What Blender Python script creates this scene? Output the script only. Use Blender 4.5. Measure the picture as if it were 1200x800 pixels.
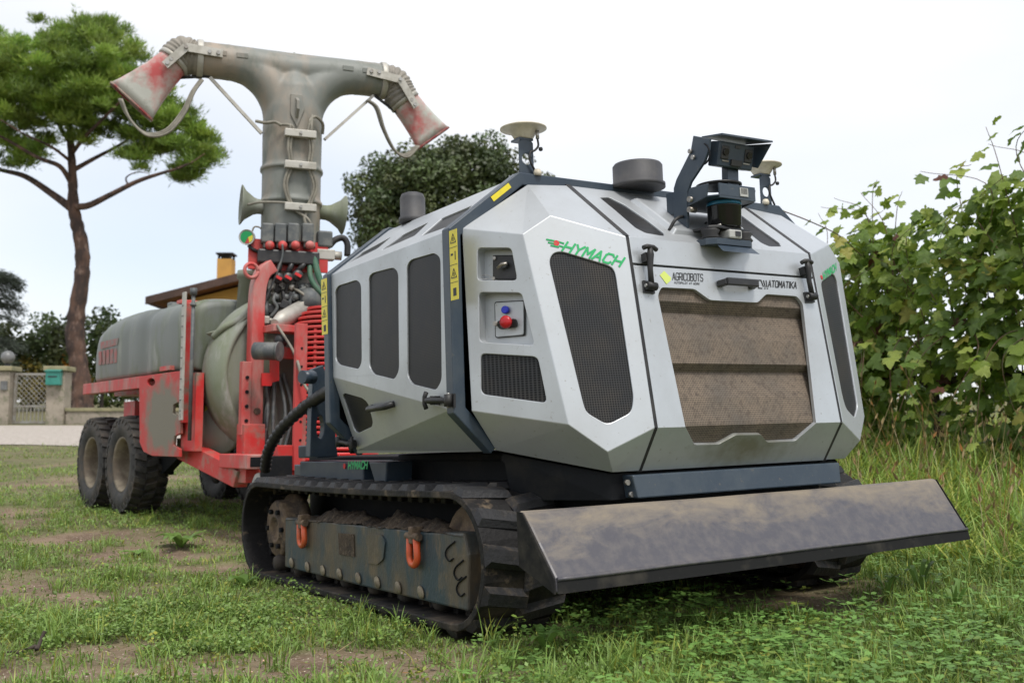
import bpy, bmesh, math, random
import numpy as np
from mathutils import Vector, Matrix

for _o in list(bpy.data.objects):
    bpy.data.objects.remove(_o)
random.seed(7)
rng = np.random.default_rng(7)
SC = bpy.context.scene
COL = SC.collection
PI = math.pi

# ------------------------------------------------------------------ camera, sky, sun, exposure
CH = 0.62                      # camera height above the datum
FPX = 1230.18                  # focal length in pixels of the 1200 px wide photograph
PITCH = math.radians(5.248)
cam = bpy.data.cameras.new('camera')
cam.sensor_width = 36.0
cam.lens = 36.0 * FPX / 1200.0
cam.clip_start = 0.05
cam.clip_end = 3000
cam.dof.use_dof = True
cam.dof.focus_distance = 3.5
cam.dof.aperture_fstop = 5.0
camo = bpy.data.objects.new('camera', cam)
COL.objects.link(camo)
camo.location = (0, 0, CH)
camo.rotation_euler = (PI / 2 + PITCH, 0, 0)
SC.camera = camo

SUN_EL, SUN_AZ = math.radians(60), math.radians(152)   # azimuth measured clockwise from +Y: behind the camera, to the right
w = bpy.data.worlds.new('World')
SC.world = w
w.use_nodes = True
nt = w.node_tree
nt.nodes.clear()
N = nt.nodes.new
out = N('ShaderNodeOutputWorld')
bg = N('ShaderNodeBackground')
sky = N('ShaderNodeTexSky')
sky.sky_type = 'NISHITA'
sky.sun_disc = False
sky.sun_elevation = SUN_EL
sky.sun_rotation = SUN_AZ
sky.dust_density = 2.0
tc = N('ShaderNodeTexCoord')
mp = N('ShaderNodeMapping')
mp.inputs['Scale'].default_value = (1.0, 1.0, 2.6)
mp.inputs['Location'].default_value = (4.09, 2.95, 2.28)
no = N('ShaderNodeTexNoise')
no.inputs['Scale'].default_value = 1.15
no.inputs['Detail'].default_value = 7
no.inputs['Roughness'].default_value = 0.42
rp = N('ShaderNodeValToRGB')
rp.color_ramp.elements[0].position = 0.36
rp.color_ramp.elements[0].color = (0.50, 0.50, 0.50, 1)
rp.color_ramp.elements[1].position = 0.62
rp.color_ramp.elements[1].color = (0.97, 0.97, 0.97, 1)
mx = N('ShaderNodeMix')
mx.data_type = 'RGBA'
mx.inputs['B'].default_value = (5.5, 5.57, 5.72, 1)          # cloud layer
bg.inputs['Strength'].default_value = 0.115
L = nt.links.new
L(tc.outputs['Generated'], mp.inputs['Vector'])
L(mp.outputs['Vector'], no.inputs['Vector'])
L(no.outputs['Fac'], rp.inputs['Fac'])
L(rp.outputs['Color'], mx.inputs['Factor'])
L(sky.outputs['Color'], mx.inputs['A'])
L(mx.outputs['Result'], bg.inputs['Color'])
L(bg.outputs['Background'], out.inputs['Surface'])

sl = bpy.data.lights.new('sun', 'SUN')
sl.energy = 1.5
sl.angle = math.radians(14)
sl.color = (1.0, 0.965, 0.91)
so = bpy.data.objects.new('sun', sl)
COL.objects.link(so)
_sd = Vector((math.sin(SUN_AZ) * math.cos(SUN_EL), math.cos(SUN_AZ) * math.cos(SUN_EL), math.sin(SUN_EL)))
so.rotation_euler = (-_sd).to_track_quat('-Z', 'Y').to_euler()
so.location = _sd * 40

vs = SC.view_settings
vs.view_transform = 'Standard'
vs.look = 'None'
vs.exposure = 0.76
vs.gamma = 1.0
vs.use_curve_mapping = False
SC.cycles.use_denoising = True
SC.cycles.max_bounces = 6
SC.cycles.transparent_max_bounces = 6

# ------------------------------------------------------------------ rays of the photograph and the frames things are built in
RIGHT = Vector((1, 0, 0))
DOWN = Vector((0, math.sin(PITCH), -math.cos(PITCH)))
FWD = Vector((0, math.cos(PITCH), math.sin(PITCH)))
CAMP = Vector((0, 0, CH))


def wray(px, py):
    return RIGHT * ((px - 600) / FPX) + DOWN * ((py - 400) / FPX) + FWD


def at_depth(px, py, y):
    r = wray(px, py)
    return CAMP + r * (y / r.y)


def gz(x, y):
    """height of the ground"""
    d = x - 0.919
    d = 3.0 * math.tanh(d / 3.0)
    t = (y - 5.0) / 0.4
    sp = 0.4 * (math.log1p(math.exp(t)) if t < 30 else t)
    sp = min(sp, 60.0)
    return CH - 0.616 + 0.034 * d + 0.050 * sp


def ground_px(px, py):
    r = wray(px, py)
    t = 1.5
    while t < 400:
        p = CAMP + r * t
        if p.z < gz(p.x, p.y):
            break
        t *= 1.004
    return p


# the robot stands a little rolled on uneven ground: its own frame, x across (image right), y to its rear, z up
RS = 1.45
RM = Matrix(((0.841883, -0.538592, -0.033936), (0.538906, 0.842366, 0.000153), (0.028504, -0.018417, 0.999424)))
RC = Vector((-1.787413, -1.643538, 0.081369))
R0 = Vector((0, 0, -0.344))
R_LOC = RM @ ((R0 - RC) * RS) + CAMP
RMI = RM.inverted()
RCAM = (RC - R0) * RS                      # camera in robot coordinates


def rl(x, y, z):
    """normalised robot coordinates -> metres in the robot frame"""
    return (Vector((x, y, z)) - R0) * RS


def r_on(px, py, n, d):
    r = RMI @ wray(px, py)
    return RCAM + r * ((d - n.dot(RCAM)) / n.dot(r))


def rX(px, py, x):
    return r_on(px, py, Vector((1, 0, 0)), x * RS)


def rY(px, py, y):
    return r_on(px, py, Vector((0, 1, 0)), y * RS)


def rZ(px, py, z):
    return r_on(px, py, Vector((0, 0, 1)), (z + 0.344) * RS)


def pl3(a, b, c):
    n = (b - a).cross(c - a).normalized()
    return n, n.dot(a)


def rP(px, py, pl):
    return r_on(px, py, pl[0], pl[1])


# the sprayer's own frame
TO = Vector((-1.524, 7.123, CH - 0.613))
TYAW = math.radians(37.6)


def rotz(a):
    return Matrix(((math.cos(a), -math.sin(a), 0), (math.sin(a), math.cos(a), 0), (0, 0, 1)))


TM = rotz(TYAW)
TMI = TM.inverted()


def t_on(px, py, ax, val, yaw=None):
    mi = TMI if yaw is None else rotz(math.radians(yaw)).inverted()
    r = mi @ wray(px, py)
    c = mi @ (CAMP - TO)
    return c + r * ((val - c[ax]) / r[ax])


# ------------------------------------------------------------------ materials
def mat(name, base, rough=0.5, metal=0.0, c2=None, ns=4.0, lo=0.45, hi=0.6, c3=None, n3=14.0, lo3=0.5, hi3=0.62,
        bump=0.0, bs=60.0, spec=0.5, coat=0.0, detail=6.0, stretch=(1, 1, 1), rough2=None, attr=None):
    m = bpy.data.materials.new(name)
    m.use_nodes = True
    t = m.node_tree
    b = t.nodes['Principled BSDF']
    b.inputs['Roughness'].default_value = rough
    b.inputs['Metallic'].default_value = metal
    b.inputs['Specular IOR Level'].default_value = spec
    if coat:
        b.inputs['Coat Weight'].default_value = coat
        b.inputs['Coat Roughness'].default_value = 0.25
    b.inputs['Base Color'].default_value = (*base, 1)
    tcn = t.nodes.new('ShaderNodeTexCoord')
    mpn = t.nodes.new('ShaderNodeMapping')
    mpn.inputs['Scale'].default_value = stretch
    t.links.new(tcn.outputs['Object'], mpn.inputs['Vector'])
    col = None

    def noise(scale, det=detail):
        n = t.nodes.new('ShaderNodeTexNoise')
        n.inputs['Scale'].default_value = scale
        n.inputs['Detail'].default_value = det
        n.inputs['Roughness'].default_value = 0.62
        t.links.new(mpn.outputs['Vector'], n.inputs['Vector'])
        return n

    def layer(prev, c, scale, a, z):
        n = noise(scale)
        r = t.nodes.new('ShaderNodeMapRange')
        r.inputs['From Min'].default_value = a
        r.inputs['From Max'].default_value = z
        t.links.new(n.outputs['Fac'], r.inputs['Value'])
        x = t.nodes.new('ShaderNodeMix')
        x.data_type = 'RGBA'
        if prev is None:
            x.inputs['A'].default_value = (*base, 1)
        else:
            t.links.new(prev, x.inputs['A'])
        x.inputs['B'].default_value = (*c, 1)
        t.links.new(r.outputs['Result'], x.inputs['Factor'])
        return x.outputs['Result'], r.outputs['Result']
    if c2 is not None:
        col, fac = layer(None, c2, ns, lo, hi)
        if rough2 is not None:
            rr = t.nodes.new('ShaderNodeMapRange')
            rr.inputs['To Min'].default_value = rough
            rr.inputs['To Max'].default_value = rough2
            t.links.new(fac, rr.inputs['Value'])
            t.links.new(rr.outputs['Result'], b.inputs['Roughness'])
    if c3 is not None:
        col, _f = layer(col, c3, n3, lo3, hi3)
    if attr is not None:                     # per-piece tone stored on the mesh
        an = t.nodes.new('ShaderNodeAttribute')
        an.attribute_name = attr
        hs = t.nodes.new('ShaderNodeMix')
        hs.data_type = 'RGBA'
        hs.blend_type = 'MULTIPLY'
        hs.inputs['Factor'].default_value = 1.0
        if col is None:
            hs.inputs['A'].default_value = (*base, 1)
        else:
            t.links.new(col, hs.inputs['A'])
        t.links.new(an.outputs['Color'], hs.inputs['B'])
        col = hs.outputs['Result']
    if col is not None:
        t.links.new(col, b.inputs['Base Color'])
    if bump:
        n = noise(bs, 4.0)
        bp = t.nodes.new('ShaderNodeBump')
        bp.inputs['Strength'].default_value = bump
        bp.inputs['Distance'].default_value = 0.01
        t.links.new(n.outputs['Fac'], bp.inputs['Height'])
        t.links.new(bp.outputs['Normal'], b.inputs['Normal'])
    return m


def leafmat(name, base, trans=0.35, rough=0.45, attr='tone'):
    m = mat(name, base, rough=rough, attr=attr)
    t = m.node_tree
    b = t.nodes['Principled BSDF']
    o = t.nodes['Material Output']
    tr = t.nodes.new('ShaderNodeBsdfTranslucent')
    src = b.inputs['Base Color'].links[0].from_socket
    t.links.new(src, tr.inputs['Color'])
    ms = t.nodes.new('ShaderNodeMixShader')
    ms.inputs['Fac'].default_value = trans
    t.links.new(b.outputs['BSDF'], ms.inputs[1])
    t.links.new(tr.outputs['BSDF'], ms.inputs[2])
    t.links.new(ms.outputs['Shader'], o.inputs['Surface'])
    return m


def grillemat(name, base, dark, pitch=0.006, rough=0.55, c2=None, flat='y', ns=9.0, c3=None):
    """perforated sheet: round holes on a lattice, in the sheet's own coordinates"""
    m = mat(name, base, rough=rough, c2=c2, ns=ns, lo=0.42, hi=0.66, c3=c3, n3=60, lo3=0.48, hi3=0.7, spec=0.22)
    t = m.node_tree
    b = t.nodes['Principled BSDF']
    tcn = t.nodes.new('ShaderNodeTexCoord')
    vo = t.nodes.new('ShaderNodeTexVoronoi')
    vo.inputs['Scale'].default_value = 1.0 / pitch
    vo.inputs['Randomness'].default_value = 0.0
    fm = t.nodes.new('ShaderNodeMapping')
    fm.inputs['Scale'].default_value = (1, 0, 1) if flat == 'y' else (0, 1, 1)
    t.links.new(tcn.outputs['Object'], fm.inputs['Vector'])
    t.links.new(fm.outputs['Vector'], vo.inputs['Vector'])
    r = t.nodes.new('ShaderNodeMapRange')
    r.inputs['From Min'].default_value = 0.30
    r.inputs['From Max'].default_value = 0.42
    t.links.new(vo.outputs['Distance'], r.inputs['Value'])
    x = t.nodes.new('ShaderNodeMix')
    x.data_type = 'RGBA'
    x.inputs['A'].default_value = (*dark, 1)
    if b.inputs['Base Color'].links:
        t.links.new(b.inputs['Base Color'].links[0].from_socket, x.inputs['B'])
    else:
        x.inputs['B'].default_value = (*base, 1)
    t.links.new(r.outputs['Result'], x.inputs['Factor'])
    t.links.new(x.outputs['Result'], b.inputs['Base Color'])
    return m


# ------------------------------------------------------------------ mesh helpers
class MB:
    def __init__(self):
        self.v = []
        self.f = []
        self.sm = []

    def add(self, vs_, fs_, smooth=False):
        o = len(self.v)
        self.v += [tuple(p) for p in vs_]
        self.f += [tuple(o + i for i in f) for f in fs_]
        self.sm += [smooth] * len(fs_)
        return self

    def box(self, c, s, rot=None):
        c = Vector(c)
        h = Vector(s) / 2
        P = []
        for x in (-1, 1):
            for y in (-1, 1):
                for z in (-1, 1):
                    q = Vector((x * h.x, y * h.y, z * h.z))
                    if rot is not None:
                        q = rot @ q
                    P.append(c + q)
        return self.add(P, [(0, 1, 3, 2), (4, 6, 7, 5), (0, 4, 5, 1), (2, 3, 7, 6), (0, 2, 6, 4), (1, 5, 7, 3)])

    def bar(self, a, b, wd, ht, up=(0, 0, 1)):
        """rectangular bar from a to b"""
        a, b = Vector(a), Vector(b)
        d = (b - a).normalized()
        u = Vector(up)
        s = d.cross(u)
        if s.length < 1e-4:
            s = d.cross(Vector((1, 0, 0)))
        s.normalize()
        u = s.cross(d)
        P = []
        for e in (a, b):
            for i, j in ((-1, -1), (1, -1), (1, 1), (-1, 1)):
                P.append(e + s * (i * wd / 2) + u * (j * ht / 2))
        return self.add(P, [(3, 2, 1, 0), (4, 5, 6, 7), (0, 1, 5, 4), (1, 2, 6, 5), (2, 3, 7, 6), (3, 0, 4, 7)])

    def tube(self, pts, r, n=10, cap=True, radii=None):
        pts = [Vector(p) for p in pts]
        k = len(pts)
        T = [(pts[min(i + 1, k - 1)] - pts[max(i - 1, 0)]).normalized() for i in range(k)]
        u = T[0].orthogonal().normalized()
        V = []
        for i in range(k):
            u = (u - T[i] * u.dot(T[i])).normalized()
            w_ = T[i].cross(u)
            rr = radii[i] if radii is not None else r
            for j in range(n):
                a = 2 * PI * j / n
                V.append(pts[i] + (u * math.cos(a) + w_ * math.sin(a)) * rr)
        Fs = []
        for i in range(k - 1):
            for j in range(n):
                j2 = (j + 1) % n
                Fs.append((i * n + j, i * n + j2, (i + 1) * n + j2, (i + 1) * n + j))
        self.add(V, Fs, True)
        if cap:
            self.add(V[:n], [tuple(range(n))[::-1]])
            self.add(V[-n:], [tuple(range(n))])
        return self

    def lathe(self, prof, M_, n=24, smooth=True, cap=True):
        """prof: (radius, height) along local z, M_: 4x4"""
        V = []
        for r, h in prof:
            for j in range(n):
                a = 2 * PI * j / n
                V.append(M_ @ Vector((r * math.cos(a), r * math.sin(a), h)))
        Fs = []
        for i in range(len(prof) - 1):
            for j in range(n):
                j2 = (j + 1) % n
                Fs.append((i * n + j, i * n + j2, (i + 1) * n + j2, (i + 1) * n + j))
        self.add(V, Fs, smooth)
        if cap and prof[0][0] > 1e-5:
            self.add(V[:n], [tuple(range(n))[::-1]])
        if cap and prof[-1][0] > 1e-5:
            self.add(V[-n:], [tuple(range(n))])
        return self

    def cyl(self, a, b, r, n=16):
        return self.tube([a, b], r, n)

    def prism(self, loop, d):
        """polygon loop (3D) extruded along vector d"""
        loop = [Vector(p) for p in loop]
        d = Vector(d)
        n = len(loop)
        P = loop + [p + d for p in loop]
        Fs = [tuple(range(n)), tuple(range(n, 2 * n))[::-1]]
        for i in range(n):
            j = (i + 1) % n
            Fs.append((i, i + n, j + n, j))
        return self.add(P, Fs)

    def loft(self, secs, n=24, cap=True):
        """secs: (center, ax, ay, rx, ry, exponent)"""
        V = []
        for c, ax, ay, rx, ry, e in secs:
            c, ax, ay = Vector(c), Vector(ax), Vector(ay)
            for j in range(n):
                a = 2 * PI * j / n
                ca, sa = math.cos(a), math.sin(a)
                V.append(c + ax * (rx * math.copysign(abs(ca) ** (2 / e), ca)) + ay * (ry * math.copysign(abs(sa) ** (2 / e), sa)))
        Fs = []
        for i in range(len(secs) - 1):
            for j in range(n):
                j2 = (j + 1) % n
                Fs.append((i * n + j, i * n + j2, (i + 1) * n + j2, (i + 1) * n + j))
        self.add(V, Fs, True)
        if cap:
            self.add(V[:n], [tuple(range(n))[::-1]])
            self.add(V[-n:], [tuple(range(n))])
        return self

    def build(self, name, m, parent=None, bevel=0.0, seg=2, fix=True, ang=35):
        me = bpy.data.meshes.new(name)
        me.from_pydata(self.v, [], self.f)
        me.polygons.foreach_set('use_smooth', self.sm)
        if fix:
            bm = bmesh.new()
            bm.from_mesh(me)
            bmesh.ops.remove_doubles(bm, verts=bm.verts, dist=1e-5)
            bmesh.ops.recalc_face_normals(bm, faces=bm.faces)
            bm.to_mesh(me)
            bm.free()
        me.update()
        me.materials.append(m)
        o = bpy.data.objects.new(name, me)
        COL.objects.link(o)
        if parent is not None:
            o.parent = parent
        if bevel:
            add_bevel(o, bevel, seg, ang)
        return o


def add_bevel(o, wd, seg=2, ang=35):
    b = o.modifiers.new('bevel', 'BEVEL')
    b.width = wd
    b.segments = seg
    b.limit_method = 'ANGLE'
    b.angle_limit = math.radians(ang)
    b.use_clamp_overlap = True


def link(name, me, m=None, parent=None, M_=None):
    o = bpy.data.objects.new(name, me)
    COL.objects.link(o)
    if m is not None and not me.materials:
        me.materials.append(m)
    if parent is not None:
        o.parent = parent
    if M_ is not None:
        o.matrix_local = M_
    return o


def tag(o, label=None, cat=None, group=None, kind=None):
    if label:
        o['label'] = label
    if cat:
        o['category'] = cat
    if group:
        o['group'] = group
    if kind:
        o['kind'] = kind
    return o


def thing(name, label, cat, loc=(0, 0, 0), rot=None, group=None):
    o = bpy.data.objects.new(name, None)
    o.empty_display_size = 0.2
    COL.objects.link(o)
    M_ = Matrix.Translation(Vector(loc))
    if rot is not None:
        M_ = M_ @ rot.to_4x4()
    o.matrix_world = M_
    return tag(o, label, cat, group)


def copy_tree(o, parent=None):
    c = o.copy()
    COL.objects.link(c)
    c.parent = parent
    for ch in o.children:
        copy_tree(ch, c)
    return c


def frame(o, z, x=None):
    """4x4 with local z along z"""
    z = Vector(z).normalized()
    x = Vector(x) if x is not None else z.orthogonal()
    x = (x - z * x.dot(z)).normalized()
    y = z.cross(x)
    m = Matrix((x, y, z)).transposed().to_4x4()
    m.translation = Vector(o)
    return m


def smooth_path(pts, n=8):
    """Catmull-Rom through pts"""
    pts = [Vector(p) for p in pts]
    P = [pts[0] * 2 - pts[1]] + pts + [pts[-1] * 2 - pts[-2]]
    res = []
    for i in range(1, len(P) - 2):
        for k in range(n):
            t = k / n
            a, b, c, d = P[i - 1], P[i], P[i + 1], P[i + 2]
            res.append(0.5 * ((2 * b) + (c - a) * t + (2 * a - 5 * b + 4 * c - d) * t * t + (3 * b - a - 3 * c + d) * t ** 3))
    res.append(pts[-1])
    return res


def rounded(loop, r, n=4):
    loop = [Vector(p) for p in loop]
    k = len(loop)
    res = []
    for i in range(k):
        p, a, b = loop[i], loop[i - 1], loop[(i + 1) % k]
        ra = min(r, (a - p).length * 0.45)
        rb = min(r, (b - p).length * 0.45)
        s, e = p + (a - p).normalized() * ra, p + (b - p).normalized() * rb
        for j in range(n + 1):
            t = j / n
            res.append(s * (1 - t) ** 2 + p * 2 * t * (1 - t) + e * t * t)
    return res


def panel(name, facets, m, parent, thick=0.014, bevel=0.004, inside=None):
    """a sheet shell of planar facets [(outer loop, [hole loops])], solid, with rounded creases"""
    bm = bmesh.new()
    for outer, holes in facets:
        pts = [Vector(p) for p in outer]
        cen = sum(pts, Vector()) / len(pts)
        nrm = Vector()
        for i in range(len(pts)):
            nrm += (pts[i] - cen).cross(pts[(i + 1) % len(pts)] - cen)
        nrm.normalize()
        if inside is not None and nrm.dot(cen - inside) < 0:
            nrm = -nrm
        es = []
        for lp in [pts] + [[Vector(q) for q in h] for h in holes]:
            vv = [bm.verts.new(p) for p in lp]
            es += [bm.edges.new((vv[i], vv[(i + 1) % len(vv)])) for i in range(len(vv))]
        r = bmesh.ops.triangle_fill(bm, use_beauty=True, use_dissolve=False, edges=es, normal=nrm)
        for g in r['geom']:
            if isinstance(g, bmesh.types.BMFace):
                g.normal_update()
                if g.normal.dot(nrm) < 0:
                    g.normal_flip()
    bmesh.ops.remove_doubles(bm, verts=bm.verts, dist=2e-4)
    me = bpy.data.meshes.new(name)
    bm.to_mesh(me)
    bm.free()
    me.materials.append(m)
    o = bpy.data.objects.new(name, me)
    COL.objects.link(o)
    o.parent = parent
    s = o.modifiers.new('solid', 'SOLIDIFY')
    s.thickness = thick
    s.offset = -1
    s.use_even_offset = False
    if bevel:
        add_bevel(o, bevel, 2, 14)
    return o


def sheet(name, loop, m, parent, off, inside, thick=0.004):
    """flat insert set back from a facet by off"""
    pts = [Vector(p) for p in loop]
    cen = sum(pts, Vector()) / len(pts)
    nrm = Vector()
    for i in range(len(pts)):
        nrm += (pts[i] - cen).cross(pts[(i + 1) % len(pts)] - cen)
    nrm.normalize()
    if nrm.dot(cen - inside) < 0:
        nrm = -nrm
    big = [cen + (p - cen) * 1.03 - nrm * off for p in pts]
    return MB().prism(big, -nrm * thick).build(name, m, parent)


_O = [(.18, 0), (.82, 0), (1, .2), (1, .8), (.82, 1), (.18, 1), (0, .8), (0, .2), (.18, 0)]
STROKES = {
    'A': [[(0, 0), (.5, 1), (1, 0)], [(.2, .34), (.8, .34)]], 'B': [[(0, 0), (0, 1), (.75, 1), (.92, .86), (.92, .64), (.75, .52), (0, .52)], [(.75, .52), (1, .38), (1, .14), (.8, 0), (0, 0)]],
    'C': [[(1, .82), (.82, 1), (.2, 1), (0, .8), (0, .2), (.2, 0), (.82, 0), (1, .18)]], 'G': [[(1, .82), (.82, 1), (.2, 1), (0, .8), (0, .2), (.2, 0), (.82, 0), (1, .18), (1, .48), (.55, .48)]],
    'H': [[(0, 0), (0, 1)], [(1, 0), (1, 1)], [(0, .5), (1, .5)]], 'I': [[(.5, 0), (.5, 1)]], 'K': [[(0, 0), (0, 1)], [(1, 1), (.05, .45)], [(.3, .6), (1, 0)]],
    'L': [[(0, 1), (0, 0), (1, 0)]], 'M': [[(0, 0), (0, 1), (.5, .35), (1, 1), (1, 0)]], 'O': [_O], 'P': [[(0, 0), (0, 1), (.8, 1), (1, .85), (1, .6), (.8, .46), (0, .46)]],
    'R': [[(0, 0), (0, 1), (.8, 1), (1, .85), (1, .62), (.8, .48), (0, .48)], [(.55, .48), (1, 0)]], 'S': [[(1, .85), (.82, 1), (.18, 1), (0, .85), (0, .66), (.18, .53), (.82, .47), (1, .34), (1, .15), (.82, 0), (.18, 0), (0, .15)]],
    'T': [[(0, 1), (1, 1)], [(.5, 1), (.5, 0)]], 'U': [[(0, 1), (0, .2), (.2, 0), (.8, 0), (1, .2), (1, 1)]], 'W': [[(0, 1), (.25, 0), (.5, .7), (.75, 0), (1, 1)]], 'Y': [[(0, 1), (.5, .5), (1, 1)], [(.5, .5), (.5, 0)]], ' ': []}


def letter(name, body, p0, p1, p2, m, parent, lift, shear=0.0, wt=0.16, gap=0.34):
    """stroke lettering on a plane: p0 lower left, p1 lower right, p2 upper left; one mesh per letter"""
    p0, p1, p2 = Vector(p0), Vector(p1), Vector(p2)
    ex, ey = p1 - p0, p2 - p0
    lift = Vector(lift)
    wid = [0.12 if c == 'I' else 0.45 if c == ' ' else 1.0 for c in body]
    tot = sum(wid) + gap * (len(body) - 1)
    x = 0.0
    hgt = ey.length
    for c, wc in zip(body, wid):
        mb_ = MB()
        for k, path in enumerate(STROKES[c]):
            P = []
            for a, b in path:
                u = (x + (a * wc if c != 'I' else wc / 2)) / tot
                P.append(p0 + ex * u + ey * b + ex.normalized() * (shear * hgt * (b - .5)) + lift * (1 + .06 * k))
            nrm = lift.normalized()
            h_ = wt * hgt / 2
            for i in range(len(P) - 1):
                d = (P[i + 1] - P[i]).normalized()
                s_ = d.cross(nrm).normalized()
                e = d * h_ * .8
                jit = lift * (.02 * i)
                mb_.add([P[i] - e - s_ * h_ + jit, P[i + 1] + e - s_ * h_ + jit, P[i + 1] + e + s_ * h_ + jit, P[i] - e + s_ * h_ + jit], [(0, 1, 2, 3)])
        if mb_.f:
            mb_.build(name, m, parent, fix=False)
        x += wc + gap


def np_mesh(name, V, Fidx, m, tone=None, parent=None, smooth=False, n_per=4):
    """fast mesh from numpy arrays: V (n,3), Fidx (k,n_per); tone per vertex (n,3) or (n,)"""
    me = bpy.data.meshes.new(name)
    V = np.asarray(V, dtype=np.float32)
    Fidx = np.asarray(Fidx, dtype=np.int32)
    k = len(Fidx)
    me.vertices.add(len(V))
    me.vertices.foreach_set('co', V.ravel())
    me.loops.add(k * n_per)
    me.loops.foreach_set('vertex_index', Fidx.ravel())
    me.polygons.add(k)
    me.polygons.foreach_set('loop_start', np.arange(k, dtype=np.int32) * n_per)
    me.polygons.foreach_set('loop_total', np.full(k, n_per, dtype=np.int32))
    if smooth:
        me.polygons.foreach_set('use_smooth', np.ones(k, dtype=bool))
    me.update(calc_edges=True)
    if tone is not None:
        a = me.attributes.new('tone', 'FLOAT_COLOR', 'POINT')
        tone = np.asarray(tone, dtype=np.float32)
        if tone.ndim == 1:
            tone = np.repeat(tone[:, None], 3, axis=1)
        a.data.foreach_set('color', np.concatenate([tone, np.ones((len(V), 1), np.float32)], axis=1).ravel())
    me.materials.append(m)
    o = bpy.data.objects.new(name, me)
    COL.objects.link(o)
    if parent is not None:
        o.parent = parent
    return o

# ------------------------------------------------------------------ ground
def sn(x, y, s, seed=0.0):
    """cheap smooth noise 0..1"""
    return 0.5 + 0.5 * (np.sin(x * s + 1.3 * np.sin(y * s * 0.7 + seed) + seed * 2.1) * 0.5
                        + np.sin(y * s * 1.31 + 1.7 * np.sin(x * s * 0.83 + seed * 1.7) + seed) * 0.5)


# bare patches: pixel of the patch in the photograph, radii in metres
_bare = [(60, 792, 0.527, 0.128), (300, 790, 0.289, 0.088), (430, 768, 0.408, 0.136), (560, 778, 0.383, 0.096), (85, 630, 0.468, 0.272), (165, 648, 0.425, 0.176),
         (255, 668, 0.289, 0.144), (35, 540, 1.275, 0.360), (20, 690, 0.255, 0.080), (110, 697, 0.297, 0.072), (20, 600, 0.425, 0.240),
         (600, 790, 0.212, 0.064), (700, 768, 0.255, 0.080), (880, 792, 0.153, 0.040), (200, 560, 0.425, 0.240), (330, 725, 0.187, 0.064)]
BARE = []
for _px, _py, _rx, _ry in _bare:
    _p = ground_px(_px, _py)
    BARE.append((_p.x, _p.y, _rx, _ry))
# thick ground cover
_lush = [(120, 735, 0.9, 0.28), (60, 745, 0.7, 0.22), (250, 720, 0.5, 0.22), (250, 760, 0.25, 0.1), (250, 600, 1.3, 0.5),
         (1020, 750, 1.3, 0.5), (880, 745, 0.75, 0.35), (170, 550, 1.2, 0.9)]
LUSH = []
for _px, _py, _rx, _ry in _lush:
    _p = ground_px(_px, _py)
    LUSH.append((_p.x, _p.y, _rx, _ry))


def veg(x, y):
    """0 = bare earth, 1 = closed cover"""
    x = np.asarray(x, float)
    y = np.asarray(y, float)
    n = 0.55 * sn(x, y, 2.1, 1.0) + 0.3 * sn(x, y, 5.3, 2.0) + 0.25 * sn(x, y, 11.7, 3.0)
    v = np.clip((n - 0.25) * 2.5, 0.16, 1.0)
    wob = 0.30 * (sn(x, y, 9.0, 5.0) - 0.5) + 0.22 * (sn(x, y, 23.0, 6.0) - 0.5)
    for cx, cy, rx, ry in BARE:
        e = np.sqrt(((x - cx) / rx) ** 2 + ((y - cy) / ry) ** 2) + wob * 1.4
        v = v * np.clip((e - 0.72) / 0.5, 0.03, 1.0)
    for cx, cy, rx, ry in LUSH:
        e = np.sqrt(((x - cx) / rx) ** 2 + ((y - cy) / ry) ** 2) + wob
        v = np.maximum(v, np.clip((1.15 - e) / 0.4, 0, 1))
    # closed meadow on the vine side
    v = np.maximum(v, np.clip((x - 0.9 - 0.12 * (y - 3)) / 0.6, 0, 1) * np.clip((y - 1.9) / 0.5, 0, 1))
    return v


def axis(a0, a1, step, far, k=1.28):
    c = list(np.arange(a0, a1, step))
    s = step
    x = a1
    while x < far:
        c.append(x)
        s *= k
        x += s
    c.append(far)
    s = step
    x = a0 - step
    lo = []
    while x > -far:
        lo.append(x)
        s *= k
        x -= s
    lo.append(-far)
    return np.array(lo[::-1] + c)


gx = axis(-5.0, 5.0, 0.05, 900.0)
gy = axis(1.8, 9.5, 0.05, 900.0)
GX, GY = np.meshgrid(gx, gy)
_vf = veg(GX, GY)
GZ = np.vectorize(gz)(GX, GY)
near = np.clip((16 - np.hypot(GX, GY)) / 6, 0, 1)
GZ = GZ + near * (0.022 * (sn(GX, GY, 3.1, 4.0) - 0.5) + 0.014 * (sn(GX, GY, 9.3, 7.0) - 0.5) + 0.008 * (sn(GX, GY, 27.0, 8.0) - 0.5)
                  + 0.006 * (rng.random(GX.shape) - 0.5) + 0.014 * (_vf - 0.6))
nx_, ny_ = len(gx), len(gy)
idx = np.arange(nx_ * ny_).reshape(ny_, nx_)
Q = np.stack([idx[:-1, :-1], idx[:-1, 1:], idx[1:, 1:], idx[1:, :-1]], -1).reshape(-1, 4)
gm = mat('earth', (0.235, 0.170, 0.118), rough=0.9, c2=(0.150, 0.103, 0.072), ns=2.6, lo=0.42, hi=0.6, c3=(0.36, 0.29, 0.22), n3=60, lo3=0.54, hi3=0.70,
         bump=1.0, bs=70, spec=0.2)
_t = gm.node_tree
_b = _t.nodes['Principled BSDF']
_an = _t.nodes.new('ShaderNodeAttribute')
_an.attribute_name = 'tone'
_mx = _t.nodes.new('ShaderNodeMix')
_mx.data_type = 'RGBA'
_t.links.new(_b.inputs['Base Color'].links[0].from_socket, _mx.inputs['A'])
_gn = _t.nodes.new('ShaderNodeTexNoise')
_gn.inputs['Scale'].default_value = 7.0
_gn.inputs['Detail'].default_value = 8
_gr = _t.nodes.new('ShaderNodeValToRGB')
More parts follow.
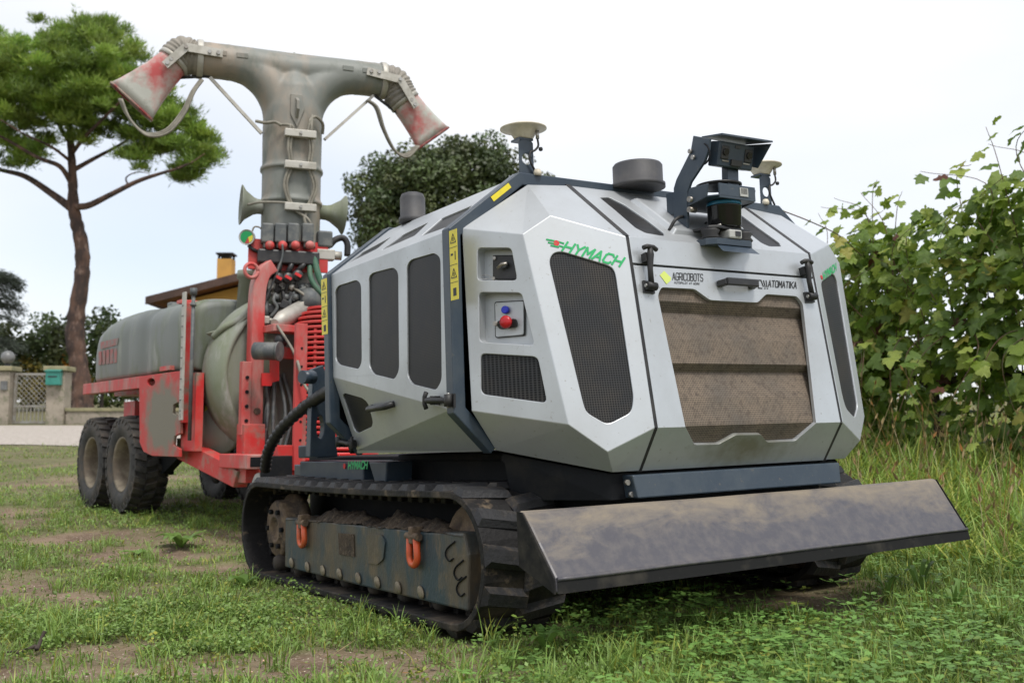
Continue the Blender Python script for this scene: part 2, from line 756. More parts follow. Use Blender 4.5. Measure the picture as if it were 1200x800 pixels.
_gr.color_ramp.elements[0].position = 0.35
_gr.color_ramp.elements[0].color = (0.055, 0.075, 0.022, 1)
_gr.color_ramp.elements[1].position = 0.68
_gr.color_ramp.elements[1].color = (0.135, 0.175, 0.048, 1)
_tc = _t.nodes.new('ShaderNodeTexCoord')
_t.links.new(_tc.outputs['Object'], _gn.inputs['Vector'])
_t.links.new(_gn.outputs['Fac'], _gr.inputs['Fac'])
_t.links.new(_gr.outputs['Color'], _mx.inputs['B'])
_mr = _t.nodes.new('ShaderNodeMath')
_mr.operation = 'MULTIPLY'
_mr.inputs[1].default_value = 0.72
_t.links.new(_an.outputs['Fac'], _mr.inputs[0])
_t.links.new(_mr.outputs['Value'], _mx.inputs['Factor'])
_t.links.new(_mx.outputs['Result'], _b.inputs['Base Color'])
vfar = np.where(np.hypot(GX, GY) > 14, np.maximum(_vf, 0.75), _vf)
ground = np_mesh('ground', np.stack([GX, GY, GZ], -1).reshape(-1, 3), Q, gm, tone=vfar.ravel(), smooth=True)
tag(ground, kind='structure')

# gravel drive in front of the gate
M_GRAVEL = mat('gravel', (0.43, 0.38, 0.33), rough=0.95, c2=(0.29, 0.25, 0.21), ns=16, lo=0.4, hi=0.62, c3=(0.47, 0.43, 0.385), n3=45, lo3=0.5, hi3=0.65, bump=1.0, bs=30)
d0 = ground_px(40, 523).y
d1 = ground_px(40, 499).y
xs_ = np.linspace(-30, 2, 65)
ys_ = np.linspace(d0, d1, 9)
V = []
for j, yy in enumerate(ys_):
    for xx in xs_:
        ye = yy + (0.5 * math.sin(xx * 0.9) * math.sin(xx * 0.37 + 1) if j == 0 else 0)
        V.append((xx, ye, gz(xx, ye) + (0.05 if 0 < j < 8 else 0.012)))
idx = np.arange(len(V)).reshape(9, 65)
Q = np.stack([idx[:-1, :-1], idx[:-1, 1:], idx[1:, 1:], idx[1:, :-1]], -1).reshape(-1, 4)
tag(np_mesh('gravel_drive', V, Q, M_GRAVEL, smooth=True), kind='structure')

# ------------------------------------------------------------------ background: walls, gate, house
M_CONC = mat('concrete', (0.36, 0.31, 0.25), rough=0.9, c2=(0.26, 0.225, 0.18), ns=2.5, lo=0.4, hi=0.65, c3=(0.20, 0.19, 0.13), n3=7, bump=0.4, bs=30)
M_CAPS = mat('capstone', (0.30, 0.27, 0.16), rough=0.9, c2=(0.22, 0.21, 0.12), ns=4, bump=0.3)
M_GALV = mat('galvanised', (0.34, 0.33, 0.30), rough=0.5, metal=0.5, c2=(0.27, 0.24, 0.2), ns=9)
M_MAIL = mat('mailbox_green', (0.03, 0.20, 0.16), rough=0.4, c2=(0.04, 0.24, 0.19), ns=6)
M_OCHRE = mat('ochre_render', (0.60, 0.34, 0.09), rough=0.9, c2=(0.53, 0.30, 0.085), ns=1.2, bump=0.2, bs=30)
M_FASCIA = mat('brown_wood', (0.075, 0.042, 0.032), rough=0.6, c2=(0.10, 0.055, 0.042), ns=3)
M_ROOF = mat('roof_clay', (0.24, 0.10, 0.06), rough=0.85, c2=(0.16, 0.075, 0.05), ns=3)
M_DARK = mat('dark_opening', (0.02, 0.02, 0.022), rough=0.6)
M_GLOBE = mat('lamp_globe', (0.17, 0.172, 0.17), rough=0.35, c2=(0.11, 0.112, 0.11), ns=6)

GD = ground_px(65, 497).y           # depth of the gate line
PXM = FPX / GD


def gx_at(px):
    return at_depth(px, 497, GD).x


def zpx(py):
    return at_depth(600, py, GD).z


def pillar(px0, px1, label):
    x0, x1 = gx_at(px0), gx_at(px1)
    zb = gz((x0 + x1) / 2, GD) - 0.1
    zt = zpx(430)
    r = thing('gate_pillar', label, 'pillar', ((x0 + x1) / 2, GD, zb))
    h = zt - zb
    wdt = x1 - x0
    MB().box((0, 0, h / 2 - 0.06), (wdt, wdt, h - 0.12)).build('shaft', M_CONC, r, 0.015)
    MB().box((0, 0, h - 0.05), (wdt + 0.14, wdt + 0.14, 0.12)).build('capstone', M_CAPS, r, 0.02)
    return r, (x0 + x1) / 2, zt, wdt


pr, prx, przt, prw = pillar(57, 78, 'concrete gate pillar carrying the green mailbox')
pl_, plx, plzt, plw = pillar(-7, 14, 'concrete gate pillar with intercom plate under the globe lamp')
MB().box((0.1, -plw / 2 - 0.02, 1.05), (0.16, 0.05, 0.22)).build('intercom_plate', M_GLOBE, pl_, 0.005)
# mailbox
mb = thing('mailbox', 'green metal mailbox on the gate pillar', 'mailbox', (prx, GD - prw / 2, zpx(452)))
mh = zpx(434) - zpx(452)
MB().box((0, -0.09, mh / 2 - 0.02), (0.36, 0.17, mh - 0.04)).build('body', M_MAIL, mb, 0.02)
MB().prism([(-0.2, -0.21, mh - 0.05), (0.2, -0.21, mh - 0.05), (0.2, -0.0, mh), (-0.2, -0.0, mh)], (0, 0, 0.025)).build('lid', M_MAIL, mb, 0.006)
MB().box((0, -0.178, mh * 0.55), (0.22, 0.012, 0.03)).build('slot', M_DARK, mb)
# globe lamp
gl = thing('globe_lamp', 'grey globe lamp on top of the gate pillar', 'lamp', (plx + 0.05, GD, plzt))
MB().lathe([(0.08, 0), (0.08, 0.04), (0.05, 0.07), (0.05, 0.1)], Matrix(), 16).build('base', M_DARK, gl)
MB().lathe([(0.04, 0.08)] + [(0.165 * math.sin(a), 0.245 - 0.165 * math.cos(a)) for a in np.linspace(0.2, PI, 14)], Matrix(), 24).build('globe', M_GLOBE, gl)
# gate
g0, g1 = gx_at(15), gx_at(56)
gzb, gzt = zpx(496), zpx(437)
gt = thing('garden_gate', 'grey metal gate of diamond mesh between the pillars', 'gate', ((g0 + g1) / 2, GD, gzb))
gw, gh = g1 - g0, gzt - gzb
fr = MB()
for s in (-1, 1):
    fr.box((s * (gw / 2 - 0.03), 0, gh / 2), (0.06, 0.05, gh))
fr.box((0, 0, gh - 0.03), (gw - 0.12, 0.05, 0.06)).box((0, 0, 0.03), (gw - 0.12, 0.05, 0.06)).box((0, 0, gh * 0.34), (gw - 0.12, 0.04, 0.05))
fr.build('gate_frame', M_GALV, gt)
k = 0
stp = 0.125
lim = gh * 0.64
for s in (1, -1):
    q = -lim
    while q < gw:
        x0, x1 = q, q + lim
        a, b = max(x0, 0.06), min(x1, gw - 0.06)
        if b > a + 0.02:
            z0, z1 = a - q, b - q
            mbx = MB()
            if s > 0:
                mbx.bar((a - gw / 2, 0.004 * s, gh * 0.36 + z0), (b - gw / 2, 0.004 * s, gh * 0.36 + z1), 0.015, 0.012)
            else:
                mbx.bar((gw / 2 - a, 0.004 * s - 0.014, gh * 0.36 + z0), (gw / 2 - b, 0.004 * s - 0.014, gh * 0.36 + z1), 0.015, 0.012)
            mbx.build('lattice_bar', M_GALV, gt)
        q += stp
for i in range(9):
    x = -gw / 2 + gw * (i + 0.5) / 9
    MB().box((x, 0, gh * 0.185), (0.025, 0.025, gh * 0.29)).build('bar', M_GALV, gt)
# boundary wall
wx0, wx1 = gx_at(79), gx_at(420)
wt_ = zpx(478)
wl = thing('boundary_wall', 'low concrete garden wall running on from the mailbox pillar', 'wall', (wx0, GD, 0))
zb_ = gz((wx0 + wx1) / 2, GD) - 0.25
MB().box(((wx1 - wx0) / 2, 0, (wt_ + zb_) / 2 - 0.04), (wx1 - wx0, 0.26, wt_ - zb_ - 0.08)).build('wall_body', M_CONC, wl, 0.01)
MB().box(((wx1 - wx0) / 2, 0, wt_ - 0.04), (wx1 - wx0 + 0.02, 0.34, 0.085)).build('coping', M_CAPS, wl, 0.01)

# house, gable towards us
HD = 42.0


def hp(px, py):
    return at_depth(px, py, HD)


eL = hp(185, 353)
pk = hp(318, 319)
half = pk.x - eL.x
hz0 = gz(pk.x, HD) - 0.3
hs = thing('house', 'ochre rendered house with a low brown gabled roof behind the sprayer', 'house', (pk.x, HD, hz0))
eh, ph = eL.z - hz0, pk.z - hz0
sl_ = (ph - eh) / half
win = half - 1.15
dep = 11.0
MB().prism([(-win, 0, 0), (win, 0, 0), (win, 0, ph - sl_ * win - 0.25), (0, 0, ph - 0.25), (-win, 0, ph - sl_ * win - 0.25)], (0, dep, 0)).build('wall', M_OCHRE, hs)
rf = MB()
for s in (-1, 1):
    rf.prism([(0, -1.1, ph), (s * half, -1.1, eh), (s * half, -1.1, eh - 0.14), (0, -1.1, ph - 0.14)], (0, dep + 2.2, 0))
rf.build('roof', M_ROOF, hs)
for s in (-1, 1):
    MB().prism([(s * 0.0, -1.16, ph + 0.06), (s * (half + 0.1), -1.16, eh + 0.03), (s * (half + 0.1), -1.16, eh - 0.27), (0, -1.16, ph - 0.25)], (0, 0.05, 0)).build('fascia_board', M_FASCIA, hs)
    MB().box((s * (half + 0.09), dep / 2, eh - 0.1), (0.06, dep + 2.2, 0.26)).build('fascia_board', M_FASCIA, hs)
for i, xx in enumerate((-2.6, 0.9)):
    wn = MB().box((xx, -0.03, 1.6), (1.2, 0.08, 1.4)).build('window', M_FASCIA, hs)
    MB().box((xx, -0.08, 1.6), (1.0, 0.03, 1.2)).build('pane', M_DARK, wn)
MB().box((win * 0.62, -0.02, hp(250, 352).z - hz0), (1.6, 0.06, 0.12)).build('beam', M_FASCIA, hs)
c0, c1 = hp(244, 328), hp(262.5, 290)
ccx = (c0.x + c1.x) / 2 - pk.x
cw = c1.x - c0.x
ctop = c1.z - hz0
chm = MB().box((ccx, 1.5, (ctop - 0.25 + eh) / 2), (cw, cw, ctop - 0.25 - eh)).build('chimney', M_OCHRE, hs)
cp = MB()
for i in (-1, 1):
    for j in (-1, 1):
        cp.box((ccx + i * cw * 0.4, 1.5 + j * cw * 0.4, ctop - 0.16), (0.08, 0.08, 0.18))
cp.box((ccx, 1.5, ctop - 0.03), (cw + 0.1, cw + 0.1, 0.07))
cp.box((ccx, 1.5, ctop - 0.16), (cw * 0.6, cw * 0.6, 0.15))
cp.build('chimney_cowl', M_DARK, chm)

# ------------------------------------------------------------------ the tracked robot
M_SILVER = mat('silver_paint', (0.525, 0.550, 0.566), rough=0.38, metal=0.55, c2=(0.45, 0.467, 0.476), ns=3.2, lo=0.40, hi=0.70, c3=(0.27, 0.25, 0.21), n3=70, lo3=0.635, hi3=0.75, coat=0.1, rough2=0.5, bump=0.02, bs=300)
M_SLATE = mat('slate_blue_steel', (0.030, 0.047, 0.068), rough=0.38, c2=(0.045, 0.062, 0.080), ns=7, c3=(0.13, 0.115, 0.09), n3=40, lo3=0.63, hi3=0.78, bump=0.05, bs=200)
M_FRAMEBLUE = mat('worn_blue_steel', (0.040, 0.062, 0.072), rough=0.55, c2=(0.105, 0.085, 0.058), ns=6, lo=0.44, hi=0.62, c3=(0.17, 0.125, 0.075), n3=19, lo3=0.55, hi3=0.72, bump=0.3, bs=70, stretch=(1, 1, 0.5))
M_CHASSIS = mat('black_chassis', (0.010, 0.011, 0.013), rough=0.7, spec=0.2, c2=(0.03, 0.027, 0.023), ns=5, lo=0.52, hi=0.75, bump=0.1)
M_BLACK = mat('black_rubber', (0.014, 0.014, 0.015), rough=0.55, c2=(0.03, 0.028, 0.026), ns=20)
M_PLASTIC = mat('black_plastic', (0.022, 0.022, 0.024), rough=0.42, c2=(0.034, 0.033, 0.032), ns=18)
M_CAPGREY = mat('grey_plastic_cap', (0.052, 0.052, 0.056), rough=0.6, c2=(0.075, 0.072, 0.07), ns=9)
M_GRILLE = grillemat('dark_grille', (0.040, 0.042, 0.045), (0.004, 0.004, 0.005), pitch=0.0075, c2=(0.062, 0.056, 0.050))
M_GLASSD = grillemat('fine_dark_mesh', (0.020, 0.021, 0.024), (0.006, 0.006, 0.007), pitch=0.0055, c2=(0.034, 0.031, 0.028), rough=0.4, flat='x')
M_RADIATOR = grillemat('dusty_mesh', (0.235, 0.185, 0.140), (0.085, 0.070, 0.057), pitch=0.0072, c2=(0.155, 0.135, 0.115), ns=5.5, rough=0.9, c3=(0.10, 0.080, 0.066))
M_TRACK = mat('track_rubber', (0.014, 0.013, 0.013), rough=0.65, spec=0.25, c2=(0.075, 0.06, 0.045), ns=5, lo=0.5, hi=0.7, c3=(0.16, 0.12, 0.08), n3=13, lo3=0.58, hi3=0.72, bump=0.4, bs=50)
M_LUG = mat('lug_rubber', (0.026, 0.026, 0.028), rough=0.6, spec=0.3, c2=(0.10, 0.078, 0.054), ns=9, lo=0.52, hi=0.70, c3=(0.022, 0.022, 0.023), n3=23, lo3=0.5, hi3=0.65, bump=0.4, bs=60)
M_MUD = mat('dried_mud', (0.075, 0.052, 0.034), rough=0.95, c2=(0.042, 0.030, 0.021), ns=11, c3=(0.12, 0.088, 0.058), n3=40, bump=1.0, bs=60)
M_ORANGE = mat('orange_paint', (0.62, 0.085, 0.02), rough=0.45, c2=(0.45, 0.10, 0.035), ns=12, c3=(0.12, 0.085, 0.055), n3=30, lo3=0.58, hi3=0.72)
M_STEEL = mat('bolt_steel', (0.40, 0.39, 0.37), rough=0.38, metal=0.8, c2=(0.28, 0.25, 0.21), ns=22)
M_RUST = mat('rusty_hub', (0.14, 0.095, 0.06), rough=0.8, c2=(0.075, 0.055, 0.042), ns=12, c3=(0.2, 0.14, 0.085), n3=35, bump=0.5)
M_BLADE = mat('blade_rubber_dusty', (0.072, 0.069, 0.080), rough=0.42, c2=(0.115, 0.105, 0.104), ns=26, lo=0.4, hi=0.7, bump=0.12, bs=45, spec=0.45)
# dried dust caked on the upper part of the face, wiped off lower down
_t = M_BLADE.node_tree
_b = _t.nodes['Principled BSDF']
_tc = _t.nodes.new('ShaderNodeTexCoord')
_sx = _t.nodes.new('ShaderNodeSeparateXYZ')
_mp = _t.nodes.new('ShaderNodeMapping')
_mp.inputs['Scale'].default_value = (1.0, 2.2, 2.2)
_n1 = _t.nodes.new('ShaderNodeTexNoise')
_n1.inputs['Scale'].default_value = 4.2
_n1.inputs['Detail'].default_value = 12
_n1.inputs['Roughness'].default_value = 0.68
_n1.inputs['Distortion'].default_value = 0.6
_h = _t.nodes.new('ShaderNodeMapRange')
_h.inputs['From Min'].default_value = 0.225
_h.inputs['From Max'].default_value = 0.405
_h.inputs['To Min'].default_value = -0.20
_h.inputs['To Max'].default_value = 0.16
_ad = _t.nodes.new('ShaderNodeMath')
_m = _t.nodes.new('ShaderNodeMapRange')
_m.inputs['From Min'].default_value = 0.46
_m.inputs['From Max'].default_value = 0.74
_m.inputs['To Max'].default_value = 0.8
_mx = _t.nodes.new('ShaderNodeMix')
_mx.data_type = 'RGBA'
_mx.inputs['B'].default_value = (.26, .215, .155, 1)
_rr = _t.nodes.new('ShaderNodeMapRange')
_rr.inputs['To Min'].default_value = .40
_rr.inputs['To Max'].default_value = .88
_src = _b.inputs['Base Color'].links[0].from_socket
for _a, _c in ((_tc.outputs['Object'], _sx.inputs[0]), (_sx.outputs['Z'], _h.inputs['Value']), (_tc.outputs['Object'], _mp.inputs['Vector']), (_mp.outputs['Vector'], _n1.inputs['Vector']), (_n1.outputs['Fac'], _ad.inputs[0]),
               (_h.outputs['Result'], _ad.inputs[1]), (_ad.outputs['Value'], _m.inputs['Value']), (_src, _mx.inputs['A']), (_m.outputs['Result'], _mx.inputs['Factor']), (_mx.outputs['Result'], _b.inputs['Base Color']), (_m.outputs['Result'], _rr.inputs['Value']), (_rr.outputs['Result'], _b.inputs['Roughness'])):
    _t.links.new(_a, _c)
M_BLADEEND = mat('blade_rubber', (0.012, 0.012, 0.012), rough=0.75, spec=0.2, c2=(0.05, 0.045, 0.036), ns=8, lo=0.5, hi=0.75, c3=(0.11, 0.1, 0.085), n3=60, lo3=0.66, hi3=0.75)
M_YELLOW = mat('warning_yellow', (0.80, 0.66, 0.03), rough=0.4, c2=(0.70, 0.58, 0.05), ns=20)
M_INK = mat('black_print', (0.015, 0.015, 0.015), rough=0.5)
M_REDINK = mat('red_print', (0.6, 0.03, 0.03), rough=0.5)
M_GREEN = mat('green_print', (0.02, 0.42, 0.13), rough=0.4)
M_LIME = mat('lime_print', (0.62, 0.72, 0.16), rough=0.4)
M_CREAM = mat('cream_plastic', (0.66, 0.60, 0.47), rough=0.45, c2=(0.55, 0.49, 0.38), ns=20)
M_BLUEBTN = mat('blue_button', (0.012, 0.025, 0.42), rough=0.3)
M_REDBTN = mat('red_button', (0.45, 0.01, 0.015), rough=0.25)
M_BLUERING = mat('blue_ring', (0.02, 0.16, 0.30), rough=0.3)
M_LIDAR = mat('gloss_black', (0.012, 0.012, 0.013), rough=0.14)
M_SENSW = mat('white_sensor', (0.45, 0.45, 0.42), rough=0.4)

# algae stain on the door sill below the intake
_t = M_SILVER.node_tree
_b = _t.nodes['Principled BSDF']
_st = rl(.0, .136, .046)
_tc = _t.nodes.new('ShaderNodeTexCoord')
_mp = _t.nodes.new('ShaderNodeMapping')
_mp.inputs['Location'].default_value = tuple(-v for v in _st)
_vm = _t.nodes.new('ShaderNodeVectorMath')
_vm.operation = 'MULTIPLY'
_vm.inputs[1].default_value = (5.0, 5.0, 14.0)
_le = _t.nodes.new('ShaderNodeVectorMath')
_le.operation = 'LENGTH'
_nz = _t.nodes.new('ShaderNodeTexNoise')
_nz.inputs['Scale'].default_value = 26
_ad = _t.nodes.new('ShaderNodeMath')
_mr = _t.nodes.new('ShaderNodeMapRange')
_mr.inputs['From Min'].default_value = 0.65
_mr.inputs['From Max'].default_value = 1.9
_mr.inputs['To Min'].default_value = .85
_mr.inputs['To Max'].default_value = 0
_mx = _t.nodes.new('ShaderNodeMix')
_mx.data_type = 'RGBA'
_mx.inputs['B'].default_value = (.20, .19, .12, 1)
_src = _b.inputs['Base Color'].links[0].from_socket
for _a, _c in ((_tc.outputs['Object'], _mp.inputs['Vector']), (_mp.outputs['Vector'], _vm.inputs[0]), (_vm.outputs['Vector'], _le.inputs[0]), (_tc.outputs['Object'], _nz.inputs['Vector']),
               (_le.outputs['Value'], _ad.inputs[0]), (_nz.outputs['Fac'], _ad.inputs[1]), (_ad.outputs['Value'], _mr.inputs['Value']), (_src, _mx.inputs['A']), (_mr.outputs['Result'], _mx.inputs['Factor']), (_mx.outputs['Result'], _b.inputs['Base Color'])):
    _t.links.new(_a, _c)

robot = thing('tracked_robot', 'silver tracked field robot with black rubber front blade and roof sensors', 'robot', R_LOC, RM)
INS = rl(0, 0.7, 0.32)


def mir(p):
    return Vector((-p.x, p.y, p.z))


def mloop(lp):
    return [mir(Vector(p)) for p in lp]


vB, vC, vF = rl(-.457, .246, .573), rl(-.302, .174, .524), rl(-.298, .391, .69)
vG, vH, vMm, vK = rl(-.302, .105, .093), rl(-.407, .138, .044), rl(-.301, .166, .0), rl(-.374, .167, .0)
plTop = pl3(vB, vC, vF)
vA = rP(618, 216.3, plTop)
plFront = pl3(vB, vC, vG)
vH = rP(712, 529.3, plFront)
vI, vD = rP(666.3, 497.5, plFront), rP(612.5, 274.3, plFront)
vE = rY(541, 267.5, .398)
plSide = pl3(vD, vI, vE)
vJ = rP(552.5, 481.3, plSide)
vL = rY(581, 527.5, .395)


def fpx(lst, pl):
    return [rP(a, b, pl) for a, b in lst]


# windows of the front corner panel
w_big = rounded(fpx([(643.5, 306), (648, 296.5), (658, 294.5), (716, 312), (721, 319), (742.5, 466), (740, 483), (712, 497.5), (687, 483), (683, 470)], plFront), 0.02)
w_key = rounded(fpx([(559.5, 290.5), (599, 290.5), (606, 328.5), (559.5, 328.5)], plSide), 0.016)
w_btn = rounded(fpx([(561, 342.5), (611, 343), (626, 404.5), (562, 400.5)], plSide), 0.016)
w_low = rounded(fpx([(563, 414), (630, 418), (641, 472), (563.5, 461.5)], plSide), 0.02)
corner_f = [([vA, vB, vC, vF], []), ([vA, vB, vD, vE], []), ([vB, vC, vG, vH, vI, vD], [w_big]),
            ([vD, vI, vJ, vE], [w_key, w_btn, w_low]), ([vJ, vI, vK, vL], []), ([vI, vH, vK], []), ([vG, vH, vK, vMm], [])]
panel('front_corner_panel', corner_f, M_SILVER, robot, inside=INS)
panel('front_corner_panel', [(mloop(a), [mloop(h) for h in hs_]) for a, hs_ in corner_f[:3]] + [(mloop(corner_f[3][0]), [mloop(w_low)])]
      + [(mloop(a), []) for a, _h in corner_f[4:]], M_SILVER, robot, inside=INS)
for lp in (w_big, w_low, mloop(w_big), mloop(w_low)):
    sheet('vent_grille', lp, M_GRILLE, robot, 0.006, INS)
# recessed boxes
nS = plSide[0] if plSide[0].dot(vI - INS) > 0 else -plSide[0]


def recess(name, lp, depth):
    n = len(lp)
    V = [p - nS * 0.006 for p in lp] + [p - nS * depth for p in lp]
    m_ = MB()
    m_.add(V, [(i, (i + 1) % n, n + (i + 1) % n, n + i) for i in range(n)] + [tuple(range(n, 2 * n))])
    return m_.build(name, M_SILVER, robot, fix=False)


rk = recess('switch_recess', w_key, 0.05)
rb_ = recess('button_recess', w_btn, 0.045)


def sS(px, py, off):
    """point on the side facet, off metres in front of (+) or behind it"""
    return rP(px, py, plSide) + nS * off


MB().prism([sS(572, 297, -0.042), sS(600, 297, -0.042), sS(606, 326, -0.042), sS(572, 326, -0.042)], nS * 0.012).build('switch_plate', M_PLASTIC, rk, 0.004)
MB().cyl(sS(588, 309, -0.03), sS(588, 309, -0.012), 0.011).build('rotary_knob', M_CAPGREY, rk)
MB().tube([sS(592, 308, -0.015), sS(586, 309, -0.012), sS(581, 314, -0.012)], 0.006).build('key', M_STEEL, rk)
for a, b in ((575, 301), (603, 323), (574, 325)):
    MB().cyl(sS(a, b, -0.03), sS(a, b, -0.024), 0.006, 10).build('screw', M_STEEL, rk)
kr = [sS(564 + 6 * math.cos(a), 323 + 2.5 * math.sin(a), -0.03) for a in np.linspace(0, 2 * PI, 16)]
MB().tube(kr, 0.0012, 6).build('key_ring', M_STEEL, rk)
bp_ = rounded([sS(574, 353, -0.044), sS(608, 351, -0.044), sS(608, 391, -0.044), sS(575, 394, -0.044)], 0.008)
MB().prism(bp_, nS * 0.010).build('button_plate', M_SILVER, rb_, 0.002)
e_ = [sS(573, 352, -0.0435), sS(609, 350, -0.0435), sS(609, 392, -0.0435), sS(574, 395, -0.0435)]
MB().prism(rounded(e_, 0.009), nS * 0.006).build('plate_gasket', M_INK, rb_)
MB().cyl(sS(588, 362, -0.034), sS(588, 362, -0.018), 0.013).build('blue_button', M_BLUEBTN, rb_, 0.003)
MB().prism(rounded([sS(578, 375, -0.034), sS(600, 372, -0.034), sS(602, 382, -0.034), sS(580, 385, -0.034)], 0.01), nS * 0.008).build('button_collar', M_INK, rb_)
MB().lathe([(0.012, 0), (0.012, 0.014), (0.0205, 0.018), (0.0205, 0.028), (0.014, 0.033), (0.0, 0.034)], frame(sS(592, 377, -0.028), nS), 24).build('stop_button', M_REDBTN, rb_)
MB().cyl(sS(577.5, 378.5, -0.03), sS(577.5, 378.5, -0.012), 0.0075).build('key_lock', M_STEEL, rb_)

# ---- bonnet and front door
X1 = 0.293 * RS
mTopA, mTopB = vF.copy(), vC.copy()
plMain = pl3(Vector((-X1, vC.y, vC.z)), Vector((X1, vC.y, vC.z)), Vector((0, vG.y, vG.z)))
plLow = pl3(Vector((-X1, vG.y, vG.z)), Vector((X1, vG.y, vG.z)), Vector((0, vMm.y, vMm.z)))
plBon = pl3(Vector((-X1, vC.y, vC.z)), Vector((X1, vC.y, vC.z)), Vector((0, vF.y, vF.z)))


def bx_(x, v):
    return Vector((x, v.y, v.z))


zl = (rP(763.5, 310, plMain).z + rP(944, 325.5, plMain).z) / 2


def main_at(x, z):
    t = (z - vG.z) / (vC.z - vG.z)
    return Vector((x, vG.y + (vC.y - vG.y) * t, z))


w_b1 = fpx([(703, 231.5), (714, 231), (732, 240), (757, 257), (778, 273), (778, 276.5), (757, 273), (745, 267), (722, 247)], plBon)
w_b1 = rounded(w_b1, 0.008, 3)
bon_c = [([bx_(-X1, vF), bx_(-X1, vC), bx_(X1, vC), bx_(X1, vF)], [w_b1, mloop(w_b1)]),
         ([bx_(-X1, vC), bx_(X1, vC), main_at(X1, zl + 0.004), main_at(-X1, zl + 0.004)], [])]
panel('bonnet', bon_c, M_SILVER, robot, inside=INS)
for lp in (w_b1, mloop(w_b1)):
    sheet('bonnet_vent', lp, M_GLASSD, robot, 0.006, INS)
# raised centre of the bonnet
nB = plBon[0] if plBon[0].z > 0 else -plBon[0]
hb = [bx_(-.185 * RS, vF), (rP(787, 273, plBon)), Vector()]
q0, q1 = rP(738, 234.5, plBon), rP(789, 274, plBon)
scoop = [q0, q1, mir(q1), mir(q0)]
cen_ = sum(scoop, Vector()) / 4
m_ = MB()
topl = [cen_ + (p - cen_) * 0.93 + nB * 0.016 for p in scoop]
m_.add(scoop + topl, [(4, 5, 6, 7), (0, 1, 5, 4), (1, 2, 6, 5), (2, 3, 7, 6), (3, 0, 4, 7)])
m_.build('bonnet_scoop', M_SILVER, robot, 0.004)


def round_path(pts, r, n=3):
    pts = [Vector(p) for p in pts]
    res = [pts[0]]
    for i in range(1, len(pts) - 1):
        p, a, b = pts[i], pts[i - 1], pts[i + 1]
        s = p + (a - p).normalized() * min(r, (a - p).length * .45)
        e = p + (b - p).normalized() * min(r, (b - p).length * .45)
        for j in range(n + 1):
            t = j / n
            res.append(s * (1 - t) ** 2 + p * 2 * t * (1 - t) + e * t * t)
    return res + [pts[-1]]


zc = vG.z
oL, oR = rP(802.5, 495, plMain), rP(956, 493, plMain)
oL.z = oR.z = zc
oL.y = oR.y = vG.y
up_path = round_path([oL] + fpx([(771, 346), (775, 336.5), (814, 338.5), (832, 351.5), (888, 354.5), (898, 344.5), (934, 347), (941, 356)], plMain) + [oR], 0.012)
dn_path = round_path([oR] + fpx([(932, 516.5), (899, 518), (892, 509), (862, 509.5), (842, 520.5), (814, 521)], plLow) + [oL], 0.01)
d_main = [main_at(-X1, zl - 0.004), main_at(X1, zl - 0.004), main_at(X1, zc)] + up_path[::-1] + [main_at(-X1, zc)]
d_low = [main_at(X1, zc)] + dn_path + [main_at(-X1, zc), bx_(-X1, vMm), bx_(X1, vMm)]
d_low = [bx_(-X1, vMm), bx_(X1, vMm), main_at(X1, zc)] + dn_path + [main_at(-X1, zc)]
panel('front_door', [(d_main, []), (d_low, [])], M_SILVER, robot, inside=INS)
# stepped dusty intake mesh behind the opening
nMn = plMain[0] if plMain[0].y < 0 else -plMain[0]
nLw = plLow[0] if plLow[0].y < 0 else -plLow[0]
bands = [(330, -.016), (355.5, -.016), (365.5, -.045), (397.5, -.022), (425, -.016), (432.5, -.045), (463.8, -.022), (492.5, -.014)]
prof = []
for py, d in bands:
    p = rP(862, py, plMain) + nMn * d
    prof.append((p.y, p.z))
for py in (500, 535):
    p = rP(862, py, plLow) + nLw * -0.014
    prof.append((p.y, p.z))
xa, xb = -.245 * RS, .262 * RS
V_, F_ = [], []
for y, z in prof:
    V_ += [(xa, y, z), (xb, y, z)]
F_ = [(2 * i, 2 * i + 1, 2 * i + 3, 2 * i + 2) for i in range(len(prof) - 1)]
MB().add(V_, F_).build('radiator_mesh', M_RADIATOR, robot, fix=False)
MB().box((0, vC.y + 0.12, (vC.z + vG.z) / 2), (0.80, 0.10, 0.60)).build('inner_housing', M_CHASSIS, robot)

# seams: black rubber between the panels
for s in (-1, 1):
    xx = s * 0.2975 * RS
    sm_ = MB()
    pts = [bx_(xx, vF), bx_(xx, vC), bx_(xx, vG), bx_(xx, vMm)]
    for a, b in zip(pts[:-1], pts[1:]):
        sm_.bar(a + Vector((0, 0.008, 0)), b + Vector((0, 0.008, 0)), 0.022, 0.012, up=(0, -1, 0.3))
    sm_.build('door_seal', M_BLACK, robot)

# ---- hoops (front and rear) of slate-blue steel
YF, YR = 0.412, 1.113


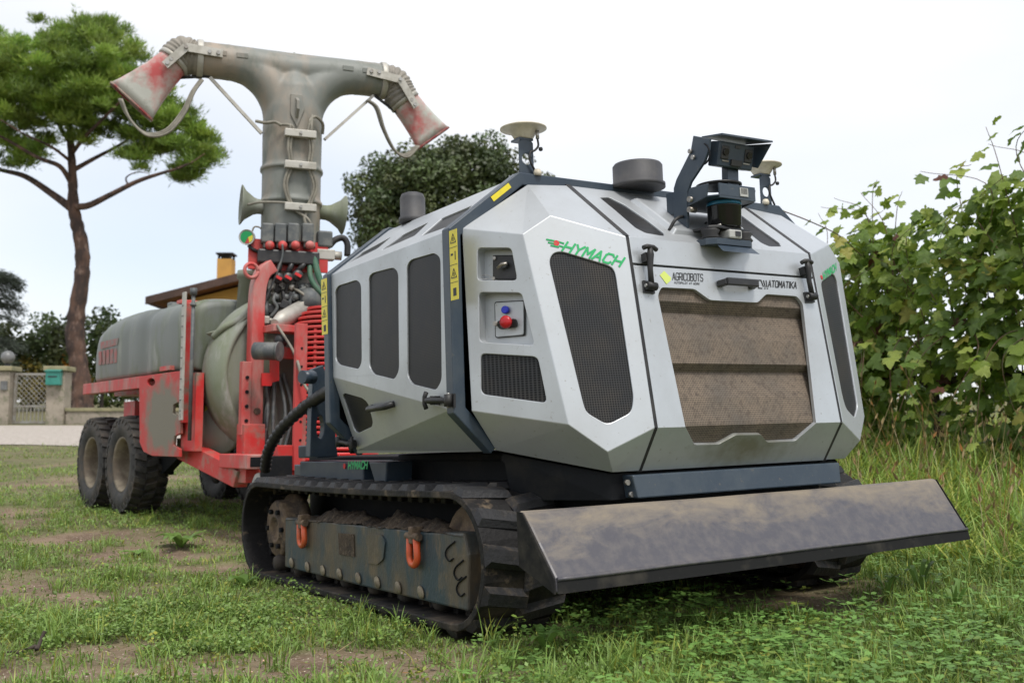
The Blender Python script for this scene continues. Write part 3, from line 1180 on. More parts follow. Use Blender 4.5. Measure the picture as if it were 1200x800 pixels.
def hoop(y, name='roof_hoop', dy=0.034, wd=0.025):
    pr_ = [(-.536, .052), (-.628, .143), (-.628, .556), (-.437, .703), (.437, .703), (.628, .556), (.628, .143), (.536, .052)]
    n = len(pr_)
    outer = []
    inner = []
    for i in range(n):
        p = Vector((pr_[i][0], pr_[i][1]))
        a = Vector(pr_[max(i - 1, 0)])
        b = Vector(pr_[min(i + 1, n - 1)])
        d1 = (p - a).normalized() if i > 0 else (b - p).normalized()
        d2 = (b - p).normalized() if i < n - 1 else d1
        t = (d1 + d2).normalized()
        nn = Vector((-t.y, t.x))
        k = 1.0 / max(0.5, nn.dot(Vector((-d1.y, d1.x))))
        outer.append(p + nn * 0.006 * k)
        inner.append(p - nn * wd * k)
    m_ = MB()
    for i in range(n - 1):
        q = [rl(outer[i].x, y - dy / 2, outer[i].y), rl(outer[i + 1].x, y - dy / 2, outer[i + 1].y), rl(inner[i + 1].x, y - dy / 2, inner[i + 1].y), rl(inner[i].x, y - dy / 2, inner[i].y)]
        q2 = [p + Vector((0, dy * RS, 0)) for p in q]
        m_.add(q + q2, [(0, 1, 2, 3), (7, 6, 5, 4), (0, 4, 5, 1), (3, 2, 6, 7)] + ([(0, 3, 7, 4)] if i == 0 else []) + ([(1, 5, 6, 2)] if i == n - 2 else []))
    return m_.build(name, M_SLATE, robot, 0.004)


hf_ = hoop(YF)
hr_ = hoop(YR)
# ---- flanks and roof between the hoops
y0_, y1_ = YF + .019, YR - .019
plFl = pl3(rl(-.623, 0, 0), rl(-.623, 1, 0), rl(-.623, 0, 1))
fT0, fT1 = rl(-.623, y0_, .557), rl(-.623, y1_, .557)
fB0, fB1 = rl(-.623, y0_, .150), rl(-.623, y1_, .268)
fR = rl(-.560, y1_ - .01, .062)
fb0, fb1 = rl(-.535, y0_, .053), rl(-.556, y1_, .053)
rT0, rT1 = rl(-.440, y0_, .699), rl(-.440, y1_, .699)
plRf = pl3(fT0, fT1, rT0)
plTri = pl3(fB0, fB1, fR)
W1 = [(392.5, 341), (396, 335), (418, 328), (423, 333), (423.8, 424), (420, 432.5), (398, 427.5), (393, 422)]
W2 = [(432, 325), (436, 320), (461, 313.5), (466.5, 319), (467.5, 434), (462, 444.5), (438, 438.5), (432.5, 430)]
W3 = [(476.5, 312), (481, 304.5), (509, 296.5), (516, 302), (517.5, 445), (511, 457), (483, 450), (477.2, 441)]
W4 = [(401, 463), (404, 460.5), (425, 466.5), (431, 472), (437, 494), (435.5, 500), (419, 507.5), (415, 504)]
fl_w = [rounded(fpx(q, plFl), 0.02) for q in (W1, W2, W3)]
w_4 = rounded(fpx(W4, plTri), 0.016)
RW = [[(406, 309), (424, 296), (459, 277), (442.5, 291)], [(446, 293.5), (472, 275), (502.5, 260), (486, 276)], [(492.5, 277), (518, 255.5), (553.5, 240.5), (530, 263.5)]]
rf_w = [rounded(fpx(q, plRf), 0.012) for q in RW]
side_f = [([fT0, fT1, fB1, fB0], fl_w), ([fB0, fB1, fR], [w_4]), ([fB0, fR, fb1, fb0], []), ([fT0, fT1, rT1, rT0], rf_w)]
panel('side_panel', side_f, M_SILVER, robot, inside=INS)
panel('side_panel', [(mloop(a), [mloop(h) for h in hs_]) for a, hs_ in side_f], M_SILVER, robot, inside=INS)
for lp in fl_w + [w_4] + rf_w:
    sheet('side_grille', lp, M_GLASSD, robot, 0.006, INS)
    sheet('side_grille', mloop(lp), M_GLASSD, robot, 0.006, INS)
panel('roof_panel', [([rT0, rT1, mir(rT1), mir(rT0)], [])], M_SILVER, robot, inside=INS)
rr_ = [rl(-.556, YR + .02, .053), rl(-.62, YR + .02, .268), rl(-.62, YR + .02, .55), rl(-.43, YR + .02, .69), rl(.43, YR + .02, .69), rl(.62, YR + .02, .55), rl(.62, YR + .02, .268), rl(.556, YR + .02, .053)]
MB().prism(rr_, (0, 0.01, 0)).build('rear_panel', M_CHASSIS, robot)
# warning stickers on the hoop posts
plPost = pl3(rl(-.6345, 0, 0), rl(-.6345, 1, 0), rl(-.6345, 0, 1))


def sticker(px0, px1, py0, py1, n):
    y_a, y_b = rP(px0, py0, plPost).y, rP(px1, py0, plPost).y
    z_a, z_b = rP(px0, py1, plPost).z, rP(px0, py0, plPost).z
    X_ = -.6345 * RS
    s_ = MB().prism([(X_, y_a, z_a), (X_, y_b, z_a), (X_, y_b, z_b), (X_, y_a, z_b)], (-0.0012, 0, 0)).build('warning_sticker', M_YELLOW, robot)
    h = (z_b - z_a) / n
    mid = (y_a + y_b) / 2
    wd = abs(y_b - y_a)
    for i in range(n):
        zc_ = z_b - h * (i + 0.5)
        ik = MB()
        if i in (0, 2):
            t3 = [Vector((X_ - .0016, mid - wd * .34, zc_ - h * .24)), Vector((X_ - .0016, mid + wd * .34, zc_ - h * .24)), Vector((X_ - .0016, mid, zc_ + h * .28))]
            for a, b in ((0, 1), (1, 2), (2, 0)):
                ik.bar(t3[a], t3[b], 0.0006, 0.003, up=(0, 0.3, 1))
            ik.box((X_ - .0016, mid, zc_ - h * .05), (0.0006, wd * .12, h * .22))
        elif i == 1:
            ik.box((X_ - .0016, mid - wd * .22, zc_), (0.0006, wd * .1, h * .5)).box((X_ - .0016, mid + wd * .2, zc_ + h * .1), (0.0006, wd * .28, h * .12))
        else:
            ik.box((X_ - .0016, mid - wd * .05, zc_ - h * .05), (0.0006, wd * .4, h * .45))
        ik.build('pictogram', M_INK, s_)
        if i < n - 1:
            MB().box((X_ - .0016, mid, z_b - h * (i + 1)), (0.0006, wd, 0.0016)).build('rule', M_INK, s_)
    return s_


sticker(526.5, 535.5, 271, 353, 4)
sticker(376.5, 383, 328, 393, 4)
sc2 = MB().prism([rX(555, 242, 0) * 0 + rl(-.52, YF - .0175, .6405), rl(-.47, YF - .0175, .679), rl(-.462, YF - .0175, .669), rl(-.512, YF - .0175, .6305)], (0, -0.0012, 0)).build('warning_sticker', M_YELLOW, robot)

# ---- rubber latches and handles


def latch(top, bot, nrm, parent=robot):
    """T-handled rubber latch from top to bot on a surface with normal nrm"""
    top, bot, nrm = Vector(top), Vector(bot), Vector(nrm).normalized()
    d = (bot - top).normalized()
    s = d.cross(nrm).normalized()
    l_ = (bot - top).length
    o = MB()
    o.tube([top + nrm * 0.030 - s * 0.028 + d * 0.006, top + nrm * 0.034 - s * 0.012, top + nrm * 0.034 + s * 0.012, top + nrm * 0.030 + s * 0.028 + d * 0.006], 0.008, 8)
    o.tube([top + nrm * 0.032, top + nrm * 0.030 + d * l_ * .2, top + nrm * 0.022 + d * l_ * .55, bot + nrm * 0.020], 0.009, 8, radii=[0.008, 0.012, 0.009, 0.010])
    o.box(top + d * l_ * .25 + nrm * 0.012, (0.03, 0.03, 0.024), Matrix((s, d, nrm)).transposed())
    o.cyl(bot + nrm * 0.018 - s * 0.02, bot + nrm * 0.018 + s * 0.02, 0.014, 14)
    r = o.build('rubber_latch', M_BLACK, parent)
    for e in (-1, 1):
        MB().cyl(bot + nrm * 0.018 + s * e * 0.019, bot + nrm * 0.018 + s * e * 0.024, 0.006, 10).build('bolt', M_STEEL, r)
    MB().box(bot + nrm * 0.004, (0.045, 0.04, 0.008), Matrix((s, d, nrm)).transposed()).build('hinge_plate', M_PLASTIC, r)
    return r


latch(rP(754.5, 293, plMain), rP(759, 337, plMain), nMn)
latch(mir(rP(754.5, 293, plMain)), mir(rP(759, 337, plMain)), nMn)
OUT = Vector((-1, 0, 0))
latch(rX(508, 469, -.6235), rX(531, 469, -.63), OUT)
lp_ = rP(417, 523, plTri)
latch(rX(421, 520, -.566), rX(402, 517, -.575), OUT)
# door handle
ha, hb_ = rP(842, 333, plMain), rP(880, 334, plMain)
hb_.z = ha.z
o = MB()
hx = Vector((1, 0, 0))
o.bar(ha + nMn * .0, ha + nMn * .034 + hx * .012, 0.026, 0.022, up=(0, 0, 1))
o.bar(hb_ + nMn * .0, hb_ + nMn * .034 - hx * .012, 0.026, 0.022, up=(0, 0, 1))
o.bar(ha + nMn * .036 + hx * .004, hb_ + nMn * .036 - hx * .004, 0.018, 0.026, up=(0, 0, 1))
o.build('door_handle', M_PLASTIC, robot, 0.004)
nT = plTri[0] if plTri[0].x < 0 else -plTri[0]
ha, hb_ = rP(437, 477, plTri), rP(462, 473, plTri)
MB().tube([ha, ha + nT * 0.03 + (hb_ - ha) * .12, hb_ + nT * 0.03 - (hb_ - ha) * .12, hb_], 0.012, 8).build('side_handle', M_PLASTIC, robot)

# ---- lettering
lf = nMn * 0.0016
nF = plFront[0] if plFront[0].y < 0 else -plFront[0]
lfF = nF * 0.0016
letter('lettering', 'HYMACH', rP(660.5, 294, plFront), rP(727.5, 312.5, plFront), rP(663.5, 283.5, plFront), M_GREEN, robot, lfF, shear=0.3, wt=.215, gap=.34)
# the small cluster mark before the name: green bars and a red disc
for (a, b, c, d) in ((640, 280.5, 650, 282.5), (642, 284, 652, 286.2), (645, 287.5, 655, 289.8), (653, 283, 661, 285.5), (655, 288, 660, 289.5)):
    MB().bar(rP(a, b, plFront) + lfF, rP(c, d, plFront) + lfF, 0.0008, 0.005, up=(0, 0, 1)).build('mark_bar', M_GREEN, robot)
cc = rP(652, 285, plFront)
MB().cyl(cc + nF * 0.0005, cc + nF * 0.0022, 0.0095, 16).build('mark_disc', M_REDINK, robot)
# mirrored panel carries the name too
plFrontR = (mir(plFront[0]), plFront[1])
lfR = mir(lfF)
letter('lettering', 'HYMACH', rP(965, 327.5, plFrontR), rP(980, 316.5, plFrontR), rP(964, 319.5, plFrontR), M_GREEN, robot, lfR, shear=0.3, wt=.215, gap=.34)
cc = rP(962.5, 325, plFrontR)
MB().cyl(cc + mir(nF) * 0.0005, cc + mir(nF) * 0.0022, 0.009, 16).build('mark_disc', M_REDINK, robot)
letter('lettering', 'AGRICOBOTS', rP(788, 328, plMain), rP(823.5, 329.6, plMain), rP(788, 319.6, plMain), M_INK, robot, lf, wt=.10)
letter('lettering', 'AUTOPILOT AT WORK', rP(790, 332.2, plMain), rP(819.5, 333.8, plMain), rP(790, 330, plMain), M_INK, robot, lf, wt=.2, gap=.5)
a_ = [(773, 322.5), (778, 317.5), (784, 323.5), (786, 325.5), (785.5, 329), (781, 333)]
MB().prism([p + lf for p in fpx(a_, plMain)], -nMn * 0.001).build('leaf_mark', M_LIME, robot)
letter('lettering', 'ATOMATIKA', rP(900, 336, plMain), rP(933, 338, plMain), rP(900.5, 328.6, plMain), M_INK, robot, lf, wt=.14)
for a, b, c, d in ((888.5, 328, 888.5, 338), (888.5, 337.5, 893, 338), (891.5, 328.5, 894.5, 336), (894.5, 328.5, 896.5, 336.5), (897.5, 328.5, 898.5, 336.5), (888.5, 328.3, 892, 328.5), (895.5, 338, 896.8, 338), (898.5, 338, 899.8, 338)):
    MB().bar(rP(a, b, plMain) + lf, rP(c, d, plMain) + lf, 0.0035, 0.0008, up=nMn).build('mark_bar', M_INK, robot)

# ---- chassis under the hull
ch = MB()
ch.box(rl(0, 1.12, -.085), (0.78 * RS, 1.50 * RS, 0.25 * RS))
ch.box(rl(0, .80, .036), (0.80 * RS, 0.70 * RS, 0.020 * RS))
ch.prism([rl(-.50, .42, .046), rl(-.365, .19, -.003), rl(.365, .19, -.003), rl(.50, .42, .046)], (0, 0, -0.028))
ch.prism([rl(-.40, .42, .02), rl(-.30, .19, -.015), rl(.30, .19, -.015), rl(.40, .42, .02)], (0, 0, -0.17))
ch.build('chassis', M_CHASSIS, robot, 0.006)
q = [rY(741, 555.5, .150), rY(966, 543.5, .150), rY(963, 568, .150), rY(743, 583, .150)]
zt, zb = (q[0].z + q[1].z) / 2, (q[2].z + q[3].z) / 2
MB().prism([(q[0].x, q[0].y, zt), (-q[0].x, q[0].y, zt), (-q[0].x - .01, q[0].y - .012, zb), (q[0].x + .01, q[0].y - .012, zb)], (0, 0.10, 0)).build('cross_beam', M_SLATE, robot, 0.005)
MB().box(rl(0, .21, -.004), (0.60 * RS, 0.03 * RS, 0.012 * RS)).build('vent_strip', M_BLACK, robot)
for a, b in ((733.5, 565), (738.5, 579)):
    p = rY(a, b, .165)
    MB().cyl(p, p + Vector((0, -0.012, 0)), 0.009, 12).build('bolt', M_STEEL, robot)
sk = [rl(-.50, .41, .046), rl(-.366, .185, -.004), rl(-.300, .185, -.004), rl(-.300, .185, -.06), rl(-.48, .41, -.06)]
for s in (1, -1):
    lp = [Vector((p.x * s, p.y, p.z)) for p in sk]
    MB().add([lp[0], lp[1], Vector((lp[1].x, lp[1].y, lp[3].z)), lp[4]] + [Vector((lp[1].x, lp[1].y, lp[3].z)), lp[1], lp[2], lp[3]], [(0, 1, 2, 3), (4, 5, 6, 7)]).build('skirt_plate', M_CHASSIS, robot)

# ---- front blade
prof = [(.121, -.0615), (.103, -.0640), (.0155, -.186), (.011, -.215), (.1185, -.170)]
bl = MB()
Lp = []
for s in (-1, 1):
    for i, (y, z) in enumerate(prof):
        xx = (.65, .649, .638, .640, .65)[i]
        # the rubber sags a little between its ends
        Lp.append(rl(s * xx, y, z))
n_ = 5
secs = 24
V_, F_ = [], []
for k_ in range(secs + 1):
    t = -1 + 2 * k_ / secs
    for i, (y, z) in enumerate(prof):
        xx = (.65, .649, .638, .640, .65)[i]
        sag = 0.004 * (1 - t * t) + 0.0005 * math.sin(k_ * .9 + i)
        V_.append(rl(t * xx, y - (sag if i in (2, 3) else 0.0), z - (sag * 0.7 if i in (0, 1) else sag * .3)))
for k_ in range(secs):
    for i in range(n_):
        j = (i + 1) % n_
        F_.append((k_ * n_ + i, k_ * n_ + j, (k_ + 1) * n_ + j, (k_ + 1) * n_ + i))
F_.append(tuple(range(n_)))
F_.append(tuple(range(secs * n_, secs * n_ + n_))[::-1])
blade = bl.add(V_, F_).build('front_blade', M_BLADE, robot, 0.007, ang=25)
blade['label'] = 'black rubber blade with tan dust on its sloping face'
# end cheeks and lower lip, clean black rubber set a little proud
for s in (-1, 1):
    lp = [rl(s * x, y, z) for x, (y, z) in zip((.6505, .6495, .6385, .6405, .6505), prof)]
    ce = sum(lp, Vector()) / 5
    lp = [ce + (p - ce) * 0.985 + Vector((s * 0.002, 0, 0)) for p in lp]
    MB().prism(lp, (s * 0.004, 0, 0)).build('end_cheek', M_BLADEEND, blade)
lipV, lipF = [], []
for k_ in range(secs + 1):
    t = -1 + 2 * k_ / secs
    sag = 0.004 * (1 - t * t) + 0.0005 * math.sin(k_ * .9 + 2)
    a = rl(t * .637, .0155 - sag - .0022, -.1895 - sag * .3)
    b = rl(t * .639, .011 - sag - .0022, -.2135 - sag * .3)
    lipV += [a, b]
lipF = [(2 * i, 2 * i + 1, 2 * i + 3, 2 * i + 2) for i in range(secs)]
MB().add(lipV, lipF).build('lower_lip', M_BLADEEND, blade, fix=False)
edV = [rl(-1 * .637 + 2 * .637 * k_ / 40, .0135 - (0.004 * (1 - (2 * k_ / 40 - 1) ** 2)), -.187 - .0005 * math.sin(k_ * .5)) for k_ in range(41)]
MB().tube(edV, 0.006, 6).build('edge_seam', M_BLADE, blade)
for s in (-1, 1):
    MB().bar(rl(s * .34, .30, -.15), rl(s * .34, .11, -.13), 0.07, 0.09).build('blade_arm', M_CHASSIS, robot)

# ---- tracks
TF, TR_, TZ, TRAD = .448, 1.735, -.187, .155
LS = TR_ - TF
PER = 2 * LS + 2 * PI * TRAD


def track_at(s):
    """normalised (y, z), outward normal (y, z), tangent"""
    s %= PER
    if s < LS:                                   # bottom, towards the rear
        return (TF + s, TZ - TRAD), (0, -1), (1, 0)
    s -= LS
    if s < PI * TRAD:
        a = -PI / 2 + s / TRAD
        return (TR_ + TRAD * math.cos(a), TZ + TRAD * math.sin(a)), (math.cos(a), math.sin(a)), (-math.sin(a), math.cos(a))
    s -= PI * TRAD
    if s < LS:
        u = s / LS
        return (TR_ - s, TZ + TRAD - 0.006 * math.sin(PI * u)), (0, 1), (-1, 0)
    s -= LS
    a = PI / 2 + s / TRAD
    return (TF + TRAD * math.cos(a), TZ + TRAD * math.sin(a)), (math.cos(a), math.sin(a)), (-math.sin(a), math.cos(a))


NB = 120
xo, xi = -.628, -.405
bel = []
# lug mesh: x along the width, y along travel, z outwards (metres)
lw = (xi - xo) * RS
lug = MB()
hb2, ht2, lh = 0.036, 0.021, 0.021
P_ = [(0.0, -hb2, 0), (lw * .54, -hb2 + .03, 0), (lw * .54, hb2 + .03, 0), (0, hb2, 0), (0.012, -ht2, lh), (lw * .50, -ht2 + .03, lh), (lw * .50, ht2 + .03, lh), (0.012, ht2, lh)]
lug.add(P_, [(0, 3, 2, 1), (4, 5, 6, 7), (0, 1, 5, 4), (1, 2, 6, 5), (2, 3, 7, 6), (3, 0, 4, 7)])
lug_o = lug.build('lug', M_LUG, None)
lug_me = lug_o.data
bpy.data.objects.remove(lug_o)
NL = 40
for side in (-1, 1):
    b_ = MB()
    V_, F_ = [], []
    for i in range(NB):
        (y, z), (ny, nz), _t = track_at(PER * i / NB)
        th = 0.017
        for xx, off in ((xo, 0), (xi, 0), (xi, -th), (xo, -th)):
            V_.append(rl(-side * xx if side > 0 else xx, y + ny * off, z + nz * off))
    for i in range(NB):
        j = (i + 1) % NB
        for k_ in range(4):
            k2 = (k_ + 1) % 4
            F_.append((i * 4 + k_, i * 4 + k2, j * 4 + k2, j * 4 + k_))
    b_.add(V_, F_)
    # inner guide ridges
    for i in range(60):
        (y, z), (ny, nz), (ty, tz) = track_at(PER * i / 60)
        c = rl(side * .515, y - ny * .026, z - nz * .026)
        b_.box(c, (0.10, 0.035, 0.03), Matrix(((1, 0, 0), (0, ty, ny), (0, tz, nz))))
    belt = b_.build('track_belt', M_TRACK, robot, 0.004)
    for i in range(NL):
        for row in (0, 1):
            s_ = PER * (i + 0.5 * row) / NL
            (y, z), (ny, nz), (ty, tz) = track_at(s_)
            flip = 1 if row == 0 else -1
            sx = side * xo * -1 if row == 0 else side * xi * -1
            xd = Vector((-side * flip, 0, 0))
            base = rl(sx + (0.001 if sx > 0 else -0.001) * 0, y, z)
            M_ = Matrix.Identity(4)
            nrm = Vector((0, ny, nz))
            tg = Vector((0, ty, tz))
            for r_ in range(3):
                M_[r_][0] = xd[r_]
                M_[r_][1] = tg[r_]
                M_[r_][2] = nrm[r_]
                M_[r_][3] = (base + nrm * -0.001)[r_]
            link('lug', lug_me, None, belt, M_)


M_ROLL = mat('dark_roller', (0.05, 0.038, 0.028), rough=0.8, c2=(0.025, 0.02, 0.016), ns=12)
M_BOLTTAN = mat('tan_bolt', (0.26, 0.22, 0.15), rough=0.6, metal=0.3, c2=(0.16, 0.13, 0.09), ns=25)


def fr_(px, py, x=-.600):
    return rX(px, py, x)


plate = [(334, 606), (463, 619), (500, 623), (543, 624), (549, 650), (548, 716), (430, 688), (333.5, 664)]
bolts = [(342, 659), (360.5, 664), (378.5, 668), (398, 672), (420, 677), (442.5, 682), (467, 688), (493.5, 693.5)]
bolts_l = [fr_(a, b, -.603) for a, b in bolts]
for side in (-1, 1):
    def sd(p):
        return Vector((p.x if side < 0 else -p.x, p.y, p.z))
    tf = MB().prism([sd(fr_(a, b)) for a, b in plate], (-side * 0.16, 0, 0)).build('track_frame', M_FRAMEBLUE, robot, 0.008)
    for p in bolts_l:
        p = sd(p)
        e = MB().lathe([(0.0, 0.010), (0.012, 0.008), (0.018, 0.004), (0.019, 0)][::-1], frame(p, (side, 0, 0)) @ Matrix.Diagonal((1.35, 1.0, 1, 1)), 14)
        e.build('roller_bolt', M_BOLTTAN, tf)
    # road rollers below the frame
    for k_ in range(7):
        y = TF + 0.14 + k_ * (LS - 0.2) / 6.0
        c = rl(side * .575, y, TZ - TRAD + .048)
        MB().lathe([(0.0, -.02), (0.030, -.02), (0.038, 0.0), (0.038, .05), (0.025, .06), (0.025, .11), (0.038, .12), (0.038, .16), (0.0, .16)], frame(c, (-side, 0, 0)), 18).build('roller', M_ROLL, tf)
    # drive sprocket and front idler
    c = rl(side * .565, TR_ - .03, TZ)
    sp = MB().lathe([(0.0, 0.0), (0.05, 0.0), (0.055, 0.02), (0.07, 0.02), (0.075, 0.01), (0.125, 0.012), (0.135, 0.0), (0.135, -0.06), (0.16, -0.065), (0.16, -0.11), (0.0, -0.11)], frame(c, (side, 0, 0)), 28).build('sprocket', M_RUST, robot)
    for k_ in range(6):
        a = 2 * PI * k_ / 6
        p = c + Vector((side * 0.012, 0.09 * math.cos(a), 0.09 * math.sin(a)))
        MB().cyl(p, p + Vector((side * 0.016, 0, 0)), 0.012, 6).build('bolt', M_CHASSIS, sp)
    c = rl(side * .57, TF + .01, TZ)
    MB().lathe([(0.0, 0.0), (0.06, 0.0), (0.07, -0.02), (0.15, -0.03), (0.175, -0.01), (0.175, -0.14), (0.0, -0.14)], frame(c, (side, 0, 0)), 28).build('idler', M_RUST, robot)
    # mud lying along the frame
    rnd = random.Random(3)
    mu = MB()
    nxm, nym = 4, 110
    V_ = []
    ya, yb = fr_(334, 606).y, fr_(543, 624).y
    za, zb2 = fr_(334, 606).z, fr_(543, 624).z
    for i in range(nym + 1):
        t = i / nym
        env = math.sin(PI * min(1, t * 1.02)) ** 0.5 if 0 < t < 1 else 0
        for j in range(nxm + 1):
            e2 = math.sin(PI * j / nxm)
            hgt = 0.060 * env * (0.25 + e2) * (0.35 + 0.35 * math.sin(i * .21 + j) * math.sin(i * .077) + 0.25 * abs(math.sin(i * .47 + 2 * j)) + rnd.uniform(-.16, .22))
            V_.append((side * (0.600 * RS + 0.004) - side * 0.15 * j / nxm, ya + (yb - ya) * t, za + (zb2 - za) * t - 0.012 + hgt))
    mu.add(V_, [(i * 5 + j, i * 5 + j + 1, (i + 1) * 5 + j + 1, (i + 1) * 5 + j) for i in range(nym) for j in range(nxm)], True)
    md = mu.build('mud_ridge', M_MUD, tf)
    md['kind'] = 'stuff'
    # lifting shackles
    for a, b, sc_ in ((356.5, 612, 1.0), (487.5, 628, 1.0)):
        top = sd(fr_(a, b, -.606))
        pts = []
        wd, hh = 0.030, 0.105
        for k_ in range(17):
            an = PI * k_ / 16
            pts.append(top + Vector((side * 0.012, -wd * math.cos(an), -hh * 0.62 - wd * math.sin(an) * 1.1)))
        pts = [top + Vector((side * 0.012, -wd * .8, 0))] + pts + [top + Vector((side * 0.012, wd * .8, 0))]
        sh = MB().tube(pts, 0.0125, 10).build('shackle', M_ORANGE, tf)
        MB().cyl(top + Vector((side * 0.012, -0.045, 0)), top + Vector((side * 0.012, 0.045, 0)), 0.014, 12).build('shackle_pin', M_RUST, sh)
        MB().box(top + Vector((0.0, 0, 0.005)), (0.05, 0.03, 0.06)).build('lug_eye', M_RUST, sh, 0.006)
    # plain cover plates on the frame
    pc = [sd(fr_(a, b, -.6012)) for a, b in ((430, 626), (448, 626), (452.5, 634), (450, 655), (443, 661), (431, 659))]
    MB().prism(rounded(pc, 0.01), (side * 0.005, 0, 0)).build('cover_plate', M_FRAMEBLUE, tf)
    pc = [sd(fr_(a, b, -.6012)) for a, b in ((397, 624), (415, 625.5), (416, 652), (398, 649))]
    MB().prism(pc, (side * 0.003, 0, 0)).build('name_plate', M_MUD, tf)
    # three stamped hooks at the front end
    for a, b in ((533, 641), (543, 663), (546, 682)):
        hk = [sd(fr_(a, b - 7, -.6025)), sd(fr_(a - 9, b + 1, -.6025)), sd(fr_(a - 11, b + 9, -.6025)), sd(fr_(a - 7, b + 16, -.6025)), sd(fr_(a - 2, b + 13, -.6025))]
        hk = [p for p in hk]
        MB().tube(smooth_path(hk, 4), 0.0028, 6).build('hook_mark', M_CHASSIS, tf)

# ---- rear subframe, hitch tower and hose
sf = MB()
sf.box(rl(0, 1.45, .000), (0.98 * RS, 0.50 * RS, 0.058 * RS))
sf.box(rl(0, 1.78, -.005), (0.86 * RS, 0.26 * RS, 0.040 * RS))
for s in (-1, 1):
    sf.prism([rl(s * .50, 1.02, .028), rl(s * .50, 1.14, .028), rl(s * .50, 1.10, -.03), rl(s * .50, 1.03, -.03)], (-s * 0.12, 0, 0))
    sf.box(rl(s * .46, 1.62, .06), (0.10, 0.24, 0.06))
sf.build('rear_subframe', M_SLATE, robot, 0.006)
letter('lettering', 'HYMACH', rX(409, 549, -.492), rX(431, 548.5, -.492), rX(409, 541, -.492), M_GREEN, robot, Vector((-0.0025, 0, 0)), shear=0.25, wt=.27, gap=.3)
cc = rX(404, 546, -.492)
MB().cyl(cc, cc + Vector((-0.003, 0, 0)), 0.012, 14).build('mark_disc', M_REDINK, robot)
for s in (-1, 1):
    tw = [rY(367, 432, 1.42), rY(379, 427.5, 1.42), rY(389, 470, 1.42), rY(396, 535, 1.42), rY(363, 535, 1.42), rY(365, 470, 1.42)]
    tw = [Vector((p.x * (1 if s < 0 else -1), p.y, p.z)) for p in tw]
    hole = [rY(375.5 + 4.5 * math.cos(a), 500 + 14 * math.sin(a), 1.42) for a in np.linspace(0, 2 * PI, 18)[:-1]]
    hole = [Vector((p.x * (1 if s < 0 else -1), p.y, p.z)) for p in hole]
    ht_ = panel('hitch_tower', [(tw, [hole])], M_SLATE, robot, thick=0.05, bevel=0.003, inside=rl(0, .7, .1) + Vector((0, 3, 0)))
    p = rY(367, 442, 1.40)
    p.x *= (1 if s < 0 else -1)
    MB().cyl(p, p + Vector((-0.06 * (1 if s < 0 else -1), -0.02, 0)), 0.03, 14).build('tower_pin', M_SLATE, ht_)
hz = [rY(390, 456, 1.20), rY(374, 465, 1.36), rY(352, 481, 1.52), rY(329, 503, 1.68), rY(315, 527, 1.80), rY(311, 549, 1.88)]
pth = smooth_path(hz, 9)
MB().tube(pth, 0.03, 12, radii=[0.029 if i % 2 else 0.0185 for i in range(len(pth))]).build('corrugated_hose', M_BLACK, robot)

# ---- roof caps
p = rZ(748, 221, .70)
MB().lathe([(0.10, 0.0), (0.10, 0.015), (0.092, 0.018), (0.092, 0.082), (0.086, 0.09), (0.0, 0.092)], frame(p, (0, 0, 1)), 32).build('air_cap', M_CAPGREY, robot)
p = rZ(484, 261, .70)
MB().lathe([(0.058, 0.0), (0.058, 0.02), (0.052, 0.024), (0.052, 0.10), (0.045, 0.118), (0.03, 0.124), (0.0, 0.125)], frame(p, (0, 0, 1)), 28).build('exhaust_cap', M_CAPGREY, robot)

# ---- antennas
for s in (-1, 1):
    b0 = rl(s * .405, .412, .712)
    t0 = rl(s * .400, .412, .797)
    br = MB()
    zz = t0.z - b0.z
    wv = 0.058
    outl = [(-wv / 2, 0), (wv / 2, 0), (wv / 2, zz - .012), (wv / 2 - .012, zz), (-wv / 2 + .012, zz), (-wv / 2, zz - .012)]
    loop = [b0 + Vector((x, -0.004, z)) for x, z in outl]
    hole = [b0 + Vector((0.0125 * 1.6 * math.cos(a), -0.004, zz * .42 + 0.0125 * 1.6 * math.sin(a))) for a in np.linspace(0, 2 * PI, 21)[:-1]]
    ar = panel('antenna_bracket', [(loop, [hole])], M_SLATE, robot, thick=0.008, bevel=0.0015, inside=b0 + Vector((0, 1, 0)))
    MB().box(b0 + Vector((0, 0.025, 0.0)), (wv, 0.06, 0.008)).build('bracket_foot', M_SLATE, ar)
    MB().box(b0 + Vector((0, 0.022, zz)), (wv, 0.055, 0.007)).build('bracket_top', M_SLATE, ar)
    c = b0 + Vector((0.006, 0.02, zz + .004))
    MB().lathe([(0.0, 0), (0.030, 0), (0.034, 0.004), (0.050, 0.030), (0.072, 0.034), (0.0825, 0.037), (0.0825, 0.041), (0.06, 0.049), (0.03, 0.053), (0.0, 0.054)], frame(c, (0, 0, 1)), 36).build('antenna', M_CREAM, ar)
    cn = c + Vector((0.03, -0.042, 0.016))
    MB().cyl(cn + Vector((0, 0, 0.01)), cn + Vector((0, 0, -0.02)), 0.0065, 10).build('connector', M_STEEL, ar)
    cb = smooth_path([cn + Vector((0, 0, -.02)), cn + Vector((0.002, 0, -.045)), cn + Vector((-.012, .004, -.062)), cn + Vector((-.03, .004, -.07)), cn + Vector((-.032, .004, -.10)), cn + Vector((0.0, .01, -.145))], 5)
    MB().tube(cb, 0.004, 6).build('antenna_cable', M_BLACK, ar)
    MB().lathe([(0.0, 0.008), (0.006, 0.006), (0.008, 0), (0.006, -.006), (0.0, -.008)][::-1], frame(cn + Vector((0.012, 0, -.055)), (0, 0, 1)), 10).build('dust_cap', M_BLACK, ar)
    k0 = rl(s * .385, .395, .706)
    MB().lathe([(0.014, 0), (0.014, 0.012), (0.010, 0.022), (0.0, 0.025)], frame(k0, (0, 0, 1)), 14).build('marker_lamp', M_CREAM, robot)

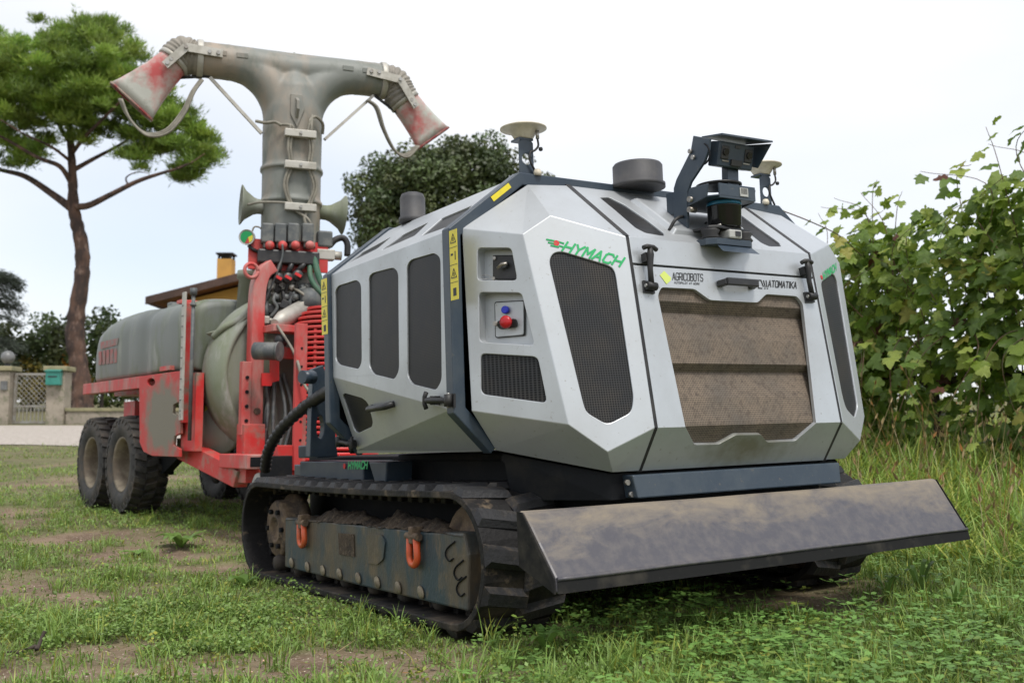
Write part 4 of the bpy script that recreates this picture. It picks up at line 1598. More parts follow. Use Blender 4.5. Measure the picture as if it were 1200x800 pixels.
# ---- sensor mast on the bonnet
xs0 = -.073
arm_px = [(792, 279), (792, 221), (795, 211), (812, 177), (815, 159.5), (834, 163), (833, 176), (828, 190), (812, 214), (808, 226), (808, 279)]
apl = [rX(a, b, xs0) for a, b in arm_px]
mast = MB().prism(apl, (-0.011, 0, 0)).build('sensor_mast', M_SLATE, robot, 0.002)
rm = MB()
arc = [rX(825 + 10 * math.cos(a), 181 + 13 * math.sin(a), xs0) + Vector((-.013, 0, 0)) for a in np.linspace(-1.2, 1.3, 12)]
MB().tube(arc, 0.003, 6).build('tilt_slot', M_CHASSIS, mast)
for a, b in ((812.5, 178), (816, 185)):
    p = rX(a, b, xs0)
    MB().cyl(p + Vector((-.011, 0, 0)), p + Vector((-.02, 0, 0)), 0.008, 12).build('bolt', M_STEEL, mast)
# stereo camera, tilted downwards, under its hood
cc = rX(857, 183, 0.0)
tl = Matrix.Rotation(math.radians(14), 3, 'X')


def cml(x, y, z):
    return cc + tl @ Vector((x, y, z))


scam = MB().box(cc, (0.165, 0.05, 0.085), tl).build('stereo_camera', M_SLATE, mast, 0.005)
for xx in (-.055, .055):
    MB().box(cml(xx, -.026, .006), (0.036, 0.006, 0.046), tl).build('lens_frame', M_PLASTIC, scam, 0.003)
    MB().cyl(cml(xx, -.028, .008), cml(xx, -.034, .008), 0.012, 16).build('lens', M_LIDAR, scam)
    MB().box(cml(xx * .9, -.026, -.022), (0.03, 0.003, 0.004), tl).build('trim', M_STEEL, scam)
MB().box(cml(0, -.028, -.024), (0.05, 0.008, 0.02), tl).build('camera_plate', M_PLASTIC, scam)
MB().box(cml(0, -.0265, .031), (0.022, 0.002, 0.010), tl).build('camera_label', M_CAPGREY, scam)
hd = MB().prism([cml(-.1, .05, .050), cml(.1, .05, .050), cml(.115, -.075, .060), cml(-.1, -.05, .060)], (0, 0, 0.006)).build('camera_hood', M_SLATE, mast)
MB().prism([cml(.1, .04, .05), cml(.1, .04, -.02), cml(.1, -.03, -.03), cml(.11, -.07, .055)], (0.005, 0, 0)).build('hood_cheek', M_SLATE, mast)
MB().bar(cml(0.01, .01, -.04), rX(856, 222, 0.0), 0.05, 0.03, up=(0, 1, 0)).build('camera_stem', M_SLATE, mast)
# lidar hanging below the shelf
lc = rX(849, 254, 0.0)
lid = MB().lathe([(0.0, -.042), (0.050, -.042), (0.057, -.036), (0.059, 0.03), (0.060, 0.031), (0.060, 0.036)], frame(lc, (0, 0, 1)), 40).build('lidar', M_LIDAR, mast)
MB().lathe([(0.0605, 0.036), (0.0605, 0.048), (0.057, 0.050), (0.0, 0.050)], frame(lc, (0, 0, 1)), 40).build('lidar_ring', M_BLUERING, lid)
shelf = MB()
sy0, sy1 = lc.y - 0.035, lc.y + 0.17
zs = lc.z + .052
shelf.prism([(-.112, sy1, zs), (.112, sy1, zs), (.112, sy0, zs), (.06, sy0 - .035, zs), (-.085, sy0 - .035, zs), (-.112, sy0, zs)], (0, 0, 0.006))
shelf.prism([(-.085, sy0 - .035, zs - .006), (.085, sy0 - .035, zs - .006), (.085, sy0 - .035, zs + .045), (-.085, sy0 - .035, zs + .045)], (0, 0.008, 0))
for s in (-1, 1):
    shelf.prism([(s * .108, sy0, zs), (s * .108, sy1, zs - .03), (s * .108, sy1, zs + .055), (s * .108, sy0 - .01, zs + .045)], (s * 0.006, 0, 0))
shelf.build('sensor_shelf', M_SLATE, mast, 0.002)
MB().lathe([(0.072, 0), (0.08, 0.004), (0.08, 0.010), (0.06, 0.014), (0.0, 0.014)], frame((lc.x, lc.y + 0.02, zs + .055), (0, 0, 1)), 32).build('sensor_disc', M_PLASTIC, mast)
MB().box((0.028, sy0 - .0365, zs + .022), (0.038, 0.003, 0.03)).build('sensor_label', M_SENSW, mast)
for k_ in range(5):
    MB().box((0.016 + k_ * .006, sy0 - .0385, zs + .025), (0.0025, 0.001, 0.02)).build('label_stroke', M_INK, mast)
for a, b in ((812, 234), (812, 246)):
    p = rX(a, b, xs0)
    MB().cyl(p + Vector((-.02, 0, 0)), p + Vector((.012, 0, 0)), 0.010, 12).build('bolt', M_STEEL, mast)
# base tray
bz = rX(849, 291, 0.0).z
by = rX(849, 291, 0.0).y
tray = MB()
tray.prism([(-.115, by + .14, bz), (.115, by + .14, bz), (.115, by - .02, bz), (.075, by - .055, bz), (-.085, by - .055, bz), (-.115, by - .03, bz)], (0, 0, 0.022))
tray.prism([(-.08, by - .055, bz - .004), (.078, by - .055, bz - .004), (.085, by - .085, bz - .030), (-.088, by - .085, bz - .030)], (0, 0.01, 0.006))
tray.build('sensor_tray', M_SLATE, mast, 0.003)
MB().prism([(-.10, by + .12, bz + .058), (.10, by + .12, bz + .058), (.10, by - .03, bz + .058), (-.07, by - .05, bz + .058), (-.10, by - .03, bz + .058)], (0, 0, 0.010)).build('damper_plate', M_PLASTIC, mast, 0.002)
for s in (-1, 1):
    MB().lathe([(0.03, 0), (0.034, 0.006), (0.026, 0.018), (0.034, 0.03), (0.03, 0.036), (0.0, 0.036)], frame((s * .078, by - .015, bz + .022), (0, 0, 1)), 20).build('rubber_damper', M_BLACK, mast)
    MB().lathe([(0.009, 0), (0.009, 0.008), (0.0, 0.012)], frame((s * .045, by - .03, bz + .068), (0, 0, 1)), 10).build('bolt', M_STEEL, mast)
wsn = MB().box((0.0, by - .035, bz + .040), (0.060, 0.05, 0.032)).build('white_sensor', M_SENSW, mast, 0.006)
MB().box((0.008, by - .061, bz + .041), (0.024, 0.004, 0.017)).build('sensor_window', M_PLASTIC, wsn)
for k_, (dx, r_) in enumerate(((0.0, .05), (0.012, .06))):
    cb = smooth_path([(-.09, sy1 - .06, zs - .04 - .02 * k_), (-.06, sy1 - .03, zs - .07 - .02 * k_), (-.02, sy1 - .05, zs - .08 - .015 * k_), (0.02, sy1 - .06, zs - .05)], 5)
    MB().tube(cb, 0.005, 6).build('sensor_cable', M_BLACK, mast)
p0 = rP(784, 270, plBon)
MB().tube(smooth_path([p0, p0 + Vector((0.02, -.01, .035)), p0 + Vector((0.05, -.005, .05)), p0 + Vector((0.09, .02, .06))], 5), 0.006, 8).build('sensor_cable', M_BLACK, robot)

# ------------------------------------------------------------------ the trailed sprayer
M_RED = mat('red_paint', (0.56, 0.030, 0.028), rough=0.5, c2=(0.50, 0.16, 0.13), ns=3.5, lo=0.45, hi=0.72, c3=(0.24, 0.20, 0.155), n3=7.5, lo3=0.50, hi3=0.68, bump=0.15, bs=60)
M_REDCAGE = mat('bright_red_paint', (0.62, 0.022, 0.022), rough=0.45, c2=(0.50, 0.06, 0.05), ns=5)
M_REDGRIME = mat('grimy_red_paint', (0.55, 0.045, 0.04), rough=0.6, c2=(0.235, 0.205, 0.155), ns=3.5, lo=0.56, hi=0.66, c3=(0.42, 0.16, 0.13), n3=11, lo3=0.52, hi3=0.68, bump=0.15, bs=50)
_t = M_REDGRIME.node_tree
_b = _t.nodes['Principled BSDF']
_tc = _t.nodes.new('ShaderNodeTexCoord')
_mp = _t.nodes.new('ShaderNodeMapping')
_mp.inputs['Location'].default_value = (0, -.45, -.74)
_vm = _t.nodes.new('ShaderNodeVectorMath')
_vm.operation = 'MULTIPLY'
_vm.inputs[1].default_value = (0, 2.9, 4.1)
_le = _t.nodes.new('ShaderNodeVectorMath')
_le.operation = 'LENGTH'
_nz = _t.nodes.new('ShaderNodeTexNoise')
_nz.inputs['Scale'].default_value = 9
_ad = _t.nodes.new('ShaderNodeMath')
_ad.operation = 'ADD'
_mr = _t.nodes.new('ShaderNodeMapRange')
_mr.inputs['From Min'].default_value = 1.25
_mr.inputs['From Max'].default_value = 1.75
_mr.inputs['To Min'].default_value = 1
_mr.inputs['To Max'].default_value = 0
_mx = _t.nodes.new('ShaderNodeMix')
_mx.data_type = 'RGBA'
_mx.inputs['B'].default_value = (.20, .18, .135, 1)
_src = _b.inputs['Base Color'].links[0].from_socket
for _a, _c in ((_tc.outputs['Object'], _mp.inputs['Vector']), (_mp.outputs['Vector'], _vm.inputs[0]), (_vm.outputs['Vector'], _le.inputs[0]), (_tc.outputs['Object'], _nz.inputs['Vector']),
               (_le.outputs['Value'], _ad.inputs[0]), (_nz.outputs['Fac'], _ad.inputs[1]), (_ad.outputs['Value'], _mr.inputs['Value']), (_src, _mx.inputs['A']), (_mr.outputs['Result'], _mx.inputs['Factor']), (_mx.outputs['Result'], _b.inputs['Base Color'])):
    _t.links.new(_a, _c)
M_PINK = mat('faded_red_paint', (0.55, 0.060, 0.055), rough=0.55, c2=(0.46, 0.27, 0.235), ns=4, lo=0.47, hi=0.66, c3=(0.22, 0.19, 0.15), n3=10, lo3=0.54, hi3=0.70, stretch=(1, 1, 0.4))
M_TANK = mat('grey_green_tank', (0.165, 0.180, 0.165), rough=0.5, c2=(0.105, 0.130, 0.060), ns=4.0, lo=0.46, hi=0.60, c3=(0.26, 0.27, 0.245), n3=8, lo3=0.54, hi3=0.70, stretch=(1, 1, 0.28), bump=0.08, bs=18)
M_FAN = mat('algae_grey_housing', (0.25, 0.265, 0.225), rough=0.65, c2=(0.19, 0.215, 0.135), ns=3.2, lo=0.42, hi=0.62, c3=(0.33, 0.33, 0.30), n3=9, lo3=0.56, hi3=0.7, stretch=(1, 1, 0.35), bump=0.08, bs=25)
M_PIPE = mat('grey_pipe', (0.205, 0.215, 0.195), rough=0.55, c2=(0.33, 0.27, 0.21), ns=2.6, lo=0.46, hi=0.64, c3=(0.125, 0.14, 0.115), n3=6, lo3=0.52, hi3=0.7, stretch=(1, 1, 0.5), bump=0.1, bs=30)
M_BELLOW = mat('dusty_bellows', (0.27, 0.245, 0.205), rough=0.7, c2=(0.19, 0.175, 0.15), ns=9, bump=0.15)
M_NOZ = mat('nozzle_red_white', (0.50, 0.50, 0.45), rough=0.6, c2=(0.52, 0.09, 0.09), ns=3.2, lo=0.47, hi=0.64, c3=(0.30, 0.30, 0.25), n3=8, lo3=0.55, hi3=0.7, bump=0.1, bs=50)
M_NOZLIP = mat('dark_red_lip', (0.22, 0.02, 0.02), rough=0.6, c2=(0.3, 0.25, 0.2), ns=9)
M_HOSE = mat('grey_hose', (0.20, 0.185, 0.15), rough=0.6, c2=(0.27, 0.25, 0.20), ns=14)
M_ALU = mat('weathered_aluminium', (0.50, 0.48, 0.43), rough=0.55, metal=0.35, c2=(0.38, 0.36, 0.31), ns=9)
M_TYRE = mat('tyre_rubber', (0.028, 0.027, 0.026), rough=0.75, c2=(0.085, 0.068, 0.052), ns=6, lo=0.45, hi=0.68, c3=(0.05, 0.047, 0.043), n3=20, bump=0.3, bs=60)
M_RIM = mat('cream_rim', (0.24, 0.20, 0.14), rough=0.7, c2=(0.13, 0.10, 0.07), ns=7, c3=(0.18, 0.13, 0.085), n3=18, lo3=0.6, hi3=0.75)
M_VALVE = mat('grey_valve', (0.085, 0.095, 0.098), rough=0.55, c2=(0.15, 0.155, 0.145), ns=14, c3=(0.22, 0.21, 0.18), n3=35, lo3=0.6, hi3=0.75)
M_GREENV = mat('green_valve', (0.05, 0.14, 0.085), rough=0.5, c2=(0.09, 0.17, 0.11), ns=12)
M_FADED = mat('faded_red_print', (0.36, 0.11, 0.10), rough=0.6, c2=(0.22, 0.19, 0.17), ns=16, lo=.42, hi=.62)
M_HUB = mat('dark_hub', (0.04, 0.032, 0.026), rough=0.8, c2=(0.085, 0.065, 0.048), ns=9)
M_GAUGE = mat('gauge_green', (0.01, 0.30, 0.09), rough=0.3)
M_LABELY = mat('gauge_yellow', (0.65, 0.6, 0.06), rough=0.35)

spr = thing('trailed_sprayer', 'red and grey trailed orchard sprayer with a tall T-shaped spray head', 'sprayer', TO, TM)


def T(px, py, ax, val):
    return t_on(px, py, ax, val)


# ---- tank
prof = [  # y, half width, top z, shoulder exponent
    (0.14, 0.56, 1.495, 6.5), (0.15, 0.6, 1.53, 6.5), (0.2, 0.625, 1.55, 6.5), (0.5, 0.635, 1.56, 6.1), (0.86, 0.638, 1.568, 5.7), (0.93, 0.63, 1.561, 5.5), (0.98, 0.622, 1.552, 5.5), (1.04, 0.622, 1.557, 5.5),
    (1.08, 0.63, 1.568, 5.5), (1.13, 0.638, 1.579, 5.5), (1.34, 0.638, 1.596, 5.3), (1.4, 0.622, 1.59, 5.3), (1.46, 0.622, 1.591, 5.3), (1.52, 0.636, 1.6, 5.1), (1.8, 0.636, 1.599, 4.8), (2.05, 0.632, 1.58, 4.5), (2.2, 0.625, 1.545, 4.3), (2.28, 0.61, 1.49, 3.2), (2.32, 0.58, 1.43, 3.2), (2.335, 0.54, 1.37, 3.2)]
zb, NSEC = 1.052, 64
V_, F_ = [], []
for y, hw, zt, e in prof:
    hgt = zt - zb
    for j in range(NSEC):
        a = 2 * PI * j / NSEC
        ca, sa = math.cos(a), math.sin(a)
        if sa >= 0:
            V_.append((hw * math.copysign(abs(ca) ** (2 / e), ca), y, zb + .18 + (hgt - .18) * abs(sa) ** (2 / e)))
        else:
            V_.append((hw * math.copysign(abs(ca) ** (2 / 16), ca) * (1 - .012 * abs(sa)), y, zb + .18 - .18 * abs(sa) ** (2 / 16)))
for i in range(len(prof) - 1):
    for j in range(NSEC):
        j2 = (j + 1) % NSEC
        F_.append((i * NSEC + j, i * NSEC + j2, (i + 1) * NSEC + j2, (i + 1) * NSEC + j))
tk = MB().add(V_, F_, True)
tk.add(V_[:NSEC], [tuple(range(NSEC))[::-1]]).add(V_[-NSEC:], [tuple(range(NSEC))])
tank = tk.build('tank', M_TANK, spr)
MB().lathe([(0.27, -0.05), (0.27, 0.05), (0.25, 0.075), (0.20, 0.085), (0.20, 0.11), (0.17, 0.12), (0.0, 0.12)], frame((-.02, 1.72, 1.56), (0, 0, 1)), 32).build('filler_dome', M_TANK, tank)
MB().box((-.1, 1.62, 1.69), (0.16, 0.10, 0.035)).build('lid_clip', M_RED, tank, 0.008)
MB().lathe([(0.05, 0), (0.05, 0.05), (0.03, 0.06), (0.0, 0.06)], frame((-.12, 1.9, 1.66), (0, 0, 1)), 14).build('breather', M_VALVE, tank)
# faded lettering block on the flank
lt = [T(118, 401, 0, -.637), T(139, 396, 0, -.637), T(138, 404, 0, -.637), T(118.5, 409, 0, -.637)]
MB().prism([p + Vector((-.003, 0, 0)) for p in lt], (0.002, 0, 0)).build('faded_band', M_FADED, tank)
xx = (116, 120.5, 125, 129.5, 134)
for i, a in enumerate(xx):
    q = [T(a, 412 - i * .9, 0, -.637), T(a + 3.2, 411.2 - i * .9, 0, -.637), T(a + 3.0, 427 - i * .6, 0, -.637), T(a - .2, 428 - i * .6, 0, -.637)]
    MB().prism([p + Vector((-.003, 0, 0)) for p in q], (0.002, 0, 0)).build('faded_letter', M_FADED, tank)

# ---- chassis
for s in (-1, 1):
    MB().box((s * .645, 1.66, 1.008), (0.07, 1.42, 0.085)).build('side_beam', M_PINK, spr, 0.004)
    # side plate with cut-outs
    pts = [T(163, 439, 0, -.69), T(213, 440, 0, -.69), T(211, 470, 0, -.69), T(203, 474, 0, -.69), T(202, 484, 0, -.69), T(211, 489, 0, -.69), T(211, 508, 0, -.69), T(204, 511, 0, -.69), T(203, 521, 0, -.69), T(210, 526, 0, -.69),
           T(210, 534.5, 0, -.69), T(178, 534.5, 0, -.69), T(168, 529, 0, -.69), T(163.5, 518, 0, -.69)]
    zt_ = (pts[0].z + pts[1].z) / 2
    pts[0].z = pts[1].z = zt_ + .01
    zl_ = (pts[10].z + pts[11].z) / 2
    pts[10].z = pts[11].z = zl_
    hole = [T(177 + 4.6 * math.cos(a), 447.5 + 4.6 * math.sin(a), 0, -.69) for a in np.linspace(0, 2 * PI, 17)[:-1]]
    pts = [Vector((-s * p.x, p.y, p.z)) for p in pts]
    hole = [Vector((-s * p.x, p.y, p.z)) for p in hole]
    sp_ = panel('side_plate', [(pts, [hole])], M_REDGRIME, spr, thick=0.02, bevel=0.003, inside=Vector((0, .5, .8)))
    MB().box((s * .625, .08, .78), (0.05, 0.24, 0.5)).build('inner_gusset', M_RED, sp_)
    MB().box((s * .60, .52, 1.085), (0.12, 0.20, 0.03)).build('plate_bracket', M_RED, sp_)
MB().box((0, 1.25, 1.0), (0.9, 2.1, 0.09)).build('deck', M_RED, spr)
for s in (-1, 1):
    # lower longitudinal, swept down to the drawbar
    a0, a1, a2, a3 = T(207, 513, 0, -.60), T(207, 537, 0, -.60), T(273, 571, 0, -.60), T(278, 552, 0, -.60)
    a4 = T(262, 541, 0, -.60)
    lp = [Vector((-s * p.x, p.y, p.z)) for p in (a0, a1, a2, a3, a4)]
    MB().prism(lp, (-s * 0.09, 0, 0)).build('lower_beam', M_REDGRIME, spr, 0.005)
    MB().box((s * .48, 1.7, .62), (0.07, 0.26, 0.55)).build('axle_leg', M_RED, spr)
    MB().box((s * .42, 1.7, .40), (0.10, 1.25, 0.11)).build('bogie_beam', M_CHASSIS, spr, 0.01)
    MB().prism([(s * .5, .60, .50), (s * .5, 1.0, .50), (s * .5, 1.3, .36), (s * .5, .95, .36)], (-s * .06, 0, 0)).build('spring_hanger', M_CHASSIS, spr)
MB().box((0, .3, .60), (1.2, 0.10, 0.10)).build('cross_member', M_RED, spr)
MB().box((0, -.62, .40), (1.16, 0.12, 0.10)).build('cross_member', M_RED, spr)
MB().bar((0, -.5, .42), (0, -1.55, .36), 0.14, 0.12).build('drawbar', M_RED, spr, 0.006)
# front box with open ends, and the mudflap
st = [T(255, 536, 0, -.56), T(307, 544, 0, -.56)]
MB().box((-.56, -.58, .475), (0.12, 0.42, 0.085)).build('step_box', M_PINK, spr, 0.006)
MB().box((-.56, -.792, .475), (0.085, 0.004, 0.055)).build('box_opening', M_CHASSIS, spr)
MB().box((-.47, -.86, .44), (0.18, 0.05, 0.14)).build('hitch_plate', M_CHASSIS, spr, 0.004)
MB().cyl((-.55, -.85, .38), (-.55, -.78, .30), 0.05, 16).build('parking_jack', M_VALVE, spr)

# ---- wheels
RW_, WW = 0.36, 0.25


def tyre_mesh():
    m_ = MB()
    prof_ = [(0.190, -.095), (0.212, -.118), (0.275, -.128), (0.318, -.120), (0.338, -.105), (0.342, -.05), (0.343, 0), (0.342, .05), (0.338, .105), (0.318, .120), (0.275, .128), (0.212, .118), (0.190, .095)]
    m_.lathe(prof_, Matrix(), 48, cap=False)
    n = 26
    for i in range(n):
        for row, (z0_, z1_, sk_) in enumerate(((-.122, -.045, .10), (-.040, .038, -.10), (.045, .122, .10))):
            a = 2 * PI * (i + (0.5 if row == 1 else 0)) / n
            P_ = []
            for rr in (0.338, 0.361):
                sh = 1.0 if rr < .35 else 0.8
                for zz, da in ((z0_, -.072 * sh - sk_ * .3), (z0_, .072 * sh - sk_ * .3), (z1_, .072 * sh + sk_ * .3), (z1_, -.072 * sh + sk_ * .3)):
                    r2 = rr - (0.010 if abs(zz) > .1 else 0)
                    P_.append((r2 * math.cos(a + da), r2 * math.sin(a + da), zz))
            m_.add(P_, [(0, 3, 2, 1), (4, 5, 6, 7), (0, 1, 5, 4), (1, 2, 6, 5), (2, 3, 7, 6), (3, 0, 4, 7)])
        for s in (-1, 1):                        # shoulder blocks running down the sidewall
            a = 2 * PI * (i + .5) / n
            P_ = []
            for off in (0, .010):
                for rr, da in ((0.345, -.06), (0.345, .06), (0.300, .035), (0.300, -.035)):
                    P_.append((rr * math.cos(a + da), rr * math.sin(a + da), s * (0.112 + off + (0.007 if rr < .32 else 0))))
            m_.add(P_, [(0, 3, 2, 1), (4, 5, 6, 7), (0, 1, 5, 4), (1, 2, 6, 5), (2, 3, 7, 6), (3, 0, 4, 7)])
    return m_


def wheel(x, y, s, z):
    w_ = bpy.data.objects.new('wheel', None)
    COL.objects.link(w_)
    w_.parent = spr
    # local z of the wheel points outwards
    Mw = frame((x - s * WW / 2, y, z), (s, 0, 0), (0, 0.3, 1))
    w_.matrix_local = Mw
    return w_


wz = 0.060 + RW_
ty0 = tyre_mesh().build('tyre', M_TYRE, None)
tyme = ty0.data
bpy.data.objects.remove(ty0)
rim_m = MB().lathe([(0.192, .098), (0.204, .107), (0.200, .113), (0.186, .102), (0.176, .05), (0.168, .0), (0.16, -.03)], Matrix(), 36, cap=False)
hub_m = MB().lathe([(0.0, -.10), (0.192, -.10), (0.162, -.02), (0.155, -.045), (0.12, -.05), (0.09, -.03), (0.06, -.03), (0.055, .03), (0.0, .033)], Matrix(), 36)
hb0 = hub_m.build('hub', M_HUB, None)
hubme = hb0.data
bpy.data.objects.remove(hb0)
rm0 = rim_m.build('rim', M_RIM, None)
rmme = rm0.data
bpy.data.objects.remove(rm0)
nut0 = MB().cyl((0, 0, -.05), (0, 0, -.02), .013, 6).build('wheel_nut', M_CHASSIS, None)
nutme = nut0.data
bpy.data.objects.remove(nut0)
for s in (-1, 1):
    for y in (1.33, 2.09):
        w_ = wheel(s * (.69 if s < 0 else .58), y, s, wz)
        link('tyre', tyme, None, w_)
        link('rim', rmme, None, w_)
        link('hub', hubme, None, w_)
        for k_ in range(6):
            a = 2 * PI * k_ / 6
            link('wheel_nut', nutme, None, w_, Matrix.Translation((0.145 * math.cos(a) * .95, 0.145 * math.sin(a) * .95, 0)))
        MB().cyl((s * .30, y, wz), (s * .60, y, wz), .05, 12).build('axle_stub', M_CHASSIS, spr)

# ---- level gauge post, pole, red bar
p0, p1 = T(216, 343, 0, -.69), T(216, 492, 0, -.69)
yy = (p0.y + p1.y) / 2
lv = MB().box((-.70, yy, (p0.z + p1.z) / 2), (0.012, 0.055, p0.z - p1.z)).build('level_strip', M_ALU, spr, 0.002)
for k_ in range(11):
    MB().box((-.7075, yy + .006, p1.z + .06 + k_ * .068), (0.003, 0.03 if k_ % 2 else 0.018, 0.008)).build('scale_mark', M_VALVE, lv)
MB().cyl((-.708, yy, p1.z + .03), (-.70, yy, p1.z + .03), 0.012, 10).build('bolt', M_STEEL, lv)
MB().box((-.66, yy + .035, 1.10), (0.05, 0.05, 0.78)).build('upright', M_RED, spr, 0.004)
p0, p1 = T(224.5, 341, 0, -.68), T(224.5, 516, 0, -.68)
yy = (p0.y + p1.y) / 2
MB().tube([(-.68, yy, p1.z), (-.68, yy, p0.z)], 0.012, 10).cyl((-.68, yy, p0.z - .03), (-.68, yy, p0.z + .015), .022, 12).cyl((-.68, yy, p0.z - .10), (-.68, yy, p0.z - .085), .02, 12).build('sight_tube', M_VALVE, spr)
# pump and clutter behind the fan
MB().lathe([(0.0, -.12), (0.07, -.12), (0.085, -.08), (0.10, -.07), (0.10, -.02), (0.085, -.01), (0.10, .0), (0.10, .05), (0.085, .06), (0.085, .10), (0.05, .12), (0.0, .12)], frame((-.42, .20, .95), (0, 0, 1)), 22).build('pump', M_VALVE, spr)
MB().tube(smooth_path([(-.47, .16, 1.05), (-.47, .13, 1.14), (-.44, .10, 1.16), (-.40, .12, 1.08)], 5), 0.014, 8).build('pump_hose', M_BLACK, spr)
MB().box((-.44, .20, .80), (0.09, 0.08, 0.07)).build('pump_tap', M_LABELY, spr, 0.01)
MB().lathe([(0.0, -.03), (0.15, -.03), (0.16, 0.0), (0.15, .03), (0.0, .03)], frame((-.46, .05, .66), (-.7, -.7, 0)), 26).build('gearbox_cover', M_FAN, spr)
MB().box((-.15, .28, 0.86), (0.8, 0.10, 0.6)).build('bulkhead', M_VALVE, spr)

# ---- fan housing: a fat ring facing forwards with the dished guard inside
fc = Vector((-.03, -.06, 1.02))
Mf = frame(fc, (0, -1, 0), (1, 0, 0))
MB().lathe([(0.44, -.20), (0.52, -.18), (0.555, -.10), (0.565, 0.0), (0.55, 0.07), (0.52, .12), (0.50, .14), (0.48, .14), (0.46, .10), (0.44, .04)], Mf, 56).build('fan_ring', M_FAN, spr)
MB().lathe([(0.475, .12), (0.30, .10), (0.0, .10)], Mf, 40).build('fan_backplate', M_FAN, spr)
# funnel and riser at the top left of the fan
q = T(300, 350, 1, .1)
MB().lathe([(0.06, -.15), (0.06, 0.16), (0.075, 0.165), (0.075, 0.215), (0.05, 0.22), (0.0, 0.22)], frame(T(288, 352, 1, .05) + Vector((0, 0, -.02)), (0.08, 0, 1)), 18).build('riser_pipe', M_FAN, spr)
fn_ = T(262, 392, 1, .0)
MB().lathe([(0.015, -.14), (0.03, -.05), (0.10, .03), (0.105, .04), (0.09, .04), (0.0, .0)], frame(fn_, (-.35, 0, 1)), 18).build('funnel', M_FAN, spr)
hs1 = smooth_path([T(250, 395, 1, -.05), T(262, 384, 1, -.12), T(278, 376, 1, -.16), T(290, 366, 1, -.18), T(299, 352, 1, -.16)], 6)
MB().tube(hs1, 0.022, 8).build('fan_hose', M_FAN, spr)
hs1 = smooth_path([T(268, 400, 1, -.05), T(272, 388, 1, -.14), T(285, 374, 1, -.18), T(298, 364, 1, -.2)], 6)
MB().tube(hs1, 0.015, 8).build('fan_hose', M_FAN, spr)

# ---- front red frame
for s in (-1, 1):
    pp = [(s * .37, -.30, .40), (s * .37, -.30, 1.46), (s * .36, -.30, 1.58), (s * .33, -.30, 1.67), (s * .27, -.30, 1.72)]
    b_ = MB()
    pp = [pp[0], pp[1]] + smooth_path(pp[1:], 5)[1:]
    b_.loft([(p, (1, 0, 0) if i < 2 else (Vector(pp[min(i + 1, len(pp) - 1)]) - Vector(pp[i - 1])).normalized().cross(Vector((0, 1, 0))) * -1, (0, 1, 0), .043, .043, 12) for i, p in enumerate(pp)], 24)
    po = b_.build('frame_post', M_PINK, spr, 0.004)
    MB().box((s * .445, -.33, .86), (0.06, 0.05, 0.46)).build('adjust_rail', M_PINK, po, 0.004)
    for k_ in range(4):
        MB().cyl((s * .445, -.357, .72 + k_ * .09), (s * .445, -.362, .72 + k_ * .09), .012, 10).build('pin_hole', M_CHASSIS, po)
    MB().box((s * .40, -.33, .57), (0.14, 0.12, 0.26)).build('post_shoe', M_RED, po, 0.006)
    MB().cyl((s * .37, -.345, .78), (s * .37, -.355, .78), .022, 14).build('bolt', M_RUST, po)
ringc = T(294.5, 317, 1, -.34)
MB().tube([ringc + Vector((0.045 * math.cos(a), 0, 0.045 * math.sin(a))) for a in np.linspace(0, 2 * PI, 22)], 0.012, 8).build('lifting_ring', M_PINK, spr)
zsh = T(305, 384, 1, -.42).z
MB().box((.03, -.42, zsh), (0.74, 0.16, 0.045)).build('shelf', M_PINK, spr, 0.004)
MB().box((.03, -.345, T(340, 414, 1, -.34).z), (0.66, 0.05, 0.075)).build('cross_bar', M_PINK, spr, 0.004)
MB().prism([T(306, 452, 1, -.36), T(317, 452, 1, -.36), T(318, 448, 1, -.36), T(326, 446, 1, -.36), T(326, 416, 1, -.36), T(316, 416, 1, -.36), T(316, 437, 1, -.36), T(306, 437, 1, -.36)], (0, -0.015, 0)).build('hose_hook', M_REDCAGE, spr)
a, b = T(299, 411, 1, -.50), T(326, 411.5, 1, -.62)
MB().cyl(a, b, 0.055, 18).cyl(b, b + (b - a).normalized() * .012, 0.06, 18).build('filter_canister', M_VALVE, spr)
a = T(329, 401, 1, -.5)
MB().lathe([(0.0, -.04), (0.035, -.02), (0.045, .01), (0.035, .04), (0.0, .05)], frame(a, (0, 0, 1)), 14).build('float_ball', M_BLACK, spr)
# red ribbed intake cage
cx_ = .10
cage = MB().lathe([(0.27, 0), (0.27, 0.02), (0.265, 0.02)], frame((cx_, -.52, .42), (0, 0, 1)), 36).build('cage_base', M_REDCAGE, spr)
for k_ in range(30):
    z = .47 + k_ * 0.033
    rr = 0.27 if z < 1.30 else 0.27 * math.sqrt(max(0.05, 1 - ((z - 1.30) / 0.19) ** 2))
    MB().lathe([(rr, 0), (rr, 0.02), (rr - 0.012, 0.02), (rr - 0.012, 0)], frame((cx_, -.52, z), (0, 0, 1)), 36).build('cage_ring', M_REDCAGE, spr)
for k_ in range(12):
    a = 2 * PI * k_ / 12
    MB().bar((cx_ + .262 * math.cos(a), -.52 + .262 * math.sin(a), .42), (cx_ + .262 * math.cos(a), -.52 + .262 * math.sin(a), 1.30), 0.018, 0.01, up=(math.cos(a), math.sin(a), 0)).build('cage_rib', M_REDCAGE, spr)
MB().cyl((cx_, -.52, .42), (cx_, -.52, 1.38), 0.225, 24).build('fan_inlet', M_CHASSIS, spr)
xa = T(345, 470, 1, -.79).x
MB().box((xa + .03, -.80, .86), (0.075, 0.03, 0.88)).build('guard_post', M_PINK, spr, 0.003)
for k_ in range(6):
    MB().cyl((xa + .03, -.815, .60 + k_ * .11), (xa + .03, -.818, .60 + k_ * .11), .008, 8).build('pin_hole', M_CHASSIS, spr)
